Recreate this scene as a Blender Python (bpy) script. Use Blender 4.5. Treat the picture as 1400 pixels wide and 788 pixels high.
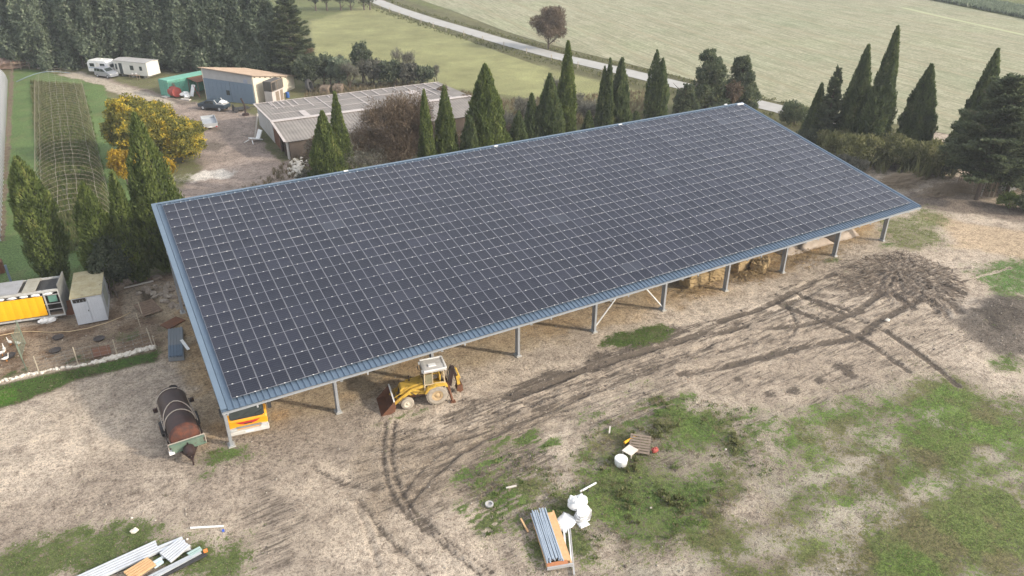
import bpy, bmesh, math, random
import numpy as np
from mathutils import Vector, Matrix

for o in list(bpy.data.objects):
    bpy.data.objects.remove(o)
scene = bpy.context.scene
col = scene.collection
R = math.radians

# ------------------------------------------------------------ camera
CAM = np.array([-3.438, -39.387, 31.014]); YAW, PIT, FPX = 0.5164, 0.4934, 1032.06
FW = np.array([math.sin(YAW)*math.cos(PIT), math.cos(YAW)*math.cos(PIT), -math.sin(PIT)])
RT = np.array([math.cos(YAW), -math.sin(YAW), 0.0]); UP = np.cross(RT, FW)
cd = bpy.data.cameras.new('camera'); cam = bpy.data.objects.new('camera', cd); col.objects.link(cam)
cd.sensor_width = 36; cd.lens = FPX*36/1400; cd.clip_start = 0.5; cd.clip_end = 6000
cam.matrix_world = Matrix(((RT[0], UP[0], -FW[0], CAM[0]), (RT[1], UP[1], -FW[1], CAM[1]),
                           (RT[2], UP[2], -FW[2], CAM[2]), (0, 0, 0, 1)))
scene.camera = cam
# ------------------------------------------------------------ light
VEIL = 5.0
SUN_EL, SUN_AZ = 24.0, math.degrees(math.atan2(0.70, -0.714))      # azimuth clockwise from +Y
world = bpy.data.worlds.new('World'); scene.world = world; world.use_nodes = True
nt = world.node_tree; nt.nodes.clear()
sky = nt.nodes.new('ShaderNodeTexSky'); sky.sky_type = 'NISHITA'; sky.sun_disc = False
sky.sun_elevation = R(SUN_EL); sky.sun_rotation = R(SUN_AZ); sky.air_density = 1.0; sky.dust_density = 6.0; sky.ozone_density = 1.0
hs = nt.nodes.new('ShaderNodeHueSaturation'); hs.inputs['Saturation'].default_value = 0.65
bg = nt.nodes.new('ShaderNodeBackground'); bg.inputs['Strength'].default_value = 0.15
wo = nt.nodes.new('ShaderNodeOutputWorld')
# thin bright veil of cloud over the blue
tcw = nt.nodes.new('ShaderNodeTexCoord'); nz = nt.nodes.new('ShaderNodeTexNoise'); nz.inputs['Scale'].default_value = 2.2; nz.inputs['Detail'].default_value = 5
nt.links.new(tcw.outputs['Generated'], nz.inputs['Vector'])
rw = nt.nodes.new('ShaderNodeValToRGB'); rw.color_ramp.elements[0].position = .30; rw.color_ramp.elements[0].color = (.35, .35, .35, 1); rw.color_ramp.elements[1].position = .70; rw.color_ramp.elements[1].color = (.95, .95, .95, 1)
mw = nt.nodes.new('ShaderNodeMix'); mw.data_type = 'RGBA'; mw.inputs[7].default_value = (VEIL*.93, VEIL*.97, VEIL*1.05, 1)
nt.links.new(nz.outputs['Fac'], rw.inputs[0])
sz = nt.nodes.new('ShaderNodeSeparateXYZ'); nt.links.new(tcw.outputs['Generated'], sz.inputs[0])
rz_ = nt.nodes.new('ShaderNodeValToRGB'); nt.links.new(sz.outputs[2], rz_.inputs[0])     # the veil thickens towards the horizon
for e_, (p_, c_) in zip([rz_.color_ramp.elements[0], rz_.color_ramp.elements[1], rz_.color_ramp.elements.new(.5)], ((.10, 1.0), (.95, .10), (.5, .80))): e_.position = p_; e_.color = (c_, c_, c_, 1)
mu = nt.nodes.new('ShaderNodeMath'); mu.operation = 'MULTIPLY'; nt.links.new(rw.outputs[0], mu.inputs[0]); nt.links.new(rz_.outputs[0], mu.inputs[1]); nt.links.new(mu.outputs[0], mw.inputs[0])
nt.links.new(sky.outputs[0], hs.inputs['Color']); nt.links.new(hs.outputs[0], mw.inputs[6]); nt.links.new(mw.outputs[2], bg.inputs['Color']); nt.links.new(bg.outputs[0], wo.inputs['Surface'])
sl = bpy.data.lights.new('sun', 'SUN'); sun = bpy.data.objects.new('sun', sl); col.objects.link(sun)
sl.energy = 2.2; sl.angle = R(3.0); sl.color = (1.0, 0.91, 0.78)
sd = Vector((math.sin(R(SUN_AZ))*math.cos(R(SUN_EL)), math.cos(R(SUN_AZ))*math.cos(R(SUN_EL)), math.sin(R(SUN_EL))))
sun.rotation_euler = sd.to_track_quat('Z', 'Y').to_euler(); sun.location = (60, -60, 60)
scene.view_settings.view_transform = 'Standard'; scene.view_settings.look = 'None'
scene.view_settings.gamma = 1; scene.view_settings.use_curve_mapping = False
scene.view_settings.exposure = 1.0

# ------------------------------------------------------------ helpers
def ray(px, py):
    return FW + (px-700)/FPX*RT - (py-394)/FPX*UP
def at(px, py, z=0.0):
    "point of the ground (or of a level z) seen at a place of the photograph"
    d = ray(px, py); return CAM + (z-CAM[2])/d[2]*d
def up_at(px, py, Y):
    "point of the upright plane y = Y"
    d = ray(px, py); return CAM + (Y-CAM[1])/d[1]*d

def tag(o, label=None, cat=None, group=None, kind=None):
    if label: o['label'] = label
    if cat: o['category'] = cat
    if group: o['group'] = group
    if kind: o['kind'] = kind
    return o
def thing(name, label, cat, loc=(0, 0, 0), rz=0.0, group=None):
    o = bpy.data.objects.new(name, None); col.objects.link(o); o.empty_display_size = 0.3
    o.location = loc; o.rotation_euler = (0, 0, rz)
    return tag(o, label, cat, group)
def link(name, me, parent=None, loc=(0, 0, 0), rot=(0, 0, 0)):
    o = bpy.data.objects.new(name, me); col.objects.link(o); o.parent = parent
    o.location = loc; o.rotation_euler = rot
    return o
def copy_tree(o, parent=None):
    c = o.copy(); col.objects.link(c); c.parent = parent
    for ch in list(o.children): copy_tree(ch, c)
    return c

class MB:
    def __init__(s): s.v = []; s.f = []; s.m = []
    def add(s, vs, fs, m=0):
        b = len(s.v); s.v += [tuple(map(float, v)) for v in vs]
        for f in fs: s.f.append(tuple(b+i for i in f)); s.m.append(m)
        return s
    def box(s, c, d, rz=0.0, m=0, tilt=None):
        M = Matrix.Rotation(rz, 3, 'Z')
        if tilt is not None: M = M @ tilt
        vs = []
        for dz in (-.5, .5):
            for dx, dy in ((-.5, -.5), (.5, -.5), (.5, .5), (-.5, .5)):
                q = M @ Vector((dx*d[0], dy*d[1], dz*d[2])); vs.append((c[0]+q.x, c[1]+q.y, c[2]+q.z))
        return s.add(vs, [(3, 2, 1, 0), (4, 5, 6, 7), (0, 1, 5, 4), (1, 2, 6, 5), (2, 3, 7, 6), (3, 0, 4, 7)], m)
    def bar(s, a, b, w, h, m=0):
        "box beam from a to b, width w across, height h"
        a = Vector(a); b = Vector(b); d = (b-a); L = d.length; d.normalize()
        u = Vector((0, 0, 1)) if abs(d.z) < .95 else Vector((1, 0, 0))
        sx = d.cross(u).normalized(); sz = sx.cross(d)
        vs = []
        for e in (a, b):
            for i, j in ((-1, -1), (1, -1), (1, 1), (-1, 1)): vs.append(e+sx*(i*w/2)+sz*(j*h/2))
        return s.add(vs, [(0, 1, 2, 3), (7, 6, 5, 4), (0, 4, 5, 1), (1, 5, 6, 2), (2, 6, 7, 3), (3, 7, 4, 0)], m)
    def tube(s, pts, r, n=8, m=0, cap=True):
        pts = [Vector(p) for p in pts]; k = len(pts)
        rs = r if isinstance(r, (list, tuple)) else [r]*k
        vs = []; fs = []; ref = None
        for i, p in enumerate(pts):
            d = (pts[min(i+1, k-1)]-pts[max(i-1, 0)]).normalized()
            if ref is None: ref = Vector((0, 0, 1)) if abs(d.z) < .9 else Vector((1, 0, 0))
            x = d.cross(ref).normalized(); y = x.cross(d); ref = y if abs(d.dot(y)) < .9 else ref
            for j in range(n):
                a = 2*math.pi*j/n; vs.append(p+(x*math.cos(a)+y*math.sin(a))*rs[i])
        for i in range(k-1):
            for j in range(n):
                fs.append((i*n+j, i*n+(j+1) % n, (i+1)*n+(j+1) % n, (i+1)*n+j))
        if cap: fs.append(tuple(range(n))[::-1]); fs.append(tuple((k-1)*n+j for j in range(n)))
        return s.add(vs, fs, m)
    def lathe(s, c, axis, prof, n=20, m=0):
        "prof: list of (distance along axis, radius)"
        ax = Vector(axis).normalized(); x = ax.cross(Vector((0, 0, 1)))
        if x.length < .1: x = Vector((1, 0, 0))
        x.normalize(); y = ax.cross(x); c = Vector(c); vs = []; fs = []
        for h, r in prof:
            for j in range(n):
                a = 2*math.pi*j/n; vs.append(c+ax*h+(x*math.cos(a)+y*math.sin(a))*r)
        for i in range(len(prof)-1):
            for j in range(n): fs.append((i*n+j, i*n+(j+1) % n, (i+1)*n+(j+1) % n, (i+1)*n+j))
        if prof[0][1] > .001: fs.append(tuple(range(n))[::-1])
        if prof[-1][1] > .001: fs.append(tuple((len(prof)-1)*n+j for j in range(n)))
        return s.add(vs, fs, m)
    def prism(s, poly, axis, a, b, m=0):
        "outline in the plane across axis ('x': (y,z), 'y': (x,z), 'z': (x,y)) pushed from a to b"
        def P(u, v, w): return {'x': (w, u, v), 'y': (u, w, v), 'z': (u, v, w)}[axis]
        n = len(poly); vs = [P(u, v, a) for u, v in poly]+[P(u, v, b) for u, v in poly]
        fs = [tuple(range(n))[::-1], tuple(range(n, 2*n))]+[(i, (i+1) % n, n+(i+1) % n, n+i) for i in range(n)]
        return s.add(vs, fs, m)
    def blob(s, c, r, seed=0, amp=.15, n=10, k=7, m=0):
        rg = random.Random(seed); vs = []; fs = []
        for i in range(k+1):
            ph = math.pi*i/k
            for j in range(n):
                a = 2*math.pi*j/n; q = 1+rg.uniform(-amp, amp)
                vs.append((c[0]+r[0]*q*math.sin(ph)*math.cos(a), c[1]+r[1]*q*math.sin(ph)*math.sin(a), c[2]-r[2]*q*math.cos(ph)))
        for i in range(k):
            for j in range(n): fs.append((i*n+j, i*n+(j+1) % n, (i+1)*n+(j+1) % n, (i+1)*n+j))
        return s.add(vs, fs, m)
    def mesh(s, name, mats, smooth=False):
        me = bpy.data.meshes.new(name); me.from_pydata(s.v, [], s.f)
        for mt in (mats if isinstance(mats, (list, tuple)) else [mats]): me.materials.append(mt)
        me.polygons.foreach_set('material_index', s.m)
        bm = bmesh.new(); bm.from_mesh(me); bmesh.ops.remove_doubles(bm, verts=bm.verts, dist=1e-5)
        bmesh.ops.recalc_face_normals(bm, faces=bm.faces); bm.to_mesh(me); bm.free()
        if smooth:
            me.polygons.foreach_set('use_smooth', [True]*len(me.polygons))
            me.set_sharp_from_angle(angle=R(40))
        me.update(); return me
    def build(s, name, mats, parent=None, smooth=False, bevel=0.0):
        o = link(name, s.mesh(name, mats, smooth), parent)
        if bevel:
            b = o.modifiers.new('bevel', 'BEVEL'); b.width = bevel; b.segments = 2; b.limit_method = 'ANGLE'; b.harden_normals = False
        return o

def fast_mesh(name, V, F, mat, attrs=None, mats=None, midx=None):
    "big mesh from numpy arrays; F is (n,k)"
    me = bpy.data.meshes.new(name); n, k = F.shape
    me.vertices.add(len(V)); me.vertices.foreach_set('co', np.ascontiguousarray(V, dtype=np.float32).ravel())
    me.loops.add(n*k); me.loops.foreach_set('vertex_index', np.ascontiguousarray(F, dtype=np.int32).ravel())
    me.polygons.add(n); me.polygons.foreach_set('loop_start', np.arange(0, n*k, k, dtype=np.int32))
    me.polygons.foreach_set('loop_total', np.full(n, k, dtype=np.int32))
    for mt in (mats or [mat]): me.materials.append(mt)
    if midx is not None: me.polygons.foreach_set('material_index', midx.astype(np.int32))
    for an, (typ, dom, arr) in (attrs or {}).items():
        a = me.attributes.new(an, typ, dom)
        a.data.foreach_set('color' if 'COLOR' in typ else 'value', np.ascontiguousarray(arr, dtype=np.float32).ravel())
    me.update(calc_edges=True); me.validate(); return me

# smooth value noise on numpy arrays
def _h(ix, iy, iz, seed):
    h = (ix*374761393+iy*668265263+iz*2147483647+seed*1274126177) & 0xffffffff
    h = ((h ^ (h >> 13))*1274126177) & 0xffffffff
    return ((h ^ (h >> 16)) & 0xffff)/65535.0
def vnoise(x, y, z=None, seed=0):
    x = np.asarray(x, float); y = np.asarray(y, float); z = np.zeros_like(x) if z is None else np.asarray(z, float)
    ix, iy, iz = np.floor(x).astype(np.int64), np.floor(y).astype(np.int64), np.floor(z).astype(np.int64)
    fx, fy, fz = x-ix, y-iy, z-iz
    fx, fy, fz = fx*fx*(3-2*fx), fy*fy*(3-2*fy), fz*fz*(3-2*fz); r = 0
    for a in (0, 1):
        for b in (0, 1):
            for c in (0, 1):
                r = r+_h(ix+a, iy+b, iz+c, seed)*(fx if a else 1-fx)*(fy if b else 1-fy)*(fz if c else 1-fz)
    return r
def fbm(x, y, o=4, seed=0):
    r = 0; t = 0; a = 1.0
    for i in range(o): r = r+a*vnoise(x*2**i, y*2**i, None, seed+i*7); t += a; a *= .55
    return r/t
def sstep(a, b, x):
    t = np.clip((x-a)/(b-a), 0, 1); return t*t*(3-2*t)

# ------------------------------------------------------------ materials
def nodes(name):
    m = bpy.data.materials.new(name); m.use_nodes = True; t = m.node_tree
    return m, t, t.nodes['Principled BSDF']
def N(t, typ, **kw):
    n = t.nodes.new(typ)
    for k, v in kw.items():
        if k.startswith('i_'):
            key = k[2:]; key = int(key) if key.isdigit() else key.replace('_', ' ')
            n.inputs[key].default_value = v
        else: setattr(n, k, v)
    return n
def ramp(t, fac, stops):
    r = t.nodes.new('ShaderNodeValToRGB'); e = r.color_ramp.elements
    while len(e) < len(stops): e.new(.5)
    for q, (p, c) in zip(e, stops): q.position = p; q.color = (*c, 1) if len(c) == 3 else c
    t.links.new(fac, r.inputs[0]); return r.outputs[0]
def mixc(t, fac, a, b, mode='MIX'):
    n = t.nodes.new('ShaderNodeMix'); n.data_type = 'RGBA'; n.blend_type = mode
    for sock, v in ((n.inputs[0], fac), (n.inputs[6], a), (n.inputs[7], b)):
        if hasattr(v, 'node'): t.links.new(v, sock)
        elif isinstance(v, (int, float)): sock.default_value = v
        else: sock.default_value = (*v, 1)
    return n.outputs[2]
def noise(t, vec, scale, detail=4, rough=.6, dist=0):
    n = N(t, 'ShaderNodeTexNoise', i_Scale=scale, i_Detail=detail, i_Roughness=rough, i_Distortion=dist)
    if vec is not None: t.links.new(vec, n.inputs['Vector'])
    return n.outputs['Fac']
def math_(t, op, a, b=None, clamp=False):
    n = t.nodes.new('ShaderNodeMath'); n.operation = op; n.use_clamp = clamp
    for i, v in enumerate((a, b)):
        if v is None: continue
        if hasattr(v, 'node'): t.links.new(v, n.inputs[i])
        else: n.inputs[i].default_value = v
    return n.outputs[0]
def mat(name, base, rough=.6, metal=0.0, dirt=None, dscale=1.5, damt=.5, bump=0.0, bscale=20, rust=None):
    "painted / weathered surface: base colour, blotches of a second colour, fine grain"
    m, t, b = nodes(name)
    tc = N(t, 'ShaderNodeTexCoord').outputs['Object']
    c2 = dirt or tuple(x*.72 for x in base)
    f = noise(t, tc, dscale, 6, .65)
    lo = .62-.3*damt
    c = ramp(t, f, [(max(.01, lo-.12), base), (min(.99, lo+.28), c2)])
    g = noise(t, tc, bscale, 3, .6)
    c = mixc(t, .35, c, ramp(t, g, [(.3, (.75, .75, .75)), (.7, (1.2, 1.2, 1.2))]), 'MULTIPLY')
    if rust:
        fr = noise(t, tc, dscale*2.3, 5, .7, .5)
        c = mixc(t, ramp(t, fr, [(.55, (0, 0, 0)), (.68, (1, 1, 1))]), c, rust)
    t.links.new(c, b.inputs['Base Color']); b.inputs['Roughness'].default_value = rough; b.inputs['Metallic'].default_value = metal
    if bump:
        bp = N(t, 'ShaderNodeBump', i_Strength=bump, i_Distance=.03); t.links.new(g, bp.inputs['Height']); t.links.new(bp.outputs[0], b.inputs['Normal'])
    return m
def leafmat(name, a, b_, c_=None, rough=.65, trans=.42, mid=.75):
    "foliage: per-leaf tint between two or three colours, a little light through"
    m, t, b = nodes(name)
    at_ = N(t, 'ShaderNodeAttribute', attribute_name='tint').outputs['Fac']
    stops = [(.1, a), (mid, b_)] + ([(mid+.22, c_)] if c_ else [])
    c = ramp(t, at_, stops)
    t.links.new(c, b.inputs['Base Color']); b.inputs['Roughness'].default_value = rough
    b.inputs['Specular IOR Level'].default_value = .25
    tr = N(t, 'ShaderNodeBsdfTranslucent'); t.links.new(c, tr.inputs['Color'])
    mx = N(t, 'ShaderNodeMixShader', i_0=trans)
    out = t.nodes['Material Output']
    t.links.new(b.outputs[0], mx.inputs[1]); t.links.new(tr.outputs[0], mx.inputs[2]); t.links.new(mx.outputs[0], out.inputs['Surface'])
    return m

M = {}
M['galv'] = mat('galvanised_steel', (.52, .54, .55), .45, .35, (.42, .44, .46), 2, .4)
M['roofsheet'] = mat('blue_grey_sheet', (.105, .15, .205), .42, .2, (.09, .13, .18), .8, .4)
M['trim'] = mat('pale_blue_flashing', (.14, .19, .245), .45, .2, (.12, .165, .215), 1.0, .4)
M['white'] = mat('white_paint', (.78, .78, .76), .5, 0, (.62, .61, .58), 2, .4)
M['concrete'] = mat('concrete', (.42, .41, .38), .9, 0, (.33, .32, .29), 4, .6, .4, 30)
M['black'] = mat('dark_rubber', (.025, .025, .027), .75, 0, (.05, .048, .045), 4, .5)
M['dusty_tyre'] = mat('dusty_tyre', (.40, .35, .28), .95, 0, (.24, .20, .16), 4, .5, .3, 30)
M['yellow'] = mat('worn_yellow_paint', (.62, .40, .055), .5, 0, (.43, .26, .045), 2.5, .5, 0, 25, (.20, .09, .035))
M['rusty'] = mat('rust', (.11, .05, .03), .8, .1, (.19, .075, .03), 2.5, .6, .3, 25)
M['darkrust'] = mat('dark_rusty_steel', (.030, .021, .021), .5, .3, (.065, .034, .027), 1.6, .6, .2, 25)
M['wood'] = mat('grey_wood', (.24, .19, .14), .85, 0, (.16, .12, .09), 5, .6, .3, 30)
M['rawwood'] = mat('fresh_wood', (.62, .40, .20), .75, 0, (.52, .30, .14), 5, .6, .2, 30)
M['glass'] = mat('dark_glass', (.03, .04, .04), .12, 0, (.05, .06, .06), 3, .5)
M['bark'] = mat('bark', (.13, .10, .075), .9, 0, (.08, .06, .05), 6, .6, .6, 25)
M['twig'] = mat('bare_twigs', (.17, .12, .085), .9, 0, (.12, .085, .065), 1, .6)
# ------------------------------------------------------------ ground
def axis(segs):
    out = [segs[0][0]]
    for a, b, d in segs:
        n = max(1, int(round((b-a)/d))); out += list(a+(b-a)*(np.arange(n)+1)/n)
    return np.array(out)
gx = axis([(-2500, -300, 300), (-300, -80, 20), (-80, -24, 2), (-24, -15, .3), (-15, 64, .17), (64, 112, .4), (112, 270, 1.6), (270, 700, 30), (700, 3500, 350)])
gy = axis([(-500, -80, 60), (-80, -34, 3), (-34, -31, .5), (-31, 24, .17), (24, 34, .3), (34, 145, .55), (145, 290, 1.8), (290, 700, 30), (700, 4500, 380)])
X, Y = np.meshgrid(gx, gy); sh = X.shape; X = X.ravel(); Y = Y.ravel()
n1 = fbm(X*.35, Y*.35, 5, 3); n2 = fbm(X*1.1+40, Y*1.1, 4, 11); n3 = fbm(X*.09, Y*.09, 4, 23)
def W(pts): return np.array([at(*p)[:2] for p in pts])
def sdist(poly):
    "signed distance to an outline, inside negative"
    d = np.full(X.shape, 1e9); ins = np.zeros(X.shape, bool); k = len(poly)
    for i in range(k):
        a = poly[i]; b = poly[(i+1) % k]; e = b-a; L = e@e+1e-12
        t = np.clip(((X-a[0])*e[0]+(Y-a[1])*e[1])/L, 0, 1)
        d = np.minimum(d, np.hypot(X-a[0]-t*e[0], Y-a[1]-t*e[1]))
        if a[1] != b[1]:
            c = ((a[1] > Y) != (b[1] > Y)) & (X < (b[0]-a[0])*(Y-a[1])/(b[1]-a[1])+a[0]); ins ^= c
    return np.where(ins, -d, d)
def area(pts, soft=1.0, rag=1.6, world_pts=False):
    P = np.array(pts, float) if world_pts else W(pts)
    return sstep(soft, -soft, sdist(P)+(n1-.5)*rag*2+(n2-.5)*rag)
def path_d(pts, world_pts=False):
    P = np.array(pts, float) if world_pts else W(pts); d = np.full(X.shape, 1e9)
    # smooth the line
    Q = [P[0]]
    for i in range(len(P)-1):
        p0, p1, p2, p3 = P[max(i-1, 0)], P[i], P[i+1], P[min(i+2, len(P)-1)]
        for t in np.linspace(.2, 1, 5):
            Q.append(.5*((2*p1)+(-p0+p2)*t+(2*p0-5*p1+4*p2-p3)*t*t+(-p0+3*p1-3*p2+p3)*t**3))
    Q = np.array(Q); lo = Q.min(0)-4; hi = Q.max(0)+4
    s = np.where((X > lo[0]) & (X < hi[0]) & (Y > lo[1]) & (Y < hi[1]))[0]
    x, y = X[s], Y[s]; dd = np.full(x.shape, 1e9); al = np.zeros(x.shape); run = 0
    for a, b in zip(Q[:-1], Q[1:]):
        e = b-a; L = e@e+1e-12; t = np.clip(((x-a[0])*e[0]+(y-a[1])*e[1])/L, 0, 1)
        q = np.hypot(x-a[0]-t*e[0], y-a[1]-t*e[1]); cl = q < dd; dd = np.where(cl, q, dd); al = np.where(cl, run+t*math.sqrt(L), al); run += math.sqrt(L)
    return s, dd, al

C = dict(gravel=(.485, .408, .322), dirt=(.285, .238, .193), mud=(.10, .08, .065), yard=(.28, .228, .192), earth=(.15, .105, .07),
         bed=(.19, .145, .105), straw=(.40, .26, .12), chips=(.46, .36, .25), back=(.20, .17, .12), dark=(.10, .085, .07), pale=(.57, .488, .395))
C = {k: np.array(v) for k, v in C.items()}
soil = np.repeat(C['gravel'][None], len(X), 0); grass = np.zeros(len(X)); gcol = np.repeat(np.array([[.085, .115, .03]]), len(X), 0); mud = np.zeros(len(X)); Z = np.zeros(len(X))
def paint(mask, c):
    global soil
    m = mask[:, None]; soil = soil*(1-m)+np.asarray(c)*m
def sow(mask, dens, c=None):
    global grass, gcol
    grass = np.maximum(grass, mask*dens)
    if c is not None:
        m = mask[:, None]; gcol = gcol*(1-m)+np.asarray(c)*m

# open dirt in front of the hangar, patched
paint(sstep(.52, .70, n3)*.75, C['dirt']*1.15)
paint(sstep(.46, .62, fbm(X*.14+9, Y*.14, 5, 41))*.6, C['pale'])
paint(sstep(.52, .64, fbm(X*.4+3, Y*.4, 6, 57))*.4, C['dirt']); paint(sstep(.55, .66, fbm(X*1.3+3, Y*1.3, 4, 58))*.3, C['dirt']*.8)
# behind the hangar and far away: grass and weeds everywhere
back = sstep(24.5, 27, Y+(n1-.5)*3)
paint(back, C['back']); sow(back, .62, (.135, .145, .065))
far = np.maximum(sstep(150, 170, Y), sstep(112, 130, X)); sow(far, 1.0, (.13, .15, .06))
# hay meadow
mead = area([(425, 30), (500, 7), (530, 14), (620, 45), (700, 72), (790, 97), (885, 122), (905, 150), (820, 150), (700, 132), (600, 118), (560, 100), (430, 95)], 1.0, .8)
sow(mead, 1.15, (.225, .245, .125)); paint(mead, (.22, .21, .10))
gcol = np.where((mead > .5)[:, None], gcol*(0.80+.5*fbm(X*.06, Y*.1, 4, 77))[:, None]*np.stack([1.05+.0*X, 1+.0*X, .95+.0*X], 1), gcol)
# farm yard
yard = area([(70, 103), (95, 99), (150, 109), (228, 132), (330, 150), (350, 160), (352, 172), (402, 218), (425, 245), (330, 275), (230, 285), (236, 262), (275, 235), (255, 190), (205, 150), (150, 118), (100, 112)], .8, 1.2)
paint(yard, C['yard']); grass *= (1-yard)
paint(yard*sstep(.5, .65, fbm(X*.2, Y*.3, 4, 91)), C['yard']*1.25); paint(yard*sstep(.55, .68, fbm(X*.3+7, Y*.2, 4, 99)), C['dirt']*.6)
drive = area([(60, 105), (110, 98), (150, 112), (240, 140), (235, 150), (140, 122)], .5, .6); paint(drive, (.44, .385, .31)); grass *= 1-drive
for p in ((283, 240, 3.2, .8), (262, 243, 1.6, .7), (240, 246, 1.2, .7), (305, 240, 1.2, .6)):     # pale puddles of lime dust
    q = at(p[0], p[1]); m = sstep(1.2, .7, np.hypot((X-q[0])/p[2], (Y-q[1])/p[3]/2)+(n2-.5)*1.2); paint(m, (.62, .58, .52))
sow(area([(352, 175), (370, 178), (400, 216), (385, 225), (360, 200)], .4, .6), .7, (.09, .10, .04))
# grass strips and beds of the market garden on the left
sow(area([(14, 92), (64, 98), (140, 118), (215, 250), (205, 360), (100, 392), (0, 400), (-30, 300)], .5, .8), 1.15, (.115, .18, .065))
bed = area([(42, 112), (113, 117), (155, 310), (90, 355), (62, 330)], .4, .5); grass *= 1-.42*bed; paint(bed, C['bed']); gcol = gcol*(1-bed[:, None]*.35)
gut = area([(14, 92), (20, 92), (8, 330), (-4, 330)], .3, .4); grass *= 1-.8*gut; paint(gut, C['bed'])
# poultry pen: bare brown earth
pen = area([(-40, 462), (85, 437), (150, 420), (170, 385), (262, 372), (270, 440), (252, 500), (215, 478), (130, 496), (60, 510), (-40, 532)], .4, .7)
paint(pen, C['earth']*1.25); grass *= 1-pen
paint(pen*sstep(.45, .62, fbm(X*.8, Y*.8, 4, 15)), (.27, .21, .15)); paint(area([(165, 400), (205, 385), (260, 385), (262, 430), (215, 425), (170, 440)], .3, .6), (.33, .27, .20))
paint(area([(188, 398), (212, 395), (222, 430), (200, 436)], .3, .5), (.10, .08, .055))
sow(pen*sstep(.5, .68, fbm(X*.6+5, Y*.6, 4, 33))*sstep(21, 18, Y), .62, (.075, .095, .04))
ed = area([(-40, 535), (0, 524), (60, 510), (130, 497), (216, 479), (214, 492), (135, 512), (60, 540), (-40, 575)], .35, .5)
paint(ed, (.10, .075, .045)); sow(ed, .72, (.055, .105, .022)); sow(area([(-40, 540), (18, 530), (30, 545), (-40, 570)], .3, .4), 1.1, (.07, .17, .02))
# under the hangar: straw-coloured gravel, dung and straw to the right
und = area([(-2, 2), (63, 2), (63, 23.5), (-2, 23.5)], 1.0, 1.5, True); paint(und, (.40, .32, .22)); grass *= 1-und; paint(und*sstep(.5, .62, n1), (.40, .29, .17))
paint(area([(920, 400), (1010, 370), (1100, 345), (1180, 320), (1200, 300), (1150, 300), (950, 350)], .8, 1.5)*.8, C['straw'])
paint(area([(925, 425), (980, 400), (1050, 382), (1110, 360), (1100, 350), (960, 390)], .5, 1.4)*.55, C['straw']*.62)
paint(area([(600, 480), (760, 455), (900, 425), (1010, 400), (1010, 380), (800, 420), (640, 470)], .8, 1.4)*.5, (.47, .35, .22))
# dark band of churned mud running along the front
band = area([(430, 640), (445, 620), (560, 575), (700, 525), (840, 470), (940, 440), (1060, 398), (1170, 345), (1240, 342), (1310, 372), (1322, 398), (1250, 418), (1190, 432), (1120, 425), (1010, 455), (900, 480), (760, 540), (690, 560), (600, 600), (520, 668), (460, 668)], .8, 1.7)
streak = fbm((X*.86-Y*.5)*.16, (X*.5+Y*.86)*1.6, 5, 61)
mud = np.maximum(mud, band*(.20+.30*sstep(.40, .62, streak)))
core = area([(1150, 378), (1185, 352), (1240, 345), (1300, 370), (1322, 396), (1265, 410), (1205, 404), (1160, 395)], .8, 1.8); mud = np.maximum(mud, core*.5)
mud = np.maximum(mud, area([(690, 545), (720, 520), (840, 478), (935, 444), (1000, 428), (1030, 415), (1010, 432), (900, 470), (790, 515)], .4, .9)*.74)
paint(area([(600, 560), (660, 530), (800, 500), (960, 460), (1050, 440), (1250, 420), (1320, 440), (1290, 520), (1130, 545), (1000, 560), (860, 540), (700, 600), (520, 700), (470, 690)], 2, 2.5)*.65, (.37, .305, .235))
paint(area([(480, 640), (560, 600), (640, 585), (760, 560), (760, 620), (640, 690), (560, 700), (500, 720)], 1, 2)*.55, (.22, .175, .125))
mud = np.maximum(mud, area([(320, 620), (380, 640), (400, 700), (420, 788), (350, 788), (330, 700)], 1.0, 2.0)*.42)
mix_ = area([(430, 650), (470, 615), (600, 570), (720, 520), (850, 470), (1000, 430), (1120, 400), (1300, 420), (1345, 470), (1330, 520), (1150, 545), (1030, 560), (930, 545), (840, 580), (770, 640), (690, 640), (640, 690), (600, 740), (560, 760), (480, 720)], 1.5, 2.5)
mud = np.maximum(mud, mix_*(.14+.24*sstep(.42, .62, streak)))
mud = np.maximum(mud, area([(620, 640), (700, 600), (770, 600), (770, 640), (690, 680), (630, 700)], .8, 1.6)*.5)
mud = np.maximum(mud, area([(930, 560), (1010, 560), (1060, 600), (1050, 660), (990, 640), (940, 600)], .8, 1.6)*.42)
mud = np.maximum(mud, area([(680, 700), (740, 690), (830, 740), (960, 730), (1010, 760), (900, 800), (700, 790)], .8, 2)*.32)
# dark heap of crushed stone, chips
paint(area([(1305, 440), (1338, 412), (1400, 405), (1460, 420), (1450, 500), (1360, 482)], .6, .9), C['dark']*1.5)
paint(area([(1330, 425), (1380, 418), (1400, 440), (1360, 460)], .5, .9), C['dark']*.9)
chips = area([(1255, 290), (1300, 298), (1400, 318), (1500, 330), (1480, 370), (1380, 352), (1300, 340), (1290, 320)], .6, 1.2); paint(chips, C['chips']); grass *= 1-chips
lane = area([(1180, 262), (1290, 268), (1400, 285), (1500, 300), (1480, 318), (1370, 300), (1270, 285), (1220, 282)], .6, 1.0); paint(lane, (.225, .185, .15)); grass *= 1-.8*lane
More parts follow.
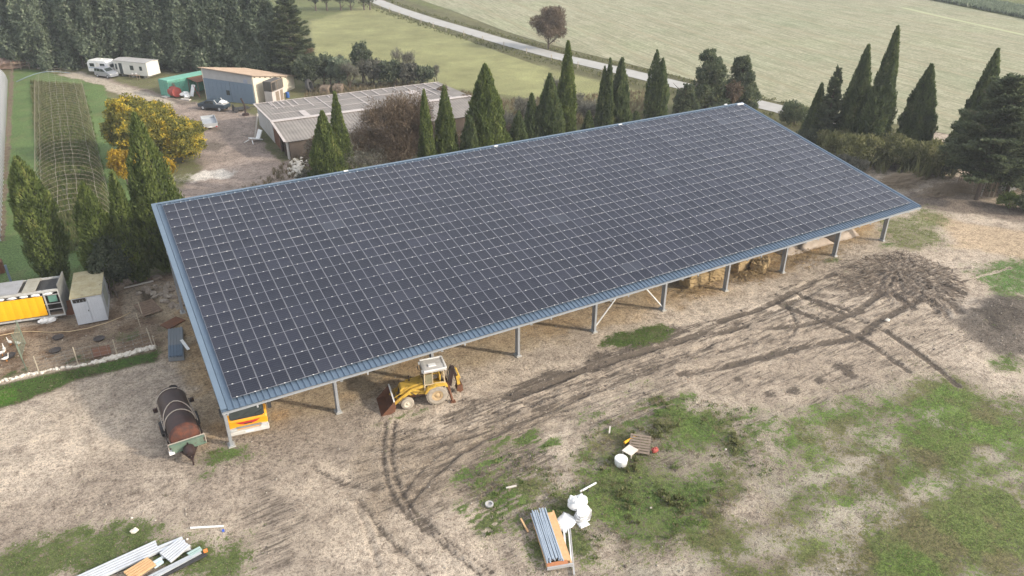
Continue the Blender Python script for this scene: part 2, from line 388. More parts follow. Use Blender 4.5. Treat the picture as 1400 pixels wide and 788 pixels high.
# grass of the open ground
sow(area([(1208, 330), (1205, 300), (1262, 282), (1305, 300), (1310, 340), (1240, 345)], 1.8, 2), .62, (.17, .19, .08))
sow(area([(1320, 372), (1355, 352), (1400, 352), (1470, 360), (1460, 425), (1395, 412), (1345, 398)], 2, 2), .72, (.095, .17, .05))
sow(area([(820, 470), (850, 455), (905, 446), (918, 452), (885, 472), (850, 474)], .6, 1.0), .85, (.065, .105, .025))
right = area([(1010, 640), (1050, 572), (1130, 548), (1230, 515), (1300, 520), (1360, 545), (1400, 540), (1560, 560), (1560, 860), (1150, 860), (1060, 740)], 3.5, 3.0)
sow(right, .66+1.7*(fbm(X*.2+3, Y*.2, 5, 71)-.5), (.125, .165, .055))
sow(area([(1070, 570), (1160, 540), (1240, 525), (1300, 560), (1200, 600), (1090, 625)], 2.5, 2.2), .74, (.12, .185, .05))
weeds = area([(770, 650), (790, 600), (830, 565), (880, 540), (960, 545), (1030, 560), (1060, 620), (1010, 690), (960, 740), (860, 770), (800, 720), (690, 690)], 3, 3)
mud = np.maximum(mud, weeds*(.34+1.6*(fbm(X*.45+33, Y*.45, 5, 93)-.5)))
sow(weeds, .78+1.5*(fbm(X*.35+13, Y*.35, 5, 83)-.5), (.125, .155, .058))
sow(area([(800, 720), (1180, 700), (1150, 800), (760, 800)], 3, 2.5), .68+1.5*(fbm(X*.4+23, Y*.4, 5, 87)-.5), (.145, .165, .065))
sow(area([(610, 690), (660, 640), (760, 640), (830, 690), (810, 760), (700, 770), (640, 730)], 2, 2.2), .62+1.5*(fbm(X*.5+3, Y*.5, 4, 85)-.5), (.125, .155, .06))
for (px, py, rx, ry, d) in ((680, 604, .9, .8, 1.1), (676, 628, 1.3, .6, 1.0), (725, 603, 1.5, .9, 1.1), (755, 607, 1.2, .6, .95), (826, 558, 1.6, .9, .85), (915, 560, 1.5, 1.2, 1.05), (930, 548, 1.5, .8, .9),
                            (860, 575, 1.8, 1.2, .8), (645, 655, 1.0, 1.0, .8), (632, 695, .7, .9, 1.0), (690, 684, 1.0, .7, 1.0), (760, 700, 1.2, .6, .9), (930, 690, 2.6, 1.6, .95), (890, 700, 2.0, 1.2, .9),
                            (310, 622, 1.3, .9, .85), (330, 630, 1.2, .6, .5), (285, 650, .6, .4, .7), (550, 570, 2.2, .35, .7), (1375, 500, 2.0, 1.0, .8), (960, 590, 2.5, 1.0, .8), (1030, 590, 2.0, 1.5, .75),
                            (1160, 372, .4, .3, .8), (1136, 356, 1.0, .5, .8), (1212, 335, 1.4, .5, .7)):
    q = at(px, py); m = sstep(1.9, .0, np.hypot((X-q[0])/rx, (Y-q[1])/ry)+(n2-.5)*1.3+(n1-.5)*.8); sow(m, d*.9, (.10, .155, .045))
sow(area([(-40, 800), (-40, 770), (50, 745), (120, 726), (230, 722), (330, 738), (335, 800)], 1.5, 1.8), .80, (.105, .14, .05))
grass = np.where((soil.sum(1) < .36) & (Y < 24) & (X > 30), grass*.5, grass)
grass *= np.clip(1-1.1*np.maximum(core, 0), 0, 1)
paint(np.maximum(right, weeds)*.75, (.27, .235, .18)); paint(right*sstep(.5, .62, fbm(X*.7+3, Y*.7, 4, 19))*.6, (.42, .38, .30))
# bare pale scrapes across the grass on the right
for pts, w in (([(1395, 600), (1340, 632), (1260, 665), (1190, 690), (1120, 722), (1060, 745)], .9), ([(1220, 605), (1190, 625), (1160, 640), (1080, 668), (1060, 685)], .7), ([(1130, 700), (1150, 780), (1120, 800)], 1.5), ([(1390, 650), (1300, 672), (1240, 700), (1170, 725)], .9), ([(1400, 690), (1360, 660)], .8), ([(1030, 745), (960, 770), (880, 788)], .9), ([(1330, 590), (1270, 575), (1310, 560)], .8)):
    s, d, al = path_d(pts); k = sstep(w*1.1, w*.2, d+(n2[s]-.5)*1.6+(n1[s]-.5)*1.0); grass[s] *= 1-.30*k
    soil[s] = soil[s]*(1-k[:, None])+np.array((.42, .375, .30))*k[:, None]
# wheel tracks: dark pressed ruts with low banks, real hollows in the sheet
def rut(pts, w=.32, dark=.95, depth=.07, tread=False, world_pts=False):
    s, d, al = path_d(pts, world_pts); d = d+(n2[s]-.5)*.16
    k = sstep(w*1.25, w*.55, d)
    if tread: k = k*(.35+.65*(np.sin(al*2*math.pi/.42) > 0))
    brk = .55+.6*sstep(.3, .55, fbm(al*.3, np.full(al.shape, float(len(pts))), 3, 5))
    mud[s] = np.maximum(mud[s], k*dark*np.minimum(brk, 1)); grass[s] *= 1-.8*k
    Z[s] += -depth*sstep(w*1.1, w*.3, d)+depth*.6*np.exp(-((d-w*1.5)/(w*.45))**2)
for pts, w in (([(1255, 412), (1200, 440), (1172, 460), (1095, 475), (1000, 500), (930, 512)], .36), ([(1205, 402), (1162, 430), (1100, 444), (1040, 450)], .34), ([(1085, 400), (1150, 428), (1205, 450), (1262, 488), (1310, 528)], .30),
               ([(1060, 414), (1125, 440), (1182, 466), (1242, 508)], .32), ([(985, 440), (1050, 418), (1110, 386), (1140, 375)], .36), ([(1005, 445), (1062, 424), (1118, 396)], .34), ([(1262, 400), (1300, 414), (1312, 430)], .40), ([(1240, 402), (1272, 416), (1282, 428)], .40),
               ([(1285, 388), (1318, 402)], .38), ([(1225, 405), (1248, 422)], .36), ([(1060, 402), (1082, 428), (1088, 450), (1070, 470)], .22), ([(1095, 420), (1150, 440), (1190, 441)], .25), ([(1270, 410), (1290, 425), (1296, 436)], .3), ([(1120, 412), (1160, 425)], .26),
               ([(528, 575), (524, 620), (530, 660), (548, 695), (600, 740), (655, 785)], .20), ([(540, 575), (536, 625), (546, 665), (566, 700), (620, 745), (672, 782)], .20), ([(488, 690), (505, 735), (522, 790)], .24), ([(492, 685), (530, 735), (575, 775), (590, 795)], .20),
               ([(430, 642), (468, 660), (500, 668), (522, 668)], .22), ([(560, 690), (590, 655), (640, 615), (700, 585), (770, 555)], .20), ([(548, 680), (580, 640), (630, 600), (690, 570), (760, 540)], .20), ([(600, 640), (680, 590), (790, 545), (900, 505)], .20),
               ([(760, 520), (840, 492), (940, 465), (1020, 447)], .3), ([(700, 545), (790, 512), (880, 482), (960, 455)], .3), ([(620, 600), (700, 560), (800, 525)], .22)):
    rut(pts, w*(.8 if w < .25 else 1), .95 if w > .25 else .62)
rut([(795, 590), (830, 568), (872, 545)], .28, .7, .05, True); rut([(640, 700), (690, 640), (730, 610)], .2, .5, .04, True); rut([(560, 650), (620, 625), (660, 605)], .25, .6, .04, True)
rng0 = np.random.default_rng(4)
for i in range(46):                                    # faint parallel scrapes along the band
    t = rng0.uniform(0, 1); px = 560+t*700+rng0.normal(0, 30); py = 628-t*195+rng0.normal(0, 26); L = rng0.uniform(20, 70)
    rut([(px-L, py+L*.33), (px, py+rng0.uniform(-2, 2)), (px+L, py-L*.30)], rng0.uniform(.09, .2), rng0.uniform(.45, .8), .03)
for i in range(150):                                   # many fine wheel lines along the churned band
    t = rng0.uniform(0, 1); px = 600+t*640; py = 592-t*205+rng0.normal(0, 13); L = rng0.uniform(14, 60); b = rng0.normal(0, 3)
    rut([(px-L, py+L*.34+b), (px, py+rng0.uniform(-1.5, 1.5)), (px+L, py-L*.30-b)], rng0.uniform(.06, .15), rng0.uniform(.55, 1.0), .04)
cq = (1225, 372)
for i in range(70):                                    # the fan of strands at the dung heap
    a = rng0.uniform(-.35, 3.5); r0, r1 = rng0.uniform(0, 25), rng0.uniform(35, 105); e = rng0.normal(0, .25)
    rut([(cq[0]+math.cos(a)*r0, cq[1]+math.sin(a)*r0*.42), (cq[0]+math.cos(a+e*.5)*(r0+r1)/2, cq[1]+math.sin(a+e*.5)*(r0+r1)*.21), (cq[0]+math.cos(a+e)*r1, cq[1]+math.sin(a+e)*r1*.42)], rng0.uniform(.08, .2), rng0.uniform(.6, 1.0), .05)
for i in range(60):                                    # lower left: thin old tracks
    px, py = rng0.uniform(440, 760), rng0.uniform(560, 720); L = rng0.uniform(10, 45)
    rut([(px-L, py+L*.75), (px, py), (px+L, py-L*.55)], rng0.uniform(.05, .11), rng0.uniform(.3, .65), .025)
for i in range(14):
    t = rng0.uniform(0, 1); px = 1090+t*190; py = 455+rng0.uniform(-20, 60); L = rng0.uniform(15, 40)
    rut([(px-L, py-L*.2), (px, py), (px+L, py+L*.35)], rng0.uniform(.07, .14), rng0.uniform(.35, .6), .02)
near = sstep(75, 55, X)*sstep(36, 24, Y)
Z += near*(.10*(n3-.5)+.09*(n1-.5)+.05*(n2-.5)); Z += near*.05*mud*(n2-.5)*2
heap = area([(1310, 440), (1340, 415), (1400, 408), (1450, 430), (1400, 470)], 1.5, 1.5)*.5
Z += heap*(.6+.6*n2)+core*.16*n2*near
Z = np.where(und > .5, Z*.4, Z)
gi = np.arange(len(X)).reshape(sh)
F = np.stack([gi[:-1, :-1], gi[:-1, 1:], gi[1:, 1:], gi[1:, :-1]], -1).reshape(-1, 4)

_d = at(1150, 365)[:2]-at(620, 570)[:2]; STREAK = math.atan2(_d[1], _d[0])
def ground_mat():
    m, t, b = nodes('ground_soil_and_grass')
    tc = N(t, 'ShaderNodeTexCoord').outputs['Object']
    A = lambda n: N(t, 'ShaderNodeAttribute', attribute_name=n)
    s = A('soil').outputs['Color']; gc = A('gcol').outputs['Color']; g = A('grass').outputs['Fac']; md = A('mud').outputs['Fac']
    f1 = noise(t, tc, 1.3, 6, .7); f2 = noise(t, tc, 5, 6, .75); f3 = noise(t, tc, 16, 5, .75); f4 = noise(t, tc, .35, 5, .6)
    vor = N(t, 'ShaderNodeTexVoronoi', i_Scale=7.0, i_Randomness=1.0); t.links.new(tc, vor.inputs['Vector'])
    vor2 = N(t, 'ShaderNodeTexVoronoi', i_Scale=3.2, i_Randomness=1.0); t.links.new(tc, vor2.inputs['Vector'])
    # bare soil: mottles, pebbles light and dark
    c = mixc(t, .9, s, ramp(t, f1, [(.36, (.66, .64, .63)), (.5, (1, 1, 1)), (.64, (1.18, 1.17, 1.15))]), 'MULTIPLY')
    c = mixc(t, .9, c, ramp(t, f2, [(.38, (.48, .46, .45)), (.49, (1, 1, 1)), (.62, (1.24, 1.23, 1.21))]), 'MULTIPLY')
    c = mixc(t, .9, c, ramp(t, f3, [(.37, (.45, .43, .42)), (.48, (1, 1, 1)), (.64, (1.34, 1.32, 1.3))]), 'MULTIPLY')
    st = math_(t, 'MULTIPLY', ramp(t, vor.outputs['Distance'], [(.10, (1, 1, 1)), (.2, (0, 0, 0))]), ramp(t, vor.outputs['Color'], [(.62, (0, 0, 0)), (.68, (1, 1, 1))]))
    c = mixc(t, math_(t, 'MULTIPLY', st, .45), c, mixc(t, .5, s, (.85, .80, .72)))
    # streaks along the wheel direction
    mps = N(t, 'ShaderNodeMapping'); mps.vector_type = 'TEXTURE'; mps.inputs['Rotation'].default_value = (0, 0, STREAK); mps.inputs['Scale'].default_value = (2.6, .24, 1); t.links.new(tc, mps.inputs['Vector'])
    fs = noise(t, mps.outputs[0], 1.3, 5, .7, .6)
    # mud
    wob = math_(t, 'ADD', math_(t, 'MULTIPLY', math_(t, 'SUBTRACT', f2, .5), 1.9), math_(t, 'MULTIPLY', math_(t, 'SUBTRACT', f3, .5), 1.5))
    wob = math_(t, 'ADD', wob, math_(t, 'MULTIPLY', math_(t, 'SUBTRACT', fs, .5), math_(t, 'MINIMUM', math_(t, 'MULTIPLY', md, 7.0), 1.9)))
    mk = ramp(t, math_(t, 'ADD', md, wob), [(.40, (0, 0, 0)), (.62, (.9, .9, .9))])
    mc = mixc(t, .9, (.098, .079, .064), ramp(t, f3, [(.3, (.5, .5, .5)), (.7, (1.5, 1.5, 1.45))]), 'MULTIPLY')
    c = mixc(t, mk, c, mc)
    # grass
    wg = math_(t, 'ADD', math_(t, 'MULTIPLY', math_(t, 'SUBTRACT', f1, .5), 2.3), math_(t, 'MULTIPLY', math_(t, 'SUBTRACT', f2, .5), 2.9))
    wg = math_(t, 'ADD', wg, math_(t, 'MULTIPLY', math_(t, 'SUBTRACT', f3, .5), 2.2))
    gk = ramp(t, math_(t, 'ADD', math_(t, 'SUBTRACT', math_(t, 'MULTIPLY', g, 1.45), .28), wg), [(.43, (0, 0, 0)), (.58, (1, 1, 1))])
    gcv = mixc(t, 1.0, gc, ramp(t, f2, [(.36, (.50, .48, .46)), (.5, (1, 1, 1)), (.66, (1.45, 1.38, 1.25))]), 'MULTIPLY')
    gcv = mixc(t, 1.0, gcv, ramp(t, f3, [(.36, (.5, .5, .5)), (.64, (1.5, 1.45, 1.4))]), 'MULTIPLY')
    gcv = mixc(t, ramp(t, f4, [(.5, (0, 0, 0)), (.75, (.55, .55, .55))]), gcv, (.19, .175, .085))
    c = mixc(t, gk, c, gcv)
    t.links.new(c, b.inputs['Base Color']); b.inputs['Roughness'].default_value = .95; b.inputs['Specular IOR Level'].default_value = .15
    h = math_(t, 'ADD', math_(t, 'MULTIPLY', f2, 1.3), math_(t, 'MULTIPLY', f3, .7))
    bp = N(t, 'ShaderNodeBump', i_Strength=.85, i_Distance=.16); t.links.new(h, bp.inputs['Height']); t.links.new(bp.outputs[0], b.inputs['Normal'])
    return m
_rl = [at(*p)[:2] for p in ((515, 2), (585, 27), (640, 43), (700, 61), (760, 77), (830, 93), (900, 110))]+[at(1285, 207)[:2]]
_s, _d2, _a = path_d(_rl, True); _k = sstep(10, 7.5, _d2+(n2[_s]-.5)*2)
gcol[_s] = gcol[_s]*(1-_k[:, None])+np.array((.115, .115, .06))*_k[:, None]; grass[_s] = np.maximum(grass[_s], _k*.9); soil[_s] = soil[_s]*(1-_k[:, None])+np.array((.16, .13, .09))*_k[:, None]
_v = np.clip(np.maximum(right, weeds), 0, 1)
_k = (_v*sstep(.46, .60, fbm(X*.42+70, Y*.42, 5, 141))*.7)[:, None]; gcol = gcol*(1-_k)+np.array((.115, .185, .045))*_k
_k = (_v*sstep(.48, .62, fbm(X*.5+90, Y*.5, 5, 151))*.7)[:, None]; gcol = gcol*(1-_k)+np.array((.15, .125, .075))*_k
for (px, py, r_) in ((1152, 504, .9), (1160, 512, .6), (1052, 540, .6), (1085, 535, .5), (1010, 520, .5), (1120, 520, .45)):
    q = at(px, py); mud = np.maximum(mud, sstep(1.3, .2, np.hypot(X-q[0], Y-q[1])/r_+(n2-.5)*1.2)*1.0)
gcol *= (.72+.56*fbm(X*.33+50, Y*.33, 4, 121))[:, None]; soil *= (.80+.40*fbm(X*.16+20, Y*.16, 4, 131))[:, None]
one = np.ones((len(X), 1))
gme = fast_mesh('ground', np.stack([X, Y, Z], 1), F, ground_mat(), {
    'soil': ('FLOAT_COLOR', 'POINT', np.hstack([np.clip(soil, 0, .8), one])), 'gcol': ('FLOAT_COLOR', 'POINT', np.hstack([np.clip(gcol, 0, .5), one])),
    'grass': ('FLOAT', 'POINT', grass), 'mud': ('FLOAT', 'POINT', mud)})
gme.polygons.foreach_set('use_smooth', np.ones(len(gme.polygons), bool))
ground = tag(link('ground', gme), kind='structure')
GIDX = (gx, gy, Z.reshape(sh), grass.reshape(sh), gcol.reshape(sh+(3,)), mud.reshape(sh))
def gsample(x, y, k):
    i = np.clip(np.searchsorted(gx, x), 0, len(gx)-1); j = np.clip(np.searchsorted(gy, y), 0, len(gy)-1); return GIDX[k][j, i]

# ------------------------------------------------------------ road and field
def strip(name, line, w, z, m):
    P = [np.array(p) for p in line]; V = []
    for i, p in enumerate(P):
        d = P[min(i+1, len(P)-1)]-P[max(i-1, 0)]; d = d/np.hypot(*d); n = np.array([-d[1], d[0]])
        V += [(p[0]+n[0]*w/2, p[1]+n[1]*w/2, z), (p[0]-n[0]*w/2, p[1]-n[1]*w/2, z)]
    k = len(P); return tag(MB().add(V, [(2*i, 2*i+1, 2*i+3, 2*i+2) for i in range(k-1)]).build(name, m), kind='structure')
road_px = [(515, 2), (540, 12), (585, 27), (640, 43), (700, 61), (760, 77), (830, 93), (900, 110)]
road_line = [at(*p)[:2] for p in road_px]
rd = road_line[-1]-road_line[-3]; rd = rd/np.hypot(*rd)
tail = at(1285, 207)[:2]
road_line = [road_line[0]+np.array((-3, 60)), road_line[0]+np.array((-1.5, 25))]+road_line+[.5*road_line[-1]+.5*tail+np.array((.8, 0)), tail, tail+np.array((2, -15)), tail+np.array((5, -60))]
M['track'] = mat('pale_gravel_track', (.39, .38, .355), .95, 0, (.32, .31, .285), .35, .6, .3, 8)
strip('road', road_line, 4.4, .06, M['track'])
def field_mat():
    m, t, b = nodes('drilled_field')
    tc = N(t, 'ShaderNodeTexCoord').outputs['Object']
    d = at(900, 72)[:2]-at(786, 27)[:2]; ang = math.atan2(d[1], d[0])
    mp = N(t, 'ShaderNodeMapping'); mp.inputs['Rotation'].default_value = (0, 0, -ang); mp.vector_type = 'TEXTURE'; mp.inputs['Rotation'].default_value = (0, 0, ang)
    t.links.new(tc, mp.inputs['Vector']); v = mp.outputs[0]
    mp2 = N(t, 'ShaderNodeMapping'); mp2.inputs['Scale'].default_value = (.05, 1, 1); t.links.new(v, mp2.inputs['Vector'])
    s1 = noise(t, mp2.outputs[0], .55, 3, .6); s2 = noise(t, mp2.outputs[0], 2.2, 3, .7); f = noise(t, tc, .035, 5, .6); g = noise(t, tc, 1.8, 5, .75)
    c = ramp(t, f, [(.3, (.27, .28, .195)), (.5, (.315, .295, .22)), (.7, (.30, .305, .21))])
    c = mixc(t, .7, c, ramp(t, s1, [(.35, (.84, .86, .80)), (.65, (1.1, 1.1, 1.1))]), 'MULTIPLY')
    c = mixc(t, .6, c, ramp(t, s2, [(.36, (.55, .57, .50)), (.56, (1.1, 1.1, 1.1))]), 'MULTIPLY')
    c = mixc(t, .8, c, ramp(t, g, [(.36, (.62, .64, .58)), (.64, (1.25, 1.23, 1.2))]), 'MULTIPLY')
    g2 = noise(t, tc, .35, 6, .75); c = mixc(t, .6, c, ramp(t, g2, [(.38, (.78, .82, .72)), (.62, (1.12, 1.1, 1.08))]), 'MULTIPLY')
    # tramlines
    w = N(t, 'ShaderNodeTexWave', i_Scale=.026, i_Distortion=.6, i_Detail=1.0); w.wave_type = 'BANDS'; w.bands_direction = 'Y'; t.links.new(v, w.inputs['Vector'])
    c = mixc(t, ramp(t, w.outputs['Fac'], [(.955, (0, 0, 0)), (.99, (.45, .45, .45))]), c, (.27, .235, .15))
    t.links.new(c, b.inputs['Base Color']); b.inputs['Roughness'].default_value = .95; b.inputs['Specular IOR Level'].default_value = .1
    return m
fpx = [(568, 0), (620, 18), (680, 42), (730, 58), (800, 76), (870, 93), (960, 116), (1040, 138), (1290, 186), (1400, 208)]
fl = [at(*p)[:2]+np.array((1.2, 0)) for p in fpx]; fr = [at(*p)[:2] for p in ((1400, 27), (1330, 13), (1255, -3))]
fpoly = fl+[fl[-1]+np.array((3, -70)), fl[-1]+np.array((190, -70))]+fr+[fr[-1]+np.array((-40, 260)), fl[0]+np.array((-20, 260))]
tag(MB().add([(*p, .05) for p in fpoly], [tuple(range(len(fpoly)))]).build('crop_field', field_mat()), kind='structure')
M['concrete_road'] = mat('pale_road', (.46, .46, .47), .9, 0, (.40, .40, .40), .2, .5)
a_, b_ = at(1300, -8)[:2], at(1420, 20)[:2]; dd = (b_-a_)/np.hypot(*(b_-a_))
strip('lane', [a_-dd*200+np.array((12, 12))*0, a_, b_, b_+dd*200], 9.0, .06, M['concrete_road'])
M['margin'] = mat('yellow_grass_margin', (.36, .37, .20), .95, 0, (.31, .32, .19), .4, .6)
strip('grass_margin', [at(1235, 11)[:2], at(1290, 24)[:2], at(1345, 36)[:2], at(1430, 55)[:2]], 1.6, .056, M['margin'])
# ------------------------------------------------------------ solar hangar
SL = 0.1807; ZF = 4.337; PH = 1.154; PW = 1.7542; NR = 20; NC = 35
Lv = NR*PH; cs, sn = math.cos(SL), math.sin(SL)
def rp(u, v, h=0.0):
    "point of the roof: u along, v up the slope, h above the panels' glass"
    return (u, v*cs-h*sn, ZF+v*sn+h*cs)
hangar = thing('solar_hangar', 'long open steel hangar with a sloping roof covered in dark solar panels', 'hangar')
# solar glass
def panel_mat():
    m, t, b = nodes('solar_glass')
    uv = N(t, 'ShaderNodeUVMap', uv_map='UVMap').outputs[0]
    sp = N(t, 'ShaderNodeSeparateXYZ'); t.links.new(uv, sp.inputs[0]); u, v = sp.outputs[0], sp.outputs[1]
    oi = N(t, 'ShaderNodeAttribute', attribute_name='tint').outputs['Fac']
    tc = N(t, 'ShaderNodeTexCoord').outputs['Object']
    c = ramp(t, oi, [(0, (.007, .009, .019)), (.55, (.010, .012, .024)), (.93, (.017, .019, .033)), (1, (.026, .030, .044))])
    def lines(x, n, w):
        q = math_(t, 'ABSOLUTE', math_(t, 'SUBTRACT', math_(t, 'FRACT', math_(t, 'MULTIPLY', x, n)), .5))
        return math_(t, 'GREATER_THAN', q, .5-w)
    c = mixc(t, math_(t, 'MULTIPLY', lines(v, 6, .03), .55), c, (.10, .105, .12))
    c = mixc(t, math_(t, 'MULTIPLY', lines(v, 60, .10), .10), c, (.16, .165, .18))
    c = mixc(t, math_(t, 'MULTIPLY', lines(u, 18, .02), .4), c, (.08, .085, .10))
    mid = math_(t, 'LESS_THAN', math_(t, 'ABSOLUTE', math_(t, 'SUBTRACT', u, .5)), .0135)
    c = mixc(t, mid, c, (.165, .17, .19))
    t.links.new(c, b.inputs['Base Color'])
    dn = noise(t, tc, 1.2, 4, .6)
    t.links.new(ramp(t, dn, [(.3, (.10,)*3), (.7, (.20,)*3)]), b.inputs['Roughness'])
    b.inputs['Specular IOR Level'].default_value = .36
    b.inputs['Coat Weight'].default_value = .0
    return m
M['pglass'] = panel_mat()
M['pframe'] = mat('anodised_frame', (.20, .205, .225), .5, .3, (.165, .17, .19), 1.0, .3)
def panel_geo(w, h, ry, rx):
    "frame rim and inset glass, centred; returns verts, quads, material, uv"
    a, b = w/2, h/2; fx, fy = .027, .016
    V = [(-a, -b, 0), (a, -b, 0), (a, b, 0), (-a, b, 0), (-a, -b, -.035), (a, -b, -.035), (a, b, -.035), (-a, b, -.035),
         (-a+fx, -b+fy, -.004), (a-fx, -b+fy, -.004), (a-fx, b-fy, -.004), (-a+fx, b-fy, -.004)]
    V = np.array(V); V[:, 2] += V[:, 0]*ry*1.6+V[:, 1]*rx*1.6
    Fq = np.array([(0, 1, 9, 8), (1, 2, 10, 9), (2, 3, 11, 10), (3, 0, 8, 11), (0, 4, 5, 1), (1, 5, 6, 2), (2, 6, 7, 3), (3, 7, 4, 0), (8, 9, 10, 11)])
    return V, Fq
PMI = np.array([0]*8+[1])
UVq = np.zeros((9, 4, 2)); UVq[8] = [(0, 0), (1, 0), (1, 1), (0, 1)]
def panel_mesh(name, insts):
    Vs, Fs, Ms, U, T = [], [], [], [], []
    rg = np.random.default_rng(len(insts)+5); n0 = 0
    for (x, y, w, tn) in insts:
        V, Fq = panel_geo(w, PH-.014, rg.normal(0, .004), rg.normal(0, .004)); V = V+np.array((x, y, 0))
        Vs.append(V); Fs.append(Fq+n0); n0 += len(V); Ms.append(PMI); T.append(np.full(len(V), tn))
        q = UVq.copy()
        if w < PW*.7: q[8, :, 0] = q[8, :, 0]*.44
        U.append(q)
    me = fast_mesh(name, np.vstack(Vs), np.vstack(Fs), None, {'tint': ('FLOAT', 'POINT', np.concatenate(T))}, mats=[M['pframe'], M['pglass']], midx=np.concatenate(Ms))
    uv = me.uv_layers.new(name='UVMap'); uv.data.foreach_set('uv', np.concatenate(U).reshape(-1).astype(np.float32)); return me
rgp = random.Random(8)
allp = []
for i in range(NR):
    for j in range(NC+1):
        w = PW-.022 if j < NC else PW*.5-.02
        x = j*PW+PW/2 if j < NC else NC*PW+PW*.25
        tn = rgp.random()**1.5*.9
        if rgp.random() < .012: tn = 1.0
        y = (i+.5)*PH; c = Vector(rp(x, y)); allp.append(((c-Vector(CAM)).length, x, y, w, tn))
allp.sort()
variants = [panel_mesh('solar_panel', [(0, 0, PW-.022, tn)]) for tn in (.05, .2, .35, .5, .65, .85)]
for k, (d, x, y, w, tn) in enumerate(allp[:100]):
    o = link('solar_panel', variants[int(tn*5.99) % 6], hangar, rp(x, y), (SL+rgp.gauss(0, .003), rgp.gauss(0, .003), 0))
rest = link('solar_panel', panel_mesh('solar_panel_array', [(x, y, w, tn) for d, x, y, w, tn in allp[100:]]), hangar, rp(0, 0), (SL, 0, 0)); tag(rest, kind='stuff')
# clamps: small bright blocks on the joints, at the ribs
cl = MB(); RIB = PW/5
for i in range(NR+1):
    for j in range(NC+1):
        for f in (.19, .80):
            u = (j+f)*PW
            if u > 35.45*PW: continue
            u = (round(u/RIB)-.1)*RIB; p = (u, i*PH, .006); cl.box(p, (.085, .04, .016))
o = cl.build('panel_clamp', M['white'], hangar); o.location = rp(0, 0); o.rotation_euler = (SL, 0, 0); tag(o, kind='stuff')
# ribbed roof sheet, h = -0.16 below the glass
U0, U1, V0, V1 = -.72, 62.95, -.74, Lv+.66
HS = -.17
prof = []; u = U0
ribs = np.arange(math.ceil(U0/RIB)*RIB, U1-.1, RIB)
prof = [(U0, 0)]
for r_ in ribs:
    if r_ < U0+.1: continue
    prof += [(r_-.05, 0), (r_-.024, .065), (r_+.024, .065), (r_+.05, 0)]
prof.append((U1, 0))
sh_ = MB(); k = len(prof)
vs = [(u, V0, HS+h) for u, h in prof]+[(u, V1, HS+h) for u, h in prof]+[(u, V0, HS-.02) for u, h in prof]+[(u, V1, HS-.02) for u, h in prof]
fs = [(i, i+1, k+i+1, k+i) for i in range(k-1)]+[(2*k+i+1, 2*k+i, 3*k+i, 3*k+i+1) for i in range(k-1)]+[(2*k+i, 2*k+i+1, i+1, i) for i in range(k-1)]+[(k+i, k+i+1, 3*k+i+1, 3*k+i) for i in range(k-1)]
sh_.add(vs, fs)
def onroof(o): o.location = rp(0, 0); o.rotation_euler = (SL, 0, 0); return o
onroof(sh_.build('roof_sheet', M['roofsheet'], hangar))
# mounting rails under the panels
ra = MB()
for i in range(NR+1): ra.box((NC*PW/2+.4, min(max(i*PH, .30), Lv-.03), -.075), (NC*PW+.8, .05, .06))
onroof(ra.build('mounting_rail', M['galv'], hangar)); 
# flashings and gutter
f1 = MB().box(((U0+U1)/2, V1-.09, HS+.062), (U1-U0+.04, .22, .02)).box(((U0+U1)/2, V1+.03, HS-.06), (U1-U0+.04, .02, .26))
onroof(f1.build('ridge_flashing', M['trim'], hangar))
f2 = MB().box((U0+.15, (V0+V1)/2, HS+.058), (.32, V1-V0-.28, .02)).box((U0-.02, (V0+V1)/2, HS-.07), (.02, V1-V0-.02, .27))
onroof(f2.build('verge_flashing', M['trim'], hangar))
f3 = MB().box((U1-.06, (V0+V1)/2, HS+.06), (.14, V1-V0-.28, .02)).box((U1+.02, (V0+V1)/2, HS-.07), (.02, V1-V0-.02, .27))
onroof(f3.build('verge_flashing', M['roofsheet'], hangar))
gt = MB(); a = Vector(rp(0, V0, HS))
gy_, gz_ = a.y-.035, a.z-.09
gt.box(((U0+U1)/2, gy_-.055, gz_-.01), (U1-U0, .012, .08)).box(((U0+U1)/2, gy_, gz_-.045), (U1-U0, .12, .012)).box(((U0+U1)/2, gy_+.055, gz_-.01), (U1-U0, .012, .08))
for x in (U0-.008, U1+.008): gt.box((x, gy_, gz_), (.012, .12, .10))
gt.build('gutter', mat('gutter_steel', (.38, .40, .42), .5, .3, (.32, .34, .36), 2, .4), hangar)
for k in range(10):
    x = -.655+6.821*k+1.9
    if x < U1: MB().tube([(x, gy_, gz_-.06), (x, gy_, gz_-.24)], .05, 8).build('downpipe', M['galv'], hangar)
# frames
DX = 6.8805; X0 = -.46
def under(y): return ZF+y*math.tan(SL)-.30
def ibeam(mb, x, y, z0, z1, d=.40, w=.18, t=.02):
    for e in (-1, 1): mb.box((x, y+e*(d/2-t/2), (z0+z1)/2), (w, t, z1-z0))
    mb.box((x, y, (z0+z1)/2), (.014, d-2*t, z1-z0))
M['colsteel'] = mat('light_grey_column', (.34, .355, .37), .5, .3, (.28, .29, .31), 1.5, .4)
for k in range(10):
    x = X0+DX*k
    for y, nm in ((1.38, 'column'), (20.4, 'column')):
        mb = MB(); ibeam(mb, x, y, .12, under(y)-.28); o = mb.build(nm, M['colsteel'], hangar)
        link_ = MB().box((x, y, .105), (.28, .46, .03)); link_.build('base_plate', M['galv'], o)
        MB().box((x, y, 0.0), (.44, .62, .14)).build('footing', M['concrete'], hangar, bevel=.03)
    rf = MB(); y0, y1 = -.6, 23.2
    for e in (-1, 1):
        dz = -.16 if e < 0 else .11
        rf.bar((x, y0, under(y0)-.12+dz), (x, y1, under(y1)-.12+dz), .18, .02)
    rf.bar((x, y0, under(y0)-.145), (x, y1, under(y1)-.145), .012, .26)
    rf.build('rafter', M['galv'], hangar)
